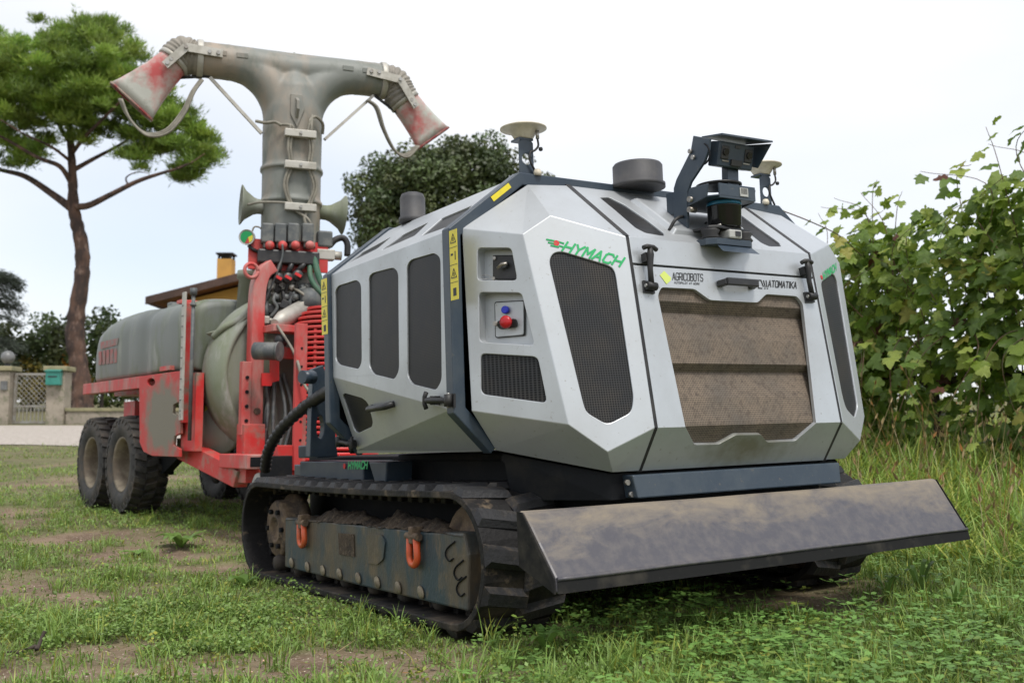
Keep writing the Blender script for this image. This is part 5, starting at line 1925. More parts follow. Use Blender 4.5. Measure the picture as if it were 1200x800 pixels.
MB().box((xa - .02, -.72, .47), (0.16, 0.14, 0.20)).build('guard_foot', M_REDCAGE, spr, 0.004)

# ---- riser column and T-shaped spray head (turned a little against the trailer)
YW = math.radians(20) - TYAW
H = bpy.data.objects.new('spray_head', None)
COL.objects.link(H)
H.parent = spr
H.matrix_local = rotz(YW).to_4x4()


def U(px, py, y=0.0):
    return t_on(px, py, 1, y, 20)


zt = 3.165
col = MB()
col.lathe([(0.23, 1.50), (0.215, 1.62), (0.20, 1.70), (0.200, 2.20), (0.212, 2.205), (0.212, 2.225), (0.200, 2.23), (0.200, 2.43), (0.212, 2.435), (0.212, 2.455), (0.200, 2.46), (0.203, 2.70), (0.20, 2.86), (0.17, 3.02), (0.10, 3.12), (0.0, 3.14)], Matrix(), 44)
for s in (-1, 1):
    pth = smooth_path([(s * .03, 0, 2.66), (s * .045, 0, 2.80), (s * .085, 0, 2.93), (s * .17, 0, 3.05), (s * .29, 0, 3.13), (s * .42, 0, zt)], 6)
    n_ = len(pth)
    col.tube(pth, .12, 28, radii=[0.168 - 0.050 * min(1, i / (n_ * .8)) for i in range(n_)])
    for xx in (.44, .56):
        col.lathe([(0.121, -.004), (0.125, 0), (0.121, .004)], frame((s * xx, 0, zt), (1, 0, 0)), 28)
col.tube([(-.63 + 1.26 * i / 24, 0, zt) for i in range(25)], .12, 28, radii=[0.12 - .018 * math.exp(-((i - 12) / 3.0) ** 2) for i in range(25)])
col.prism([(-.30, -.008, zt + .05), (.30, -.008, zt + .05), (.24, -.008, zt + .126), (-.24, -.008, zt + .126)], (0, 0.016, 0))
rc_ = col.build('riser_column', M_PIPE, H)
_rm = rc_.modifiers.new('blend', 'REMESH')
_rm.mode = 'VOXEL'
_rm.voxel_size = 0.012
_rm.use_smooth_shade = True
_sm = rc_.modifiers.new('soften', 'SMOOTH')
_sm.factor = 0.5
_sm.iterations = 5
for z_ in (2.215, 2.445):
    MB().lathe([(0.198, -.016), (0.212, -.013), (0.214, 0), (0.212, .013), (0.198, .016)], Matrix.Translation((0, 0, z_)), 44, cap=False).build('column_band', M_PIPE, H)
MB().cyl((.0, -.012, zt + .112), (0, .012, zt + .112), 0.014, 14).build('seam_eyelet', M_SENSW, H)
for s in (-1, 1):
    for xx in (.36, .50):
        MB().box((s * xx, -.118, zt + .02), (0.075, 0.012, 0.035)).build('cast_plate', M_PIPE, H, 0.003)
pz = 2.83
MB().prism([(-.045, -.19, pz + .10), (.035, -.19, pz + .10), (.05, -.19, pz), (.0, -.20, pz - .13), (-.045, -.19, pz - .04)], (0, -0.02, 0)).build('column_lug', M_PIPE, H, 0.004)
MB().prism([(-.012, -.2, pz + .08), (-.012, -.2, pz - .09), (-.012, -.27, pz - .02), (-.012, -.27, pz + .04)], (0.02, 0, 0)).build('column_lug', M_PIPE, H, 0.003)


def flare(s, mouth_c, mouth_dir, neck_c, tipdir, half_w):
    pass


# nozzles, elbows, straps
def nozzle(s, neck, mouth, half, tip, thick=0.05):
    """neck centre, mouth centre, half width of the mouth along tip"""
    neck, mouth, tip = Vector(neck), Vector(mouth), Vector(tip).normalized()
    ax = (mouth - neck).normalized()
    ay = ax.cross(tip).normalized()
    m_ = MB()
    ss = []
    for t, w_, h_, e in ((0, .104, .104, 2), (.14, .106, .098, 2.2), (.32, .104 + (half - .104) * .14, .082, 2.5), (.6, .104 + (half - .104) * .48, .055, 3.0), (.85, .104 + (half - .104) * .85, .038, 3.6), (1.0, half * 1.06, .03, 4)):
        ss.append((neck + (mouth - neck) * t, tip, ay, w_, h_, e))
    m_.loft(ss, 32, cap=False)
    o = m_.build('nozzle', M_NOZ, H)
    so_ = o.modifiers.new('solid', 'SOLIDIFY')
    so_.thickness = 0.006
    rim_ = MB().loft([(mouth - ax * .004, tip, ay, half * 1.06 + .004, .035, 4), (mouth + ax * .010, tip, ay, half * 1.06 + .004, .035, 4)], 32, cap=False)
    rm_ = rim_.build('nozzle_lip', M_NOZLIP, o)
    rs_ = rm_.modifiers.new('solid', 'SOLIDIFY')
    rs_.thickness = 0.010
    MB().loft([(neck - ax * .015, tip, ay, .116, .116, 2), (neck + ax * .025, tip, ay, .116, .116, 2)], 32).build('clamp_band', M_ALU, o)
    return o, ax


for s, neck_px, m1, m2 in ((-1, (205, 72), (131.5, 98), (177, 140)), (1, (473, 118), (490, 174), (524, 150))):
    neck = U(*neck_px)
    a, b = U(*m1), U(*m2)
    mouth = (a + b) / 2
    half = (b - a).length / 2
    no_, ax = nozzle(s, neck, mouth, half, (b - a))
    pe = Vector((s * .63, 0, zt))
    k0, k1 = pe + Vector((s * .13, 0, .0)), neck - ax * .13
    bz_ = [pe * (1 - t) ** 3 + k0 * 3 * t * (1 - t) ** 2 + k1 * 3 * t * t * (1 - t) + neck * t ** 3 for t in np.linspace(0, 1, 37)]
    mid = bz_[18]
    MB().tube(bz_, .12, 28, radii=[0.112 + 0.011 * abs(math.sin(i * PI / 4)) for i in range(37)]).build('bellows_elbow', M_BELLOW, H)
    MB().lathe([(0.128, -.02), (0.131, -.015), (0.131, .015), (0.128, .02)], frame(pe, (1, 0, 0)), 28).build('clamp_band', M_ALU, H)
    # flat strap bridging the elbow
    fx = Vector((0, -.135, 0))
    e1 = pe - Vector((s * .14, 0, -.01)) + fx
    e2 = mid + fx + Vector((0, -.01, .0))
    e3 = neck + ax * .10 + Vector((0, -.118, 0))
    sb = MB()
    sb.bar(e1, e2, 0.012, 0.055, up=(0, 0, 1))
    sb.bar(e2, e3, 0.012, 0.055, up=(0, 0, 1))
    st_ = sb.build('strap', M_ALU, H)
    for p in (e1 + Vector((s * .03, 0, 0)), e1 + Vector((s * .085, 0, 0)), e2, e3 - ax * .02, e3 - ax * .06):
        MB().cyl(p + Vector((0, -.006, 0)), p + Vector((0, -.018, 0)), .013, 10).build('bolt', M_STEEL, st_)
    # brace from the pipe down to the column, tilt screw and hoses
    br0 = Vector((s * .56, -.02, zt - .125))
    br1 = Vector((s * .215, -.05, 2.68))
    MB().bar(br0, br1, 0.03, 0.02).build('brace', M_ALU, H)
    MB().tube([br0 + Vector((0, .0, .01)), neck + ax * .12 + Vector((-s * .10, 0, -.02))], 0.011, 8, radii=None).build('tilt_screw', M_BLACK, H)
    if s < 0:
        hp_ = [U(236, 94, -.05), U(226, 108, -.08), U(215, 130, -.08), U(196, 152, -.08), U(172, 156, -.05), U(152, 138, -.03), U(141, 116, -.02)]
    else:
        hp_ = [U(431, 118, -.05), U(441, 127, -.08), U(449, 150, -.08), U(462, 175, -.06), U(476, 181, -.05), U(489, 171, -.04)]
    for k_ in range(3):
        q = [p + Vector((0.008 * (k_ - 1), -.012 * k_, -.012 * k_ * (1 if 1 < i < len(hp_) - 1 else .3))) for i, p in enumerate(hp_)]
        MB().tube(smooth_path(q, 7), 0.0085, 7).build('spray_hose', M_HOSE, H)
# hose clips and the pair of hoses down the column
for py in (157, 194, 243):
    c = U(352, py, -.235)
    cl_ = MB().box(c, (0.21, 0.045, 0.05)).build('hose_clip', M_ALU, H, 0.004)
    MB().cyl(c + Vector((0, -.022, 0)), c + Vector((0, -.034, 0)), .010, 8).build('bolt', M_STEEL, cl_)
for dx in (-1, 1):
    for k_ in (0, 1):
        c0, c1, c2 = U(352, 157, -.225), U(352, 194, -.225), U(352, 243, -.225)
        o_ = Vector((dx * .055 + k_ * .018 * dx, -0.004 * k_, 0))
        q = [U(328 if dx < 0 else 366, 146 if dx < 0 else 135, -.21), c0 + o_ + Vector((0, 0, .05)), c0 + o_, (c0 + c1) / 2 + o_ + Vector((dx * .01, 0, 0)), c1 + o_, (c1 + c2) / 2 + o_ + Vector((dx * .035, 0, 0)), c2 + o_ * .8, U(362 if dx < 0 else 357, 258, -.24), U(366, 275, -.24), U(368, 290, -.26)]
        MB().tube(smooth_path(q, 7), 0.0095, 7).build('column_hose', M_HOSE, H)
q = [U(300, 142, -.16), U(311, 144, -.205), U(322, 143, -.21), U(330, 147, -.215)]
MB().tube(smooth_path(q, 6), 0.011, 7).build('column_hose', M_HOSE, H)
q = [U(366, 152, -.215), U(363, 142, -.22), U(370, 137, -.2), U(378, 145, -.16), U(378, 157, -.12)]
MB().tube(smooth_path(q, 6), 0.011, 7).build('column_hose', M_HOSE, H)
q = [U(290, 240, -.15), U(305, 237, -.2), U(325, 237, -.22), U(341, 238, -.225)]
MB().tube(smooth_path(q, 6), 0.008, 7).build('column_hose', M_HOSE, H)
# side horns
for s, (a, b) in ((-1, ((311, 243), (283, 240))), (1, ((372, 248), (402, 252)))):
    p0, p1 = U(*a, -.02), U(*b, -.02)
    d = p1 - p0
    MB().lathe([(0.05, 0), (0.052, d.length * .35), (0.06, d.length * .5), (0.10, d.length * .85), (0.135, d.length), (0.137, d.length + .006), (0.125, d.length + .004), (0.05, d.length * .5), (0, d.length * .4)], frame(p0, d), 28).build('side_horn', M_FAN, H)

# ---- valve bank
vb = MB().box(U(338, 302, -.29), (0.40, 0.07, 0.09)).build('valve_manifold', M_PLASTIC, H, 0.01)
MB().box(U(338, 300, -.24), (0.52, 0.03, 0.20)).build('valve_backplate', M_REDCAGE, H)
for i, px in enumerate((314, 329, 344, 361)):
    c = U(px - 1, 274, -.29)
    sl_b = MB().box(c, (0.075, 0.09, 0.13)).box(c + Vector((0, 0, -.075)), (0.05, 0.06, 0.05)).build('solenoid', M_VALVE, H, 0.01)
    k0 = U(px + 2, 287.5, -.32)
    MB().lathe([(0.0, .035), (0.022, .03), (0.03, .012), (0.03, -.012), (0.02, -.03), (0.0, -.03)][::-1], frame(k0, (0, -1, 0)), 14).build('valve_cap', M_PINK, sl_b)
    kx = (313, 325.5, 337, 348.5)[i]
    ky = (322, 326, 326, 323)[i]
    k1 = U(kx, ky, -.33)
    tp = MB().lathe([(0.0, 0.03), (0.03, .03), (0.037, 0.02), (0.037, -.03), (0.0, -.03)][::-1], frame(k1, (0, -1, 0)), 16).build('tap', M_PLASTIC, H)
    MB().box(k1 + Vector((0, -.034, 0)), (0.045, 0.012, 0.018), Matrix.Rotation(0.5, 3, 'Y')).build('tap_lever', M_REDCAGE, tp)
    MB().tube([k1 + Vector((0, .01, .03)), U(px, 305, -.30)], 0.018, 8).build('tap_pipe', M_PLASTIC, H)
    q = [k1 + Vector((0, 0, -.03)), U(kx - 2, 345, -.31), U(kx - 4 + i * 2, 362, -.28), U(kx - 8 + i * 5, 382, -.25)]
    MB().tube(smooth_path(q, 5), 0.012, 7).build('tap_hose', M_BLACK, H)
    MB().cyl(U(kx - 2, 345, -.31), U(kx - 2.3, 351, -.31), .022, 8).build('hose_fitting', M_VALVE, H)
MB().box(U(362, 277, -.30), (0.055, 0.06, 0.10)).build('green_valve', M_GREENV, H, 0.008)
q = [U(368, 298, -.30), U(371, 315, -.32), U(376, 330, -.33), U(384, 343, -.33)]
MB().tube(smooth_path(q, 6), 0.022, 9).build('supply_hose', M_GREENV, H)
q = [U(363, 310, -.30), U(364, 325, -.32), U(370, 336, -.33), U(379, 346, -.33)]
MB().tube(smooth_path(q, 6), 0.018, 9).build('supply_hose', M_GREENV, H)
c = U(380, 281, -.22)
MB().box(c, (0.10, 0.09, 0.11)).build('regulator', M_VALVE, H, 0.012)
MB().box(U(381, 299, -.22), (0.12, 0.08, 0.07)).build('regulator_block', M_ALU, H, 0.006)
MB().cyl(U(388, 299, -.22), U(400, 300, -.22), .03, 12).build('outlet', M_ALU, H)
q = [U(386, 288, -.22), U(393, 281, -.22), U(402, 279, -.22), U(407, 286, -.22), U(407, 300, -.22)]
MB().tube(smooth_path(q, 6), 0.022, 9).build('elbow_hose', M_BLACK, H)
# pressure gauge
gc = U(289.5, 278, -.28)
fw_ = (rotz(math.radians(20)).inverted() @ (CAMP - (TO + rotz(math.radians(20)) @ gc))).normalized()
Mg = frame(gc, fw_ + Vector((-.25, 0, .1)), (1, 0, 0))
ga = MB().lathe([(0.0, -.02), (0.05, -.02), (0.052, 0.012), (0.050, 0.014), (0.046, 0.008), (0.0, 0.006)], Mg, 26).build('pressure_gauge', M_SENSW, H)
for nm, a0, a1, mm_ in (('gauge_face', 0.4, 4.4, M_GAUGE), ('gauge_band', -1.1, .4, M_LABELY), ('gauge_red', -1.8, -1.1, M_REDCAGE)):
    aa = np.linspace(a0, a1, 12)
    MB().prism([Mg @ Vector((0.010, 0, .0095))] + [Mg @ Vector((0.040 * math.cos(t), 0.040 * math.sin(t), .0095)) for t in aa], Mg.to_3x3() @ Vector((0, 0, .001))).build(nm, mm_, ga)
q = [gc + Vector((0.03, .02, .03)), U(298, 266, -.26), U(305, 267, -.26), U(310, 275, -.26)]
MB().tube(smooth_path(q, 5), 0.006, 6).build('gauge_line', M_HOSE, H)
MB().tube([gc + Vector((0.01, .01, -.05)), U(296, 292, -.27), U(304, 296, -.27)], 0.012, 7).build('gauge_line', M_BLACK, H)
# loose grey signal cable falling in front of the valve bank
q = [U(331, 286, -.37), U(331, 300, -.37), U(326, 315, -.37), U(320, 330, -.36), U(312, 350, -.34), U(306, 372, -.30)]
MB().tube(smooth_path(q, 6), 0.007, 6).build('signal_cable', M_VALVE, H)
q = [T(325, 381, 1, -.50), T(332, 392, 1, -.55), T(342, 408, 1, -.6), T(349, 424, 1, -.82), T(354, 445, 1, -.86), T(362, 458, 1, -.9), T(370, 463, 1, -.95)]
MB().tube(smooth_path(q, 6), 0.009, 6).build('signal_cable', M_HOSE, spr)
a, b = T(322, 379, 1, -.45), T(352, 363, 1, -.30)
MB().tube([a, (a * .7 + b * .3), b], 0.06, 14, radii=[.03, .055, .06]).build('delivery_pipe', M_ALU, spr)
MB().lathe([(0.0, -.07), (0.07, -.06), (0.09, 0), (0.07, .06), (0.0, .07)], frame(T(362, 352, 1, -.3), (1, 0, 0)), 18).build('pump_head', M_VALVE, spr)

# more hoses, unions and clutter between the posts, below the valve bank
rc = random.Random(5)
for k_ in range(11):
    a_ = U(308 + k_ * 6.2, 338 + rc.uniform(-4, 6), -.27 + rc.uniform(-.05, .05))
    b_ = U(306 + rc.uniform(0, 66), 374 + rc.uniform(-4, 6), -.30 + rc.uniform(-.04, .04))
    m1 = (a_ * 2 + b_) / 3 + Vector((rc.uniform(-.05, .05), -rc.uniform(0, .06), rc.uniform(-.02, .02)))
    m2 = (a_ + b_ * 2) / 3 + Vector((rc.uniform(-.06, .06), -rc.uniform(0, .06), rc.uniform(-.02, .02)))
    MB().tube(smooth_path([a_, m1, m2, b_], 6), rc.choice((.009, .012, .016)), 7).build('valve_hose', rc.choice((M_BLACK, M_BLACK, M_HOSE, M_VALVE)), H)
    MB().cyl(a_, a_ + (m1 - a_).normalized() * .035, .022, 8).build('hose_union', rc.choice((M_VALVE, M_ALU, M_PLASTIC)), H)
for k_, (px, py, yy) in enumerate(((318, 362, -.30), (333, 357, -.32), (345, 366, -.30), (356, 358, -.33), (310, 375, -.36), (342, 348, -.30))):
    c = U(px, py, yy)
    MB().box(c, (0.05, 0.05, 0.06), Matrix.Rotation(.4 * k_, 3, 'Y')).cyl(c + Vector((-.05, 0, 0)), c + Vector((.05, 0, 0)), .016, 8).build('fitting', rc.choice((M_VALVE, M_ALU, M_PLASTIC)), H, 0.006)
for k_ in range(5):
    a_ = T(312 + 5 * k_, 440 + rc.uniform(-8, 8), 1, -.2)
    b_ = T(308 + 6 * k_, 530 + rc.uniform(-8, 5), 1, -.35)
    MB().tube(smooth_path([a_, (a_ + b_) / 2 + Vector((rc.uniform(-.08, .08), -.05, 0)), b_], 8), .013, 7).build('lower_hose', rc.choice((M_BLACK, M_VALVE)), spr)

# ------------------------------------------------------------------ vegetation
M_BARK = mat('pine_bark', (0.120, 0.068, 0.048), rough=0.95, c2=(0.045, 0.030, 0.026), ns=2.6, lo=0.42, hi=0.58, c3=(0.21, 0.14, 0.11), n3=6, lo3=0.56, hi3=0.7, bump=1.0, bs=9, stretch=(1, 1, 0.45))
M_BARKG = mat('grey_bark', (0.075, 0.06, 0.05), rough=0.95, c2=(0.04, 0.033, 0.028), ns=5, bump=0.8, bs=14)
M_NEEDLE = leafmat('pine_needles', (0.215, 0.330, 0.070), 0.35)
M_OAK = leafmat('oak_leaves', (0.075, 0.105, 0.034), 0.2)
M_HEDGE = leafmat('hedge_leaves', (0.115, 0.155, 0.055), 0.25)
M_CEDAR = leafmat('cedar_needles', (0.085, 0.105, 0.075), 0.15)
M_GRASS = leafmat('grass_blades', (0.190, 0.292, 0.062), 0.35, rough=0.5)
M_HERB = leafmat('herb_leaves', (0.178, 0.280, 0.062), 0.3)
M_CLOVER = leafmat('clover_leaves', (0.150, 0.282, 0.062), 0.3, rough=0.5)
M_STRAW = leafmat('seed_heads', (0.36, 0.27, 0.13), 0.3)


def unit(a):
    return a / np.maximum(1e-9, np.linalg.norm(a, axis=-1, keepdims=True))


def needles(C, D, ln, wd):
    """thin diamond quads from C along D"""
    n = len(C)
    D = unit(D)
    S = unit(np.cross(D, rng.normal(size=(n, 3))))
    ln = np.asarray(ln)[:, None]
    wd = np.asarray(wd)[:, None]
    V = np.stack([C, C + D * ln * .5 + S * wd, C + D * ln, C + D * ln * .5 - S * wd], 1)
    return V.reshape(-1, 3), np.arange(4 * n).reshape(n, 4)


def leaves(C, Nrm, sz, asp=0.62):
    """diamond leaves with normals Nrm"""
    n = len(C)
    Nrm = unit(Nrm)
    A = unit(np.cross(Nrm, rng.normal(size=(n, 3))))
    B = np.cross(Nrm, A)
    sz = np.asarray(sz)[:, None]
    V = np.stack([C - A * sz, C + B * sz * asp, C + A * sz, C - B * sz * asp], 1)
    return V.reshape(-1, 3), np.arange(4 * n).reshape(n, 4)


def ball(n):
    d = unit(rng.normal(size=(n, 3)))
    return d * (rng.random((n, 1)) ** (1 / 3))


def limb(pts, r0, r1, name, m, parent, n=10, k=6):
    p = smooth_path(pts, k)
    c = len(p)
    return MB().tube(p, r0, n, radii=[r0 + (r1 - r0) * i / (c - 1) for i in range(c)]).build(name, m, parent)


# ---- umbrella pine
PD = 36.0


def pp(px, py, dy=0.0):
    return at_depth(px, py, PD + dy)


pb = pp(98, 480)
pb.z = gz(pb.x, PD) - 0.2
pine = thing('pine_tree', 'tall umbrella pine with bare dark trunk and high flat crown', 'tree', pb)


def rel(v):
    return Vector(v) - pb


tp = [pb, pp(96, 455), pp(92, 425), pp(88, 395), pp(90, 365), pp(96, 325), pp(96, 290), pp(90, 262), pp(86, 240), pp(85, 205), pp(83, 170), pp(80, 130), pp(76, 90)]
rr = [0.40, 0.33, 0.29, 0.33, 0.28, 0.25, 0.24, 0.215, 0.19, 0.145, 0.12, 0.09, 0.05]
path = smooth_path([rel(p) for p in tp], 6)
rads = np.interp(np.linspace(0, 1, len(path)), np.linspace(0, 1, len(rr)), rr)
rads = [r * (1 + 0.06 * math.sin(i * 1.7) + 0.04 * math.sin(i * 3.9)) for i, r in enumerate(rads)]
MB().tube(path, .2, 16, radii=rads).build('trunk', M_BARK, pine)
for pts, r0 in ([[(86, 242, 0), (103, 241, -.3), (128, 229, -.6), (160, 213, -.8), (186, 204, -.9), (207, 198, -1)], .13], [[(85, 245, 0), (62, 228, .4), (30, 207, .8), (0, 199, 1), (-30, 190, 1)], .15],
                [[(84, 215, 0), (70, 195, -.5), (45, 185, -1), (10, 165, -1.2), (-20, 150, -1.4)], .10], [[(85, 200, 0), (110, 186, .5), (140, 170, .9), (170, 150, 1)], .09],
                [[(84, 180, 0), (100, 160, -1), (125, 135, -1.6), (150, 110, -2)], .08], [[(83, 170, 0), (65, 140, 1), (45, 110, 1.6), (25, 80, 2)], .08], [[(150, 217, -.7), (148, 208, -.7), (160, 202, -.7), (175, 203, -.7)], .035],
                [[(84, 190, 0), (60, 172, -1), (30, 158, -2), (0, 140, -2.5)], .06], [[(207, 198, -1), (225, 190, -1), (240, 180, -1)], .05]):
    limb([rel(pp(a, b, c)) for a, b, c in pts], r0, r0 * .3, 'branch', M_BARK, pine)
pads = [(65, 78, 122, 58, 3.4, 150), (20, 118, 80, 42, 2.8, 60), (118, 112, 66, 44, 2.6, 70), (75, 125, 60, 30, 2.6, 34), (165, 130, 46, 40, 1.6, 38), (200, 152, 32, 36, 1.2, 20), (234, 182, 24, 27, .8, 24),
        (168, 186, 30, 18, .8, 9), (212, 206, 26, 12, .7, 7), (10, 168, 60, 22, 1.6, 18), (110, 58, 62, 36, 2.4, 36), (30, 192, 34, 14, .9, 6), (192, 178, 22, 20, .8, 8), (100, 160, 40, 14, 1.4, 6)]
VV, FF, TT = [], [], []
off = 0
for cx, cy, rx, ry, rd, nc in pads:
    for _i in range(nc):
        d = ball(1)[0] * .95
        c = np.array(rel(pp(cx + d[0] * rx, cy - d[2] * ry, d[1] * rd)))
        r = random.uniform(.20, .44)
        n = int(95 * r / .32)
        q = rng.normal(size=(n, 3)) * .52
        q[:, 2] = np.abs(q[:, 2]) * .75 - .12
        base = c + q * r
        tone = random.uniform(.60, 1.40)
        for j in range(4):
            D = q * .5 + np.array([0, 0, .8]) + rng.normal(size=(n, 3)) * .55
            v, f = needles(base, D, rng.uniform(.16, .32, n), np.full(n, .015))
            VV.append(v)
            FF.append(f + off)
            off += len(v)
            t = np.repeat(tone * rng.uniform(.72, 1.28, n), 4)
            TT.append(np.stack([t * rng.uniform(.9, 1.2), t, t * .8], 1))
cr = np_mesh('crown', np.concatenate(VV), np.concatenate(FF), M_NEEDLE, np.concatenate(TT), pine)


def leafy(name, label, cat, base, clumps, m, lsz, per, trunk=None, hue=(1, 1, 1), group=None, asp=.62, flat=.8):
    """clumps: world centre, radius; leaves on clump shells"""
    root = thing(name, label, cat, base, group=group)
    V_, F_, T_ = [], [], []
    o_ = 0
    for c, r in clumps:
        n = int(per * r * r)
        q = ball(n)
        q = unit(q) * (0.45 + 0.6 * rng.random((n, 1)) ** .5)
        P = np.array(c - Vector(base)) + q * r * np.array([1, 1, flat])
        Nn = q + rng.normal(size=(n, 3)) * .75 + np.array([0, 0, .35])
        v, f = leaves(P, Nn, rng.uniform(.6, 1.25, n) * lsz, asp)
        tone = random.uniform(.6, 1.4)
        t = np.repeat(tone * rng.uniform(.7, 1.3, n), 4)
        V_.append(v)
        F_.append(f + o_)
        o_ += len(v)
        T_.append(np.stack([t * hue[0] * random.uniform(.9, 1.2), t * hue[1], t * hue[2]], 1))
    np_mesh('crown', np.concatenate(V_), np.concatenate(F_), m, np.concatenate(T_), root)
    if trunk:
        for pts, r0, r1, nm in trunk:
            limb([Vector(p) - Vector(base) for p in pts], r0, r1, nm, M_BARKG, root)
    return root


# ---- round dark evergreen oak behind the robot
OD = 46.0
ob = at_depth(528, 400, OD)
ob.z = gz(ob.x, OD) - .2
cl = []
for i in range(300):
    d = ball(1)[0]
    d = d / np.linalg.norm(d) * (0.55 + 0.45 * random.random())
    px, py = 530 + d[0] * 128, 252 - d[2] * 84 - 5 * math.sin(d[0] * 5)
    cl.append((at_depth(px, py, OD + d[1] * 4.0), random.uniform(.5, .95)))
tk_ = [([ob, ob + Vector((.2, 0, 2)), ob + Vector((0, 0, 4.5))], .45, .3, 'trunk')]
for a in range(6):
    an = a * 1.05
    tk_.append(([ob + Vector((0, 0, 4.0)), ob + Vector((1.2 * math.cos(an), 1.2 * math.sin(an), 5.8)), ob + Vector((2.6 * math.cos(an), 2.6 * math.sin(an), 7.6))], .2, .06, 'branch'))
leafy('oak_tree', 'round dark evergreen tree behind the robot', 'tree', ob, cl, M_OAK, .105, 430, tk_)
# lower shrubs carrying its green to the right of the hoop
# ---- hedge shrubs behind the gate
SD = 40.0


def shrub(name, label, pxs, m, hue, n, sz=.10, per=420):
    cx, cy, rx, ry = pxs
    b = at_depth(cx, cy, SD)
    b.z = gz(b.x, SD) - .1
    c_ = []
    for i in range(n):
        d = ball(1)[0]
        c_.append((at_depth(cx + d[0] * rx, cy - d[2] * ry, SD + d[1] * 1.2), random.uniform(.35, .62)))
    leafy(name, label, 'shrub', b, c_, m, sz, per, [([b, b + Vector((0, 0, .8)), b + Vector((.1, 0, 1.8))], .08, .03, 'stem')], hue, 'shrubs behind the garden wall')


shrub('shrub', 'broad dark green shrub beside the pine trunk on the gate side', (58, 405, 34, 36), M_HEDGE, (1, 1, 1), 34)
shrub('shrub', 'dark green shrub between the pine trunk and the tank', (122, 402, 22, 42), M_HEDGE, (.95, 1.05, 1), 26)
shrub('shrub', 'low olive and orange tinged shrub right behind the gate mesh', (38, 446, 36, 26), M_HEDGE, (2.6, 1.7, .9), 26)
shrub('shrub', 'mid green shrub behind the pillar with the globe lamp', (2, 420, 24, 40), M_HEDGE, (1.15, 1.1, 1), 22)
shrub('shrub', 'small orange leaved shrub next to the mailbox pillar', (85, 440, 9, 22), M_HEDGE, (4.2, 1.6, .5), 8)

hb0_ = at_depth(205, 470, 44)
hb0_.z = gz(hb0_.x, 44) - .1
cl_h = []
for i in range(120):
    cl_h.append((at_depth(random.uniform(95, 345), random.uniform(434, 476), 44 + random.uniform(-.5, .5)), random.uniform(.35, .55)))
leafy('hedge', 'long clipped green hedge beyond the low garden wall', 'hedge', hb0_, cl_h, M_HEDGE, .09, 330, [([hb0_ + Vector((k_, 0, 0)), hb0_ + Vector((k_, .1, .9))], .05, .02, 'stem') for k_ in (-3, -1, 1, 3)], (1.2, 1.25, 1))
# ---- drooping grey-green cedar at the frame's left
CD = 38.0
cb = at_depth(-22, 430, CD)
cb.z = gz(cb.x, CD) - .2
ced = thing('cedar_tree', 'grey green cedar with drooping feathery branches', 'tree', cb)
topz = at_depth(-22, 318, CD).z
limb([(0, 0, 0), (0.05, 0, (topz - cb.z) * .5), (0, 0, topz - cb.z)], .22, .04, 'trunk', M_BARKG, ced)
VV, FF, TT = [], [], []
off = 0
for i in range(46):
    z = random.uniform(1.2, topz - cb.z)
    an = random.uniform(0, 2 * PI)
    ln = 1.75 * (1 - .35 * z / (topz - cb.z)) * random.uniform(.7, 1.05)
    pts = smooth_path([(0, 0, z), (ln * .5 * math.cos(an), ln * .5 * math.sin(an), z + .22), (ln * math.cos(an), ln * math.sin(an), z - .10)], 6)
    MB().tube(pts, .02, 5, radii=list(np.linspace(.03, .008, len(pts)))).build('branch', M_BARKG, ced)
    tone = random.uniform(.7, 1.3)
    for p in pts[3:]:
        n = 42
        base = np.array(p) + rng.normal(size=(n, 3)) * np.array([.13, .13, .07])
        v, f = needles(base, rng.normal(size=(n, 3)) * .5 + np.array([math.cos(an), math.sin(an), -.5]), rng.uniform(.10, .24, n), np.full(n, .014))
        VV.append(v)
        FF.append(f + off)
        off += len(v)
        t = np.repeat(tone * rng.uniform(.8, 1.2, n), 4)
        TT.append(np.stack([t, t, t], 1))
np_mesh('crown', np.concatenate(VV), np.concatenate(FF), M_CEDAR, np.concatenate(TT), ced)

# ---- vines
LEAFC = {'green': (0.250, 0.345, 0.050), 'pale': (0.390, 0.470, 0.095), 'deep': (0.150, 0.240, 0.038), 'yellow': (0.40, 0.38, 0.07), 'red': (0.15, 0.055, 0.030)}
LM = {}
for k_, c in LEAFC.items():
    m = mat('vine_leaf_' + k_, c, rough=0.42, c2=tuple(v * .72 for v in c), ns=22, lo=.4, hi=.65, c3=tuple(min(1, v * 1.35) for v in c), n3=55, lo3=.55, hi3=.7, bump=.25, bs=120)
    t = m.node_tree
    b = t.nodes['Principled BSDF']
    tr = t.nodes.new('ShaderNodeBsdfTranslucent')
    t.links.new(b.inputs['Base Color'].links[0].from_socket, tr.inputs['Color'])
    ms = t.nodes.new('ShaderNodeMixShader')
    ms.inputs['Fac'].default_value = .42
    t.links.new(b.outputs['BSDF'], ms.inputs[1])
    t.links.new(tr.outputs['BSDF'], ms.inputs[2])
    t.links.new(ms.outputs['Shader'], t.nodes['Material Output'].inputs['Surface'])
    LM[k_] = m
M_CANE = mat('vine_cane', (0.15, 0.075, 0.045), rough=0.7, c2=(0.10, 0.09, 0.04), ns=8)
M_VTRUNK = mat('vine_bark', (0.060, 0.045, 0.036), rough=0.95, c2=(0.03, 0.024, 0.02), ns=12, bump=1.0, bs=40, stretch=(1, 1, .3))


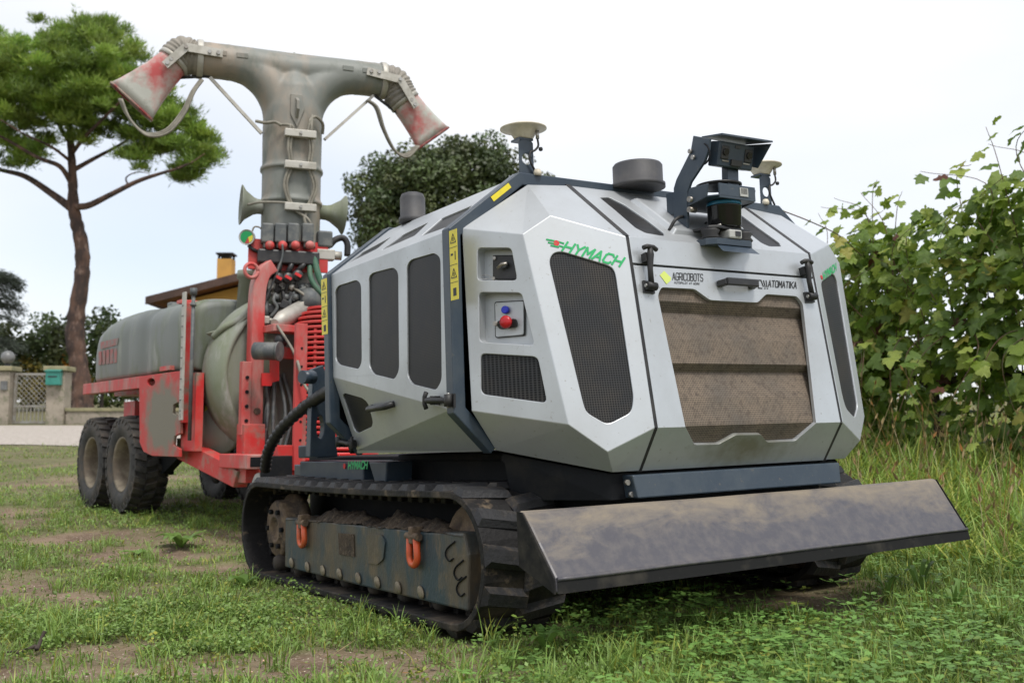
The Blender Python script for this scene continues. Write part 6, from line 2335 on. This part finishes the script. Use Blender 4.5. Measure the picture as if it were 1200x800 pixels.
def vine_leaf(seed, m):
    """lobed leaf, petiole at the origin, blade along +y, folded along the midrib"""
    r_ = random.Random(seed)
    ang = [-2.75, -2.35, -1.95, -1.55, -1.15, -.85, -.5, -.25, 0, .25, .5, .85, 1.15, 1.55, 1.95, 2.35, 2.75]
    rad = [.34, .50, .52, .60, .40, .66, .52, .74, 1.0, .74, .52, .66, .40, .60, .52, .50, .34]
    V_ = [(0, .06, 0), (0, .42, .02)]
    for a, r in zip(ang, rad):
        r2 = r * r_.uniform(.9, 1.1)
        x, y = r2 * math.sin(a) * .92, .30 + r2 * math.cos(a) * .78
        z = -0.22 * abs(x) ** 1.4 + .07 * math.sin(5 * a + seed) - .16 * max(0, y - .55) ** 1.3
        V_.append((x, y, z))
    F_ = []
    for i in range(2, len(V_) - 1):
        F_.append((1, i + 1, i))
    F_ += [(0, 1, 2), (0, len(V_) - 1, 1)]
    o = MB().add(V_, F_, True).build('leaf', m, None, fix=False)
    me = o.data
    bpy.data.objects.remove(o)
    return me


LME = {k_: [vine_leaf(i * 3 + j, LM[k_]) for i in range(3)] for j, k_ in enumerate(LM)}
LVC = {me.name: [tuple(v.co) for v in me.vertices] for l_ in LME.values() for me in l_}
LFC = [tuple(p.vertices) for p in LME['green'][0].polygons]
pick = ['green'] * 18 + ['pale'] * 9 + ['deep'] * 14 + ['yellow'] * 4 + ['red'] * 2
VD = Vector((-.45, .89, 0)).normalized()       # row direction, away from the camera
VN = Vector((-.89, -.45, 0)).normalized()      # side of the row that faces the robot


def vine(pos, label, hmax, ncane, lean, spread=.60, seed=1, nleaf=13, mass=900, half=.75):
    r_ = random.Random(seed)
    b = Vector((pos[0], pos[1], gz(*pos) - .03))
    root = thing('grape_vine', label, 'vine', b, group='vines in the row beside the robot')
    tr_ = [(0, 0, 0), VD * .03 + Vector((0, 0, .25)), VN * .03 + Vector((0, 0, .5)), VD * .05 + Vector((0, 0, .80))]
    limb(tr_, .045, .03, 'trunk', M_VTRUNK, root, 10)
    for s in (-1, 1):
        limb([tr_[-1], VD * .25 * s + Vector((0, 0, .90)), VD * .62 * s + Vector((0, 0, .92))], .028, .016, 'cordon', M_VTRUNK, root, 8)
    cnt = 0
    # the leaf mass inside the canopy, too dense to tell leaf from leaf
    FV, FT = [], []
    for kk in range(mass):
        u = r_.uniform(-half, half)
        zz = .30 + (hmax * .82 - .30) * r_.random() ** .9
        wd_ = .12 + .30 * math.sin(PI * min(1, max(0, (zz - .2) / (hmax * .9)))) 
        p = VD * u + VN * r_.uniform(-1, .85) * wd_ + Vector((0, 0, zz))
        sz = r_.uniform(.085, .135)
        y_ = Vector((r_.uniform(-1, 1), r_.uniform(-1, 1), r_.uniform(-1.2, .1))).normalized()
        nn_ = VN * r_.uniform(.0, 1.0) + Vector((0, 0, r_.uniform(.1, 1.0))) + VD * r_.uniform(-.7, .7)
        z_ = (nn_ - y_ * nn_.dot(y_)).normalized()
        x_ = y_.cross(z_)
        kd = r_.choice(('green', 'green', 'deep', 'deep', 'deep', 'pale'))  # deep leaves weighted here: shade in the canopy gaps put into leaf colour
        me_ = LME[kd][r_.randrange(3)]
        FV.append(([p + (x_ * c[0] + y_ * c[1] + z_ * c[2]) * sz for c in LVC[me_.name]], kd))
    for kd in ('green', 'pale', 'deep'):
        mb_ = MB()
        for vs_, k2 in FV:
            if k2 == kd:
                mb_.add(vs_, LFC, True)
        fo = mb_.build('inner_foliage', LM[kd], root, fix=False)
        fo['kind'] = 'stuff'
    for i in range(ncane):
        u = r_.uniform(-spread, spread)
        st = VD * u + Vector((0, 0, .88))
        top = hmax * r_.uniform(.62, 1.0)
        out_ = r_.uniform(-.28, .55) * lean
        low = i % 5 in (0, 2)
        if low:                                       # a shoot that falls over towards the robot
            pts = [st, st + VN * .22 + Vector((0, 0, .30)) + VD * r_.uniform(-.1, .1), st + VN * r_.uniform(.38, .55) + Vector((0, 0, .12)) + VD * r_.uniform(-.2, .2),
                   st + VN * r_.uniform(.42, .62) + Vector((0, 0, -r_.uniform(.2, .55))) + VD * r_.uniform(-.25, .25)]
        else:
            h_ = top - .88
            pts = [st, st + VN * out_ * .35 + Vector((0, 0, h_ * .45)) + VD * r_.uniform(-.12, .12), st + VN * out_ * .8 + Vector((0, 0, h_ * .85)) + VD * r_.uniform(-.2, .2), st + VN * (out_ + r_.uniform(-.1, .2)) + Vector((0, 0, h_ * r_.uniform(.9, 1.05))) + VD * r_.uniform(-.35, .35)]
        pts = smooth_path(pts, 7)
        MB().tube(pts, .006, 5, radii=list(np.linspace(.0055, .002, len(pts)))).build('cane', M_CANE, root)
        n = nleaf
        for k_ in range(n):
            t = (k_ + r_.random()) / n
            p = pts[min(len(pts) - 1, int(t * (len(pts) - 1)))]
            sz = r_.uniform(.095, .16) * (1.0 if t < .8 else .68)
            side = VD * r_.uniform(-1, 1) + VN * r_.uniform(-.35, 1.0) + Vector((0, 0, r_.uniform(-.35, .25)))
            side.normalize()
            nrm = VN * r_.uniform(.25, 1.0) + Vector((0, 0, r_.uniform(.15, 1.0))) + VD * r_.uniform(-.6, .6)
            y_ = (side + Vector((0, 0, -.55))).normalized()
            z_ = (nrm - y_ * nrm.dot(y_)).normalized()
            x_ = y_.cross(z_)
            M_ = Matrix((x_ * sz, y_ * sz, z_ * sz)).transposed().to_4x4()
            M_.translation = p + side * r_.uniform(.03, .08)
            kind = r_.choice(pick)
            link('leaf', r_.choice(LME[kind]), None, root, M_)
            cnt += 1
    return cnt


nv = [vine((3.62, 6.75), 'tall grape vine whose top shoots stand above the rest of the row', 2.75, 26, 1.0, seed=11, nleaf=11),
      vine((3.14, 7.70), 'grape vine next along the row from the tallest one', 2.6, 26, 1.0, seed=23, nleaf=11),
      vine((2.86, 8.55), 'lower grape vine partly hidden by the robot hull', 2.5, 22, .8, spread=.42, seed=37, nleaf=12, mass=750, half=.44),
      vine((4.10, 5.85), 'grape vine at the near end of the row with dark trunk', 2.4, 16, .8, seed=51, nleaf=11)]
# bare shoot reaching over to the robot
tw = [at_depth(1010, 300, 7.4), at_depth(985, 277, 7.0), at_depth(955, 262, 6.6), at_depth(925, 250, 6.2), at_depth(903, 243, 5.9)]
ts = thing('vine_tendril', 'thin bare vine shoot stretching towards the robot roof', 'shoot', tw[0], group=None)
MB().tube(smooth_path([p - tw[0] for p in tw], 6), .004, 5).build('stem', M_CANE, ts)
for (px, py, dd, kd, sz) in ((985, 276, 7.0, 'yellow', .10), (990, 290, 7.05, 'yellow', .09), (920, 249, 6.2, 'pale', .03), (1002, 300, 7.3, 'green', .1)):
    M_ = (Matrix.Translation(at_depth(px, py, dd) - tw[0]) @ Matrix.Rotation(random.uniform(-2, 2), 4, 'Y') @ Matrix.Rotation(-1.8, 4, 'X') @ Matrix.Scale(sz, 4))
    link('leaf', LME[kd][0], None, ts, M_)
for (px, py, dd) in ((945, 258, 6.5),):
    pass

# ------------------------------------------------------------------ ground cover
RMI3 = np.array(RMI)


def robot_xy(P):
    q = (P - np.array(R_LOC)) @ RMI3.T
    return q[:, 0] / RS, q[:, 1] / RS


def free(P):
    """not under a track or a tyre"""
    x, y = robot_xy(P)
    tr_ = (np.abs(x) > .395) & (np.abs(x) < .64) & (y > TF - .12) & (y < TR_ + .10)
    q = (P - np.array(TO)) @ np.array(TMI).T
    ty = (np.abs(q[:, 0]) > .42) & (np.abs(q[:, 0]) < .70) & (((np.abs(q[:, 1] - 1.33)) < .2) | (np.abs(q[:, 1] - 2.09) < .2))
    return ~(tr_ | ty)


def scatter(n, y0, y1, k=1.0):
    """points in the camera's field, denser near"""
    y = np.exp(rng.uniform(np.log(y0), np.log(y1), n))
    x = rng.uniform(-.56, .56, n) * y + rng.uniform(-.4, .4, n)
    return x, y


gz_v = np.vectorize(gz)
# ground surface incl. its small relief, by interpolation on the ground grid
def gsurf(x, y):
    ix = np.clip(np.searchsorted(gx, x) - 1, 0, len(gx) - 2)
    iy = np.clip(np.searchsorted(gy, y) - 1, 0, len(gy) - 2)
    fx = (x - gx[ix]) / (gx[ix + 1] - gx[ix])
    fy = (y - gy[iy]) / (gy[iy + 1] - gy[iy])
    return (GZ[iy, ix] * (1 - fx) * (1 - fy) + GZ[iy, ix + 1] * fx * (1 - fy) + GZ[iy + 1, ix] * (1 - fx) * fy + GZ[iy + 1, ix + 1] * fx * fy)


def blades(name, label, P, h, wd, lean, tone, m=None, cat='grass'):
    n = len(P)
    az = rng.uniform(0, 2 * PI, n)
    D = np.stack([np.cos(az), np.sin(az), np.zeros(n)], 1)
    # widths face mostly across the lean
    S = np.stack([-np.sin(az), np.cos(az), np.zeros(n)], 1)
    V = []
    for t, ww in ((0, .75), (.38, 1.0), (.74, .7), (1.0, .08)):
        c = P + D * (lean * h * t ** 1.8)[:, None] + np.array([0, 0, 1.0]) * (h * (t - .32 * np.minimum(1.2, lean) * t ** 2.2))[:, None]
        V += [c - S * (wd * ww)[:, None], c + S * (wd * ww)[:, None]]
    V = np.stack(V, 1).reshape(-1, 3)
    b = np.arange(n)[:, None] * 8
    F_ = np.concatenate([b + np.array([[0, 1, 3, 2]]), b + np.array([[2, 3, 5, 4]]), b + np.array([[4, 5, 7, 6]])], 1).reshape(-1, 4)
    o = np_mesh(name, V, F_, m or M_GRASS, np.repeat(tone, 8, axis=0))
    return tag(o, label, cat, kind='stuff')


def tones(n, lo=.7, hi=1.35, yel=.25):
    t = rng.uniform(lo, hi, n)
    y = (rng.random(n) < yel) * rng.uniform(.2, 1.0, n)
    return np.stack([t * (1 + .6 * y), t * (1 + .05 * y), t * (1 - .2 * y)], 1)


# short grass
x, y = scatter(210000, 2.15, 22)
v = veg(x, y)
patch = sn(x, y, 3.7, 9.0) * .6 + sn(x, y, 9.5, 12.0) * .4
keep = rng.random(len(x)) < np.clip(v * (0.35 + 1.0 * patch), .02, 1)
x, y, v, patch = x[keep], y[keep], v[keep], patch[keep]
P = np.stack([x, y, gsurf(x, y) - .004], 1)
ok = free(P)
rx_, ry_ = robot_xy(P)
under = (np.abs(rx_) < .42) & (ry_ > .25) & (ry_ < 1.9)
ok &= ~(under & (rng.random(len(x)) < .75))
P, v, patch, y = P[ok], v[ok], patch[ok], y[ok]
rx_, ry_ = rx_[ok], ry_[ok]
n = len(P)
h = rng.uniform(.022, .075, n) * (.6 + .8 * patch) * (.7 + .4 * v)
tall = rng.random(n) < .02
h = np.where(tall, h * rng.uniform(1.5, 2.3, n), h)
rightside = np.clip((P[:, 0] - 0.9 - .12 * (P[:, 1] - 3)) / 1.2, 0, 1)
h *= (.62 + .95 * rightside)
blades('short_grass', 'short green grass on the patchy ground', P, h, .0011 + .0007 * rng.random(n) + .00022 * y, rng.uniform(.1, 1.1, n), tones(n) * (.62 + .75 * (.6 * sn(P[:, 0], P[:, 1], 2.3, 21.0) + .4 * sn(P[:, 0], P[:, 1], 6.1, 22.0)))[:, None])
# tufts of longer grass
x, y = scatter(520, 2.2, 9.0)
v = veg(x, y)
k_ = rng.random(len(x)) < np.clip(v, .25, 1)
x, y = x[k_], y[k_]
tx = np.repeat(x, 34) + rng.normal(size=len(x) * 34) * .022
ty = np.repeat(y, 34) + rng.normal(size=len(x) * 34) * .022
P = np.stack([tx, ty, gsurf(tx, ty) - .004], 1)
hh = np.repeat(rng.uniform(.05, .14, len(x)), 34)
ok = free(P)
rx_, ry_ = robot_xy(P)
ok &= ~((np.abs(rx_) < .6) & (ry_ > .2) & (ry_ < 1.9))
P, hh = P[ok], hh[ok]
n = len(P)
blades('grass_tufts', 'longer grass tufts standing out of the short grass', P, hh * rng.uniform(.5, 1.1, n), .0016 + .0008 * rng.random(n), rng.uniform(.15, 1.0, n), tones(n, .8, 1.5, .2))
# tall meadow between robot and vines
nt_ = 70000
y = rng.uniform(3.0, 11.5, nt_)
x = rng.uniform(.6, 7.0, nt_)
P = np.stack([x, y, np.zeros(nt_)], 1)
P[:, 2] = gsurf(x, y) - .004
rx_, ry_ = robot_xy(P)
keep = (rx_ > .80 + .10 * sn(x, y, 4, 3)) & (ry_ > -.85 + .9 * np.clip(1.5 - rx_, 0, 1.0)) & (rng.random(nt_) < np.clip((rx_ - .74) * 3.0, .1, 1)) & (x < .57 * y + .35)
P = P[keep]
rx_, ry_ = rx_[keep], ry_[keep]
n = len(P)
h = rng.uniform(.12, .40, n) * np.clip(.50 + .45 * (rx_ - .8) + .20 * ry_, .34, 1.6)
blades('meadow_grass', 'tall yellowing meadow grass between robot and vines', P, h, .0034 + .0026 * rng.random(n), rng.uniform(.2, 1.5, n), tones(n, .85, 1.75, .5))
ns_ = 2200
k_ = rng.choice(n, ns_, replace=False)
Ps = P[k_]
hs2 = h[k_] * rng.uniform(1.15, 1.6, ns_) + .06
az = rng.uniform(0, 2 * PI, ns_)
Dn = np.stack([np.cos(az), np.sin(az), np.zeros(ns_)], 1)
ln = rng.uniform(.1, .5, ns_)
tip = Ps + Dn * (ln * hs2)[:, None] + np.array([0, 0, 1]) * (hs2 * .9)[:, None]
V1, F1 = [], []
base = np.arange(ns_)[:, None]
mid = Ps + Dn * (ln * hs2 * .35)[:, None] + np.array([0, 0, 1]) * (hs2 * .5)[:, None]
S = np.stack([-np.sin(az), np.cos(az), np.zeros(ns_)], 1) * .0012
dirv = unit(tip - mid)
hv = tip + dirv * .055
S2 = np.cross(dirv, Dn) * .008
S3 = unit(np.cross(dirv, S2)) * .008
V = np.stack([Ps - S, Ps + S, mid + S, mid - S, tip + S, tip - S, tip, tip * .6 + hv * .4 + S2, hv, tip * .6 + hv * .4 - S2, tip * .6 + hv * .4 + S3, tip * .6 + hv * .4 - S3], 1).reshape(-1, 3)
b = base * 12
F_ = np.concatenate([b + np.array([[0, 1, 2, 3]]), b + np.array([[3, 2, 4, 5]]), b + np.array([[6, 7, 8, 9]]), b + np.array([[6, 10, 8, 11]])], 1).reshape(-1, 4)
tag(np_mesh('grass_seed_heads', V, F_, M_STRAW, np.repeat(tones(ns_, .6, 1.3, .1), 12, axis=0)), 'straw coloured seed heads over the meadow grass', 'grass', kind='stuff')


# long arching blades among the meadow grass
kk = rng.choice(n, 420, replace=False)
hl = rng.uniform(.38, .75, 420) * np.clip(.5 + .3 * ry_[kk], .45, 1.1)
blades('arching_grass', 'long arching grass blades leaning over the meadow', P[kk], hl, rng.uniform(.004, .0065, 420), rng.uniform(.5, 1.5, 420), tones(420, 1.0, 1.8, .3))


def herb(name, label, P, per, hgt, lsz, spread, m, tone, cat):
    """little upright stems with opposite leaves"""
    n = len(P)
    rep = np.repeat(np.arange(n), per)
    Q_ = P[rep]
    k_ = rng.random(n * per)
    hh_ = np.repeat(hgt, per) * (.25 + .8 * k_)
    C = Q_ + np.stack([rng.normal(size=n * per) * spread, rng.normal(size=n * per) * spread, hh_], 1)
    Nn = rng.normal(size=(n * per, 3)) * .55 + np.array([0, 0, 1.0])
    vv, ff = leaves(C, Nn, np.repeat(lsz, per) * rng.uniform(.7, 1.3, n * per), .7)
    tt = np.repeat(tone[rep] * rng.uniform(.8, 1.25, (n * per, 1)), 4, axis=0)
    return tag(np_mesh(name, vv, ff, m, tt), label, cat, kind='stuff')


# creeping herb mats on the dirt side
x, y = scatter(62000, 2.2, 9.5)
lm = np.zeros(len(x))
wob = .35 * (sn(x, y, 8, 5) - .5) + .25 * (sn(x, y, 21, 6) - .5)
for (cx, cy, rx2, ry2) in LUSH[:5]:
    lm = np.maximum(lm, np.clip((1.15 - np.sqrt(((x - cx) / rx2) ** 2 + ((y - cy) / ry2) ** 2) + wob) / .4, 0, 1))
keep = (rng.random(len(x)) < np.maximum(lm, .22 * veg(x, y))) & (x < .7)
x, y = x[keep], y[keep]
P = np.stack([x, y, gsurf(x, y)], 1)
P = P[free(P)]
n = len(P)
herb('herb_mat', 'creeping small leaved herb matting the earth beside the track', P, 7, rng.uniform(.018, .055, n) * (.5 + 1.0 * sn(P[:, 0], P[:, 1], 13, 3)), rng.uniform(.0045, .0085, n), .012, M_HERB, tones(n, .75, 1.35, .15), 'ground cover')
# clover in front of the blade
x, y = scatter(15000, 2.15, 5.2)
cm = veg(x, y) * np.clip((x + .15) / .5, 0, 1) * np.clip(1.9 * sn(x, y, 4.5, 14.0) * sn(x, y, 9.0, 4.0) + .08, 0, 1)
keep = rng.random(len(x)) < cm
x, y = x[keep], y[keep]
P = np.stack([x, y, gsurf(x, y)], 1)
P = P[free(P)]
n = len(P)
rep = np.repeat(np.arange(n), 3)
a = np.tile(np.array([0, 2.094, 4.189]), n) + np.repeat(rng.uniform(0, 2 * PI, n), 3)
hh_ = np.repeat(rng.uniform(.03, .085, n), 3)
sz = np.repeat(rng.uniform(.008, .0155, n), 3)
D = np.stack([np.cos(a), np.sin(a), rng.uniform(-.1, .35, n * 3)], 1)
D = unit(D)
S = unit(np.cross(D, np.array([0, 0, 1.0])) + rng.normal(size=(3 * n, 3)) * .12)
C0 = P[rep] + np.array([0, 0, 1]) * hh_[:, None] + np.repeat(rng.normal(size=(n, 3)) * np.array([.015, .015, 0]), 3, axis=0)
s_ = sz[:, None]
V = np.stack([C0, C0 + D * s_ * .9 - S * s_ * .62, C0 + D * s_ * 1.75 - S * s_ * .38, C0 + D * s_ * 1.6, C0 + D * s_ * 1.75 + S * s_ * .38, C0 + D * s_ * .9 + S * s_ * .62], 1).reshape(-1, 3)
b = np.arange(3 * n)[:, None] * 6
F_ = np.concatenate([b + np.array([[0, 1, 2, 3]]), b + np.array([[0, 3, 4, 5]])], 1).reshape(-1, 4)
tag(np_mesh('clover', V, F_, M_CLOVER, np.repeat(np.repeat(tones(n, .75, 1.4, .12), 3, axis=0), 6, axis=0)), 'clover carpeting the ground in front of the blade', 'clover', kind='stuff')

# broad-leaved weeds
M_DOCK = leafmat('dock_leaf', (0.150, 0.260, 0.060), .35)


def weed(px, py, label, n, ln, wd, up):
    p = ground_px(px, py)
    p.z = float(gsurf(np.array([p.x]), np.array([p.y]))[0])
    r = thing('broadleaf_weed', label, 'plant', p, group='broad leaved weeds in the grass')
    for i in range(n):
        a = 2 * PI * i / n + random.uniform(-.3, .3)
        L_, W_ = ln * random.uniform(.7, 1.15), wd * random.uniform(.8, 1.15)
        V_, F_ = [], []
        d = Vector((math.cos(a), math.sin(a), 0))
        s = Vector((-math.sin(a), math.cos(a), 0))
        for k_ in range(7):
            t = k_ / 6
            c = d * (L_ * t) + Vector((0, 0, up * L_ * math.sin(t * 2.3) + .004))
            w_ = W_ * math.sin(PI * min(1, t * .93 + .07)) ** .8
            V_ += [c - s * w_ + Vector((0, 0, w_ * .25)), c, c + s * w_ + Vector((0, 0, w_ * .25))]
        for k_ in range(6):
            for j in range(2):
                F_.append((k_ * 3 + j, k_ * 3 + j + 1, k_ * 3 + j + 4, k_ * 3 + j + 3))
        o = MB().add(V_, F_, True).build('leaf', M_DOCK, r, fix=False)
        at = o.data.attributes.new('tone', 'FLOAT_COLOR', 'POINT')
        tn = random.uniform(.75, 1.3)
        at.data.foreach_set('color', [tn * random.uniform(.95, 1.05), tn, tn * .9, 1] * len(V_))


weed(212, 642, 'dark green broad leaved weed on bare earth behind the track', 9, .16, .032, .45)
weed(162, 648, 'flat pale weed rosette on the earth towards the sprayer wheels', 5, .10, .035, .15)
weed(287, 688, 'single pale rounded weed leaf beside the rear of the track', 3, .09, .035, .5)
weed(1078, 700, 'upright light green lance leaved weed in the clover', 7, .09, .010, 1.3)
weed(1040, 705, 'small lance leaved weed in the clover under the blade end', 6, .07, .009, 1.4)
weed(1120, 720, 'lance leaved weed at the edge of the meadow grass', 6, .08, .010, 1.2)
weed(640, 770, 'low weed at the foot of the track in front', 6, .08, .016, .8)

# pebbles and twigs on the bare earth
M_PEB = mat('pebble', (0.42, 0.36, 0.29), rough=0.8, attr='tone', c2=(0.33, 0.27, 0.21), ns=30)
x, y = scatter(11000, 2.15, 9.0)
keep = rng.random(len(x)) < np.clip(1.05 - veg(x, y), .04, 1) ** 2
x, y = x[keep], y[keep]
P = np.stack([x, y, gsurf(x, y)], 1)
P = P[free(P)]
n = len(P)
sz = rng.uniform(.0016, .0055, n) * np.where(rng.random(n) < .06, 1.9, 1)
oct_ = np.array([[1, 0, 0], [0, 1, 0], [-1, 0, 0], [0, -1, 0], [0, 0, .6], [0, 0, -.4]], float)
V = P[:, None, :] + (oct_[None] * rng.uniform(.6, 1.3, (n, 6, 1))) * sz[:, None, None]
F_ = np.array([[0, 1, 4], [1, 2, 4], [2, 3, 4], [3, 0, 4], [1, 0, 5], [2, 1, 5], [3, 2, 5], [0, 3, 5]])
F_ = (np.arange(n)[:, None, None] * 6 + F_[None]).reshape(-1, 3)
# dry stalks and clippings lying on the earth
x, y = scatter(4200, 2.15, 7.5)
keep = rng.random(len(x)) < np.clip(1.1 - veg(x, y), .15, 1)
x2, y2 = x[keep], y[keep]
P2 = np.stack([x2, y2, gsurf(x2, y2) + .003], 1)
P2 = P2[free(P2)]
n2 = len(P2)
D2 = np.stack([rng.normal(size=n2), rng.normal(size=n2), rng.normal(size=n2) * .12], 1)
v2, f2 = needles(P2, D2, rng.uniform(.02, .11, n2), np.full(n2, .0013))
tag(np_mesh('dry_stalks', v2, f2, M_STRAW, np.repeat(tones(n2, .35, 1.2, .1), 4, axis=0)), 'dry stalks and clippings lying on bare earth', 'litter', kind='stuff')
tag(np_mesh('pebbles', V.reshape(-1, 3), F_, M_PEB, np.repeat(tones(n, .5, 1.5, .1), 6, axis=0), n_per=3, smooth=True), 'small pale pebbles strewn on the bare earth', 'pebbles', kind='stuff')
# a dry root by the lower left corner
p = ground_px(32, 768)
rt = thing('dry_root', 'crooked dark dry root lying on wet bare earth', 'root', p)
MB().tube(smooth_path([(-.03, -.01, .01), (.0, 0, .02), (.02, .01, .028), (.03, .0, .02), (.028, .03, .045), (.035, .04, .07)], 5), .006, 7, radii=None).build('stem', M_VTRUNK, rt)
MB().tube(smooth_path([(.0, 0, .018), (-.05, .01, .012), (-.10, -.01, .008)], 5), .0035, 6).build('side_shoot', M_VTRUNK, rt)
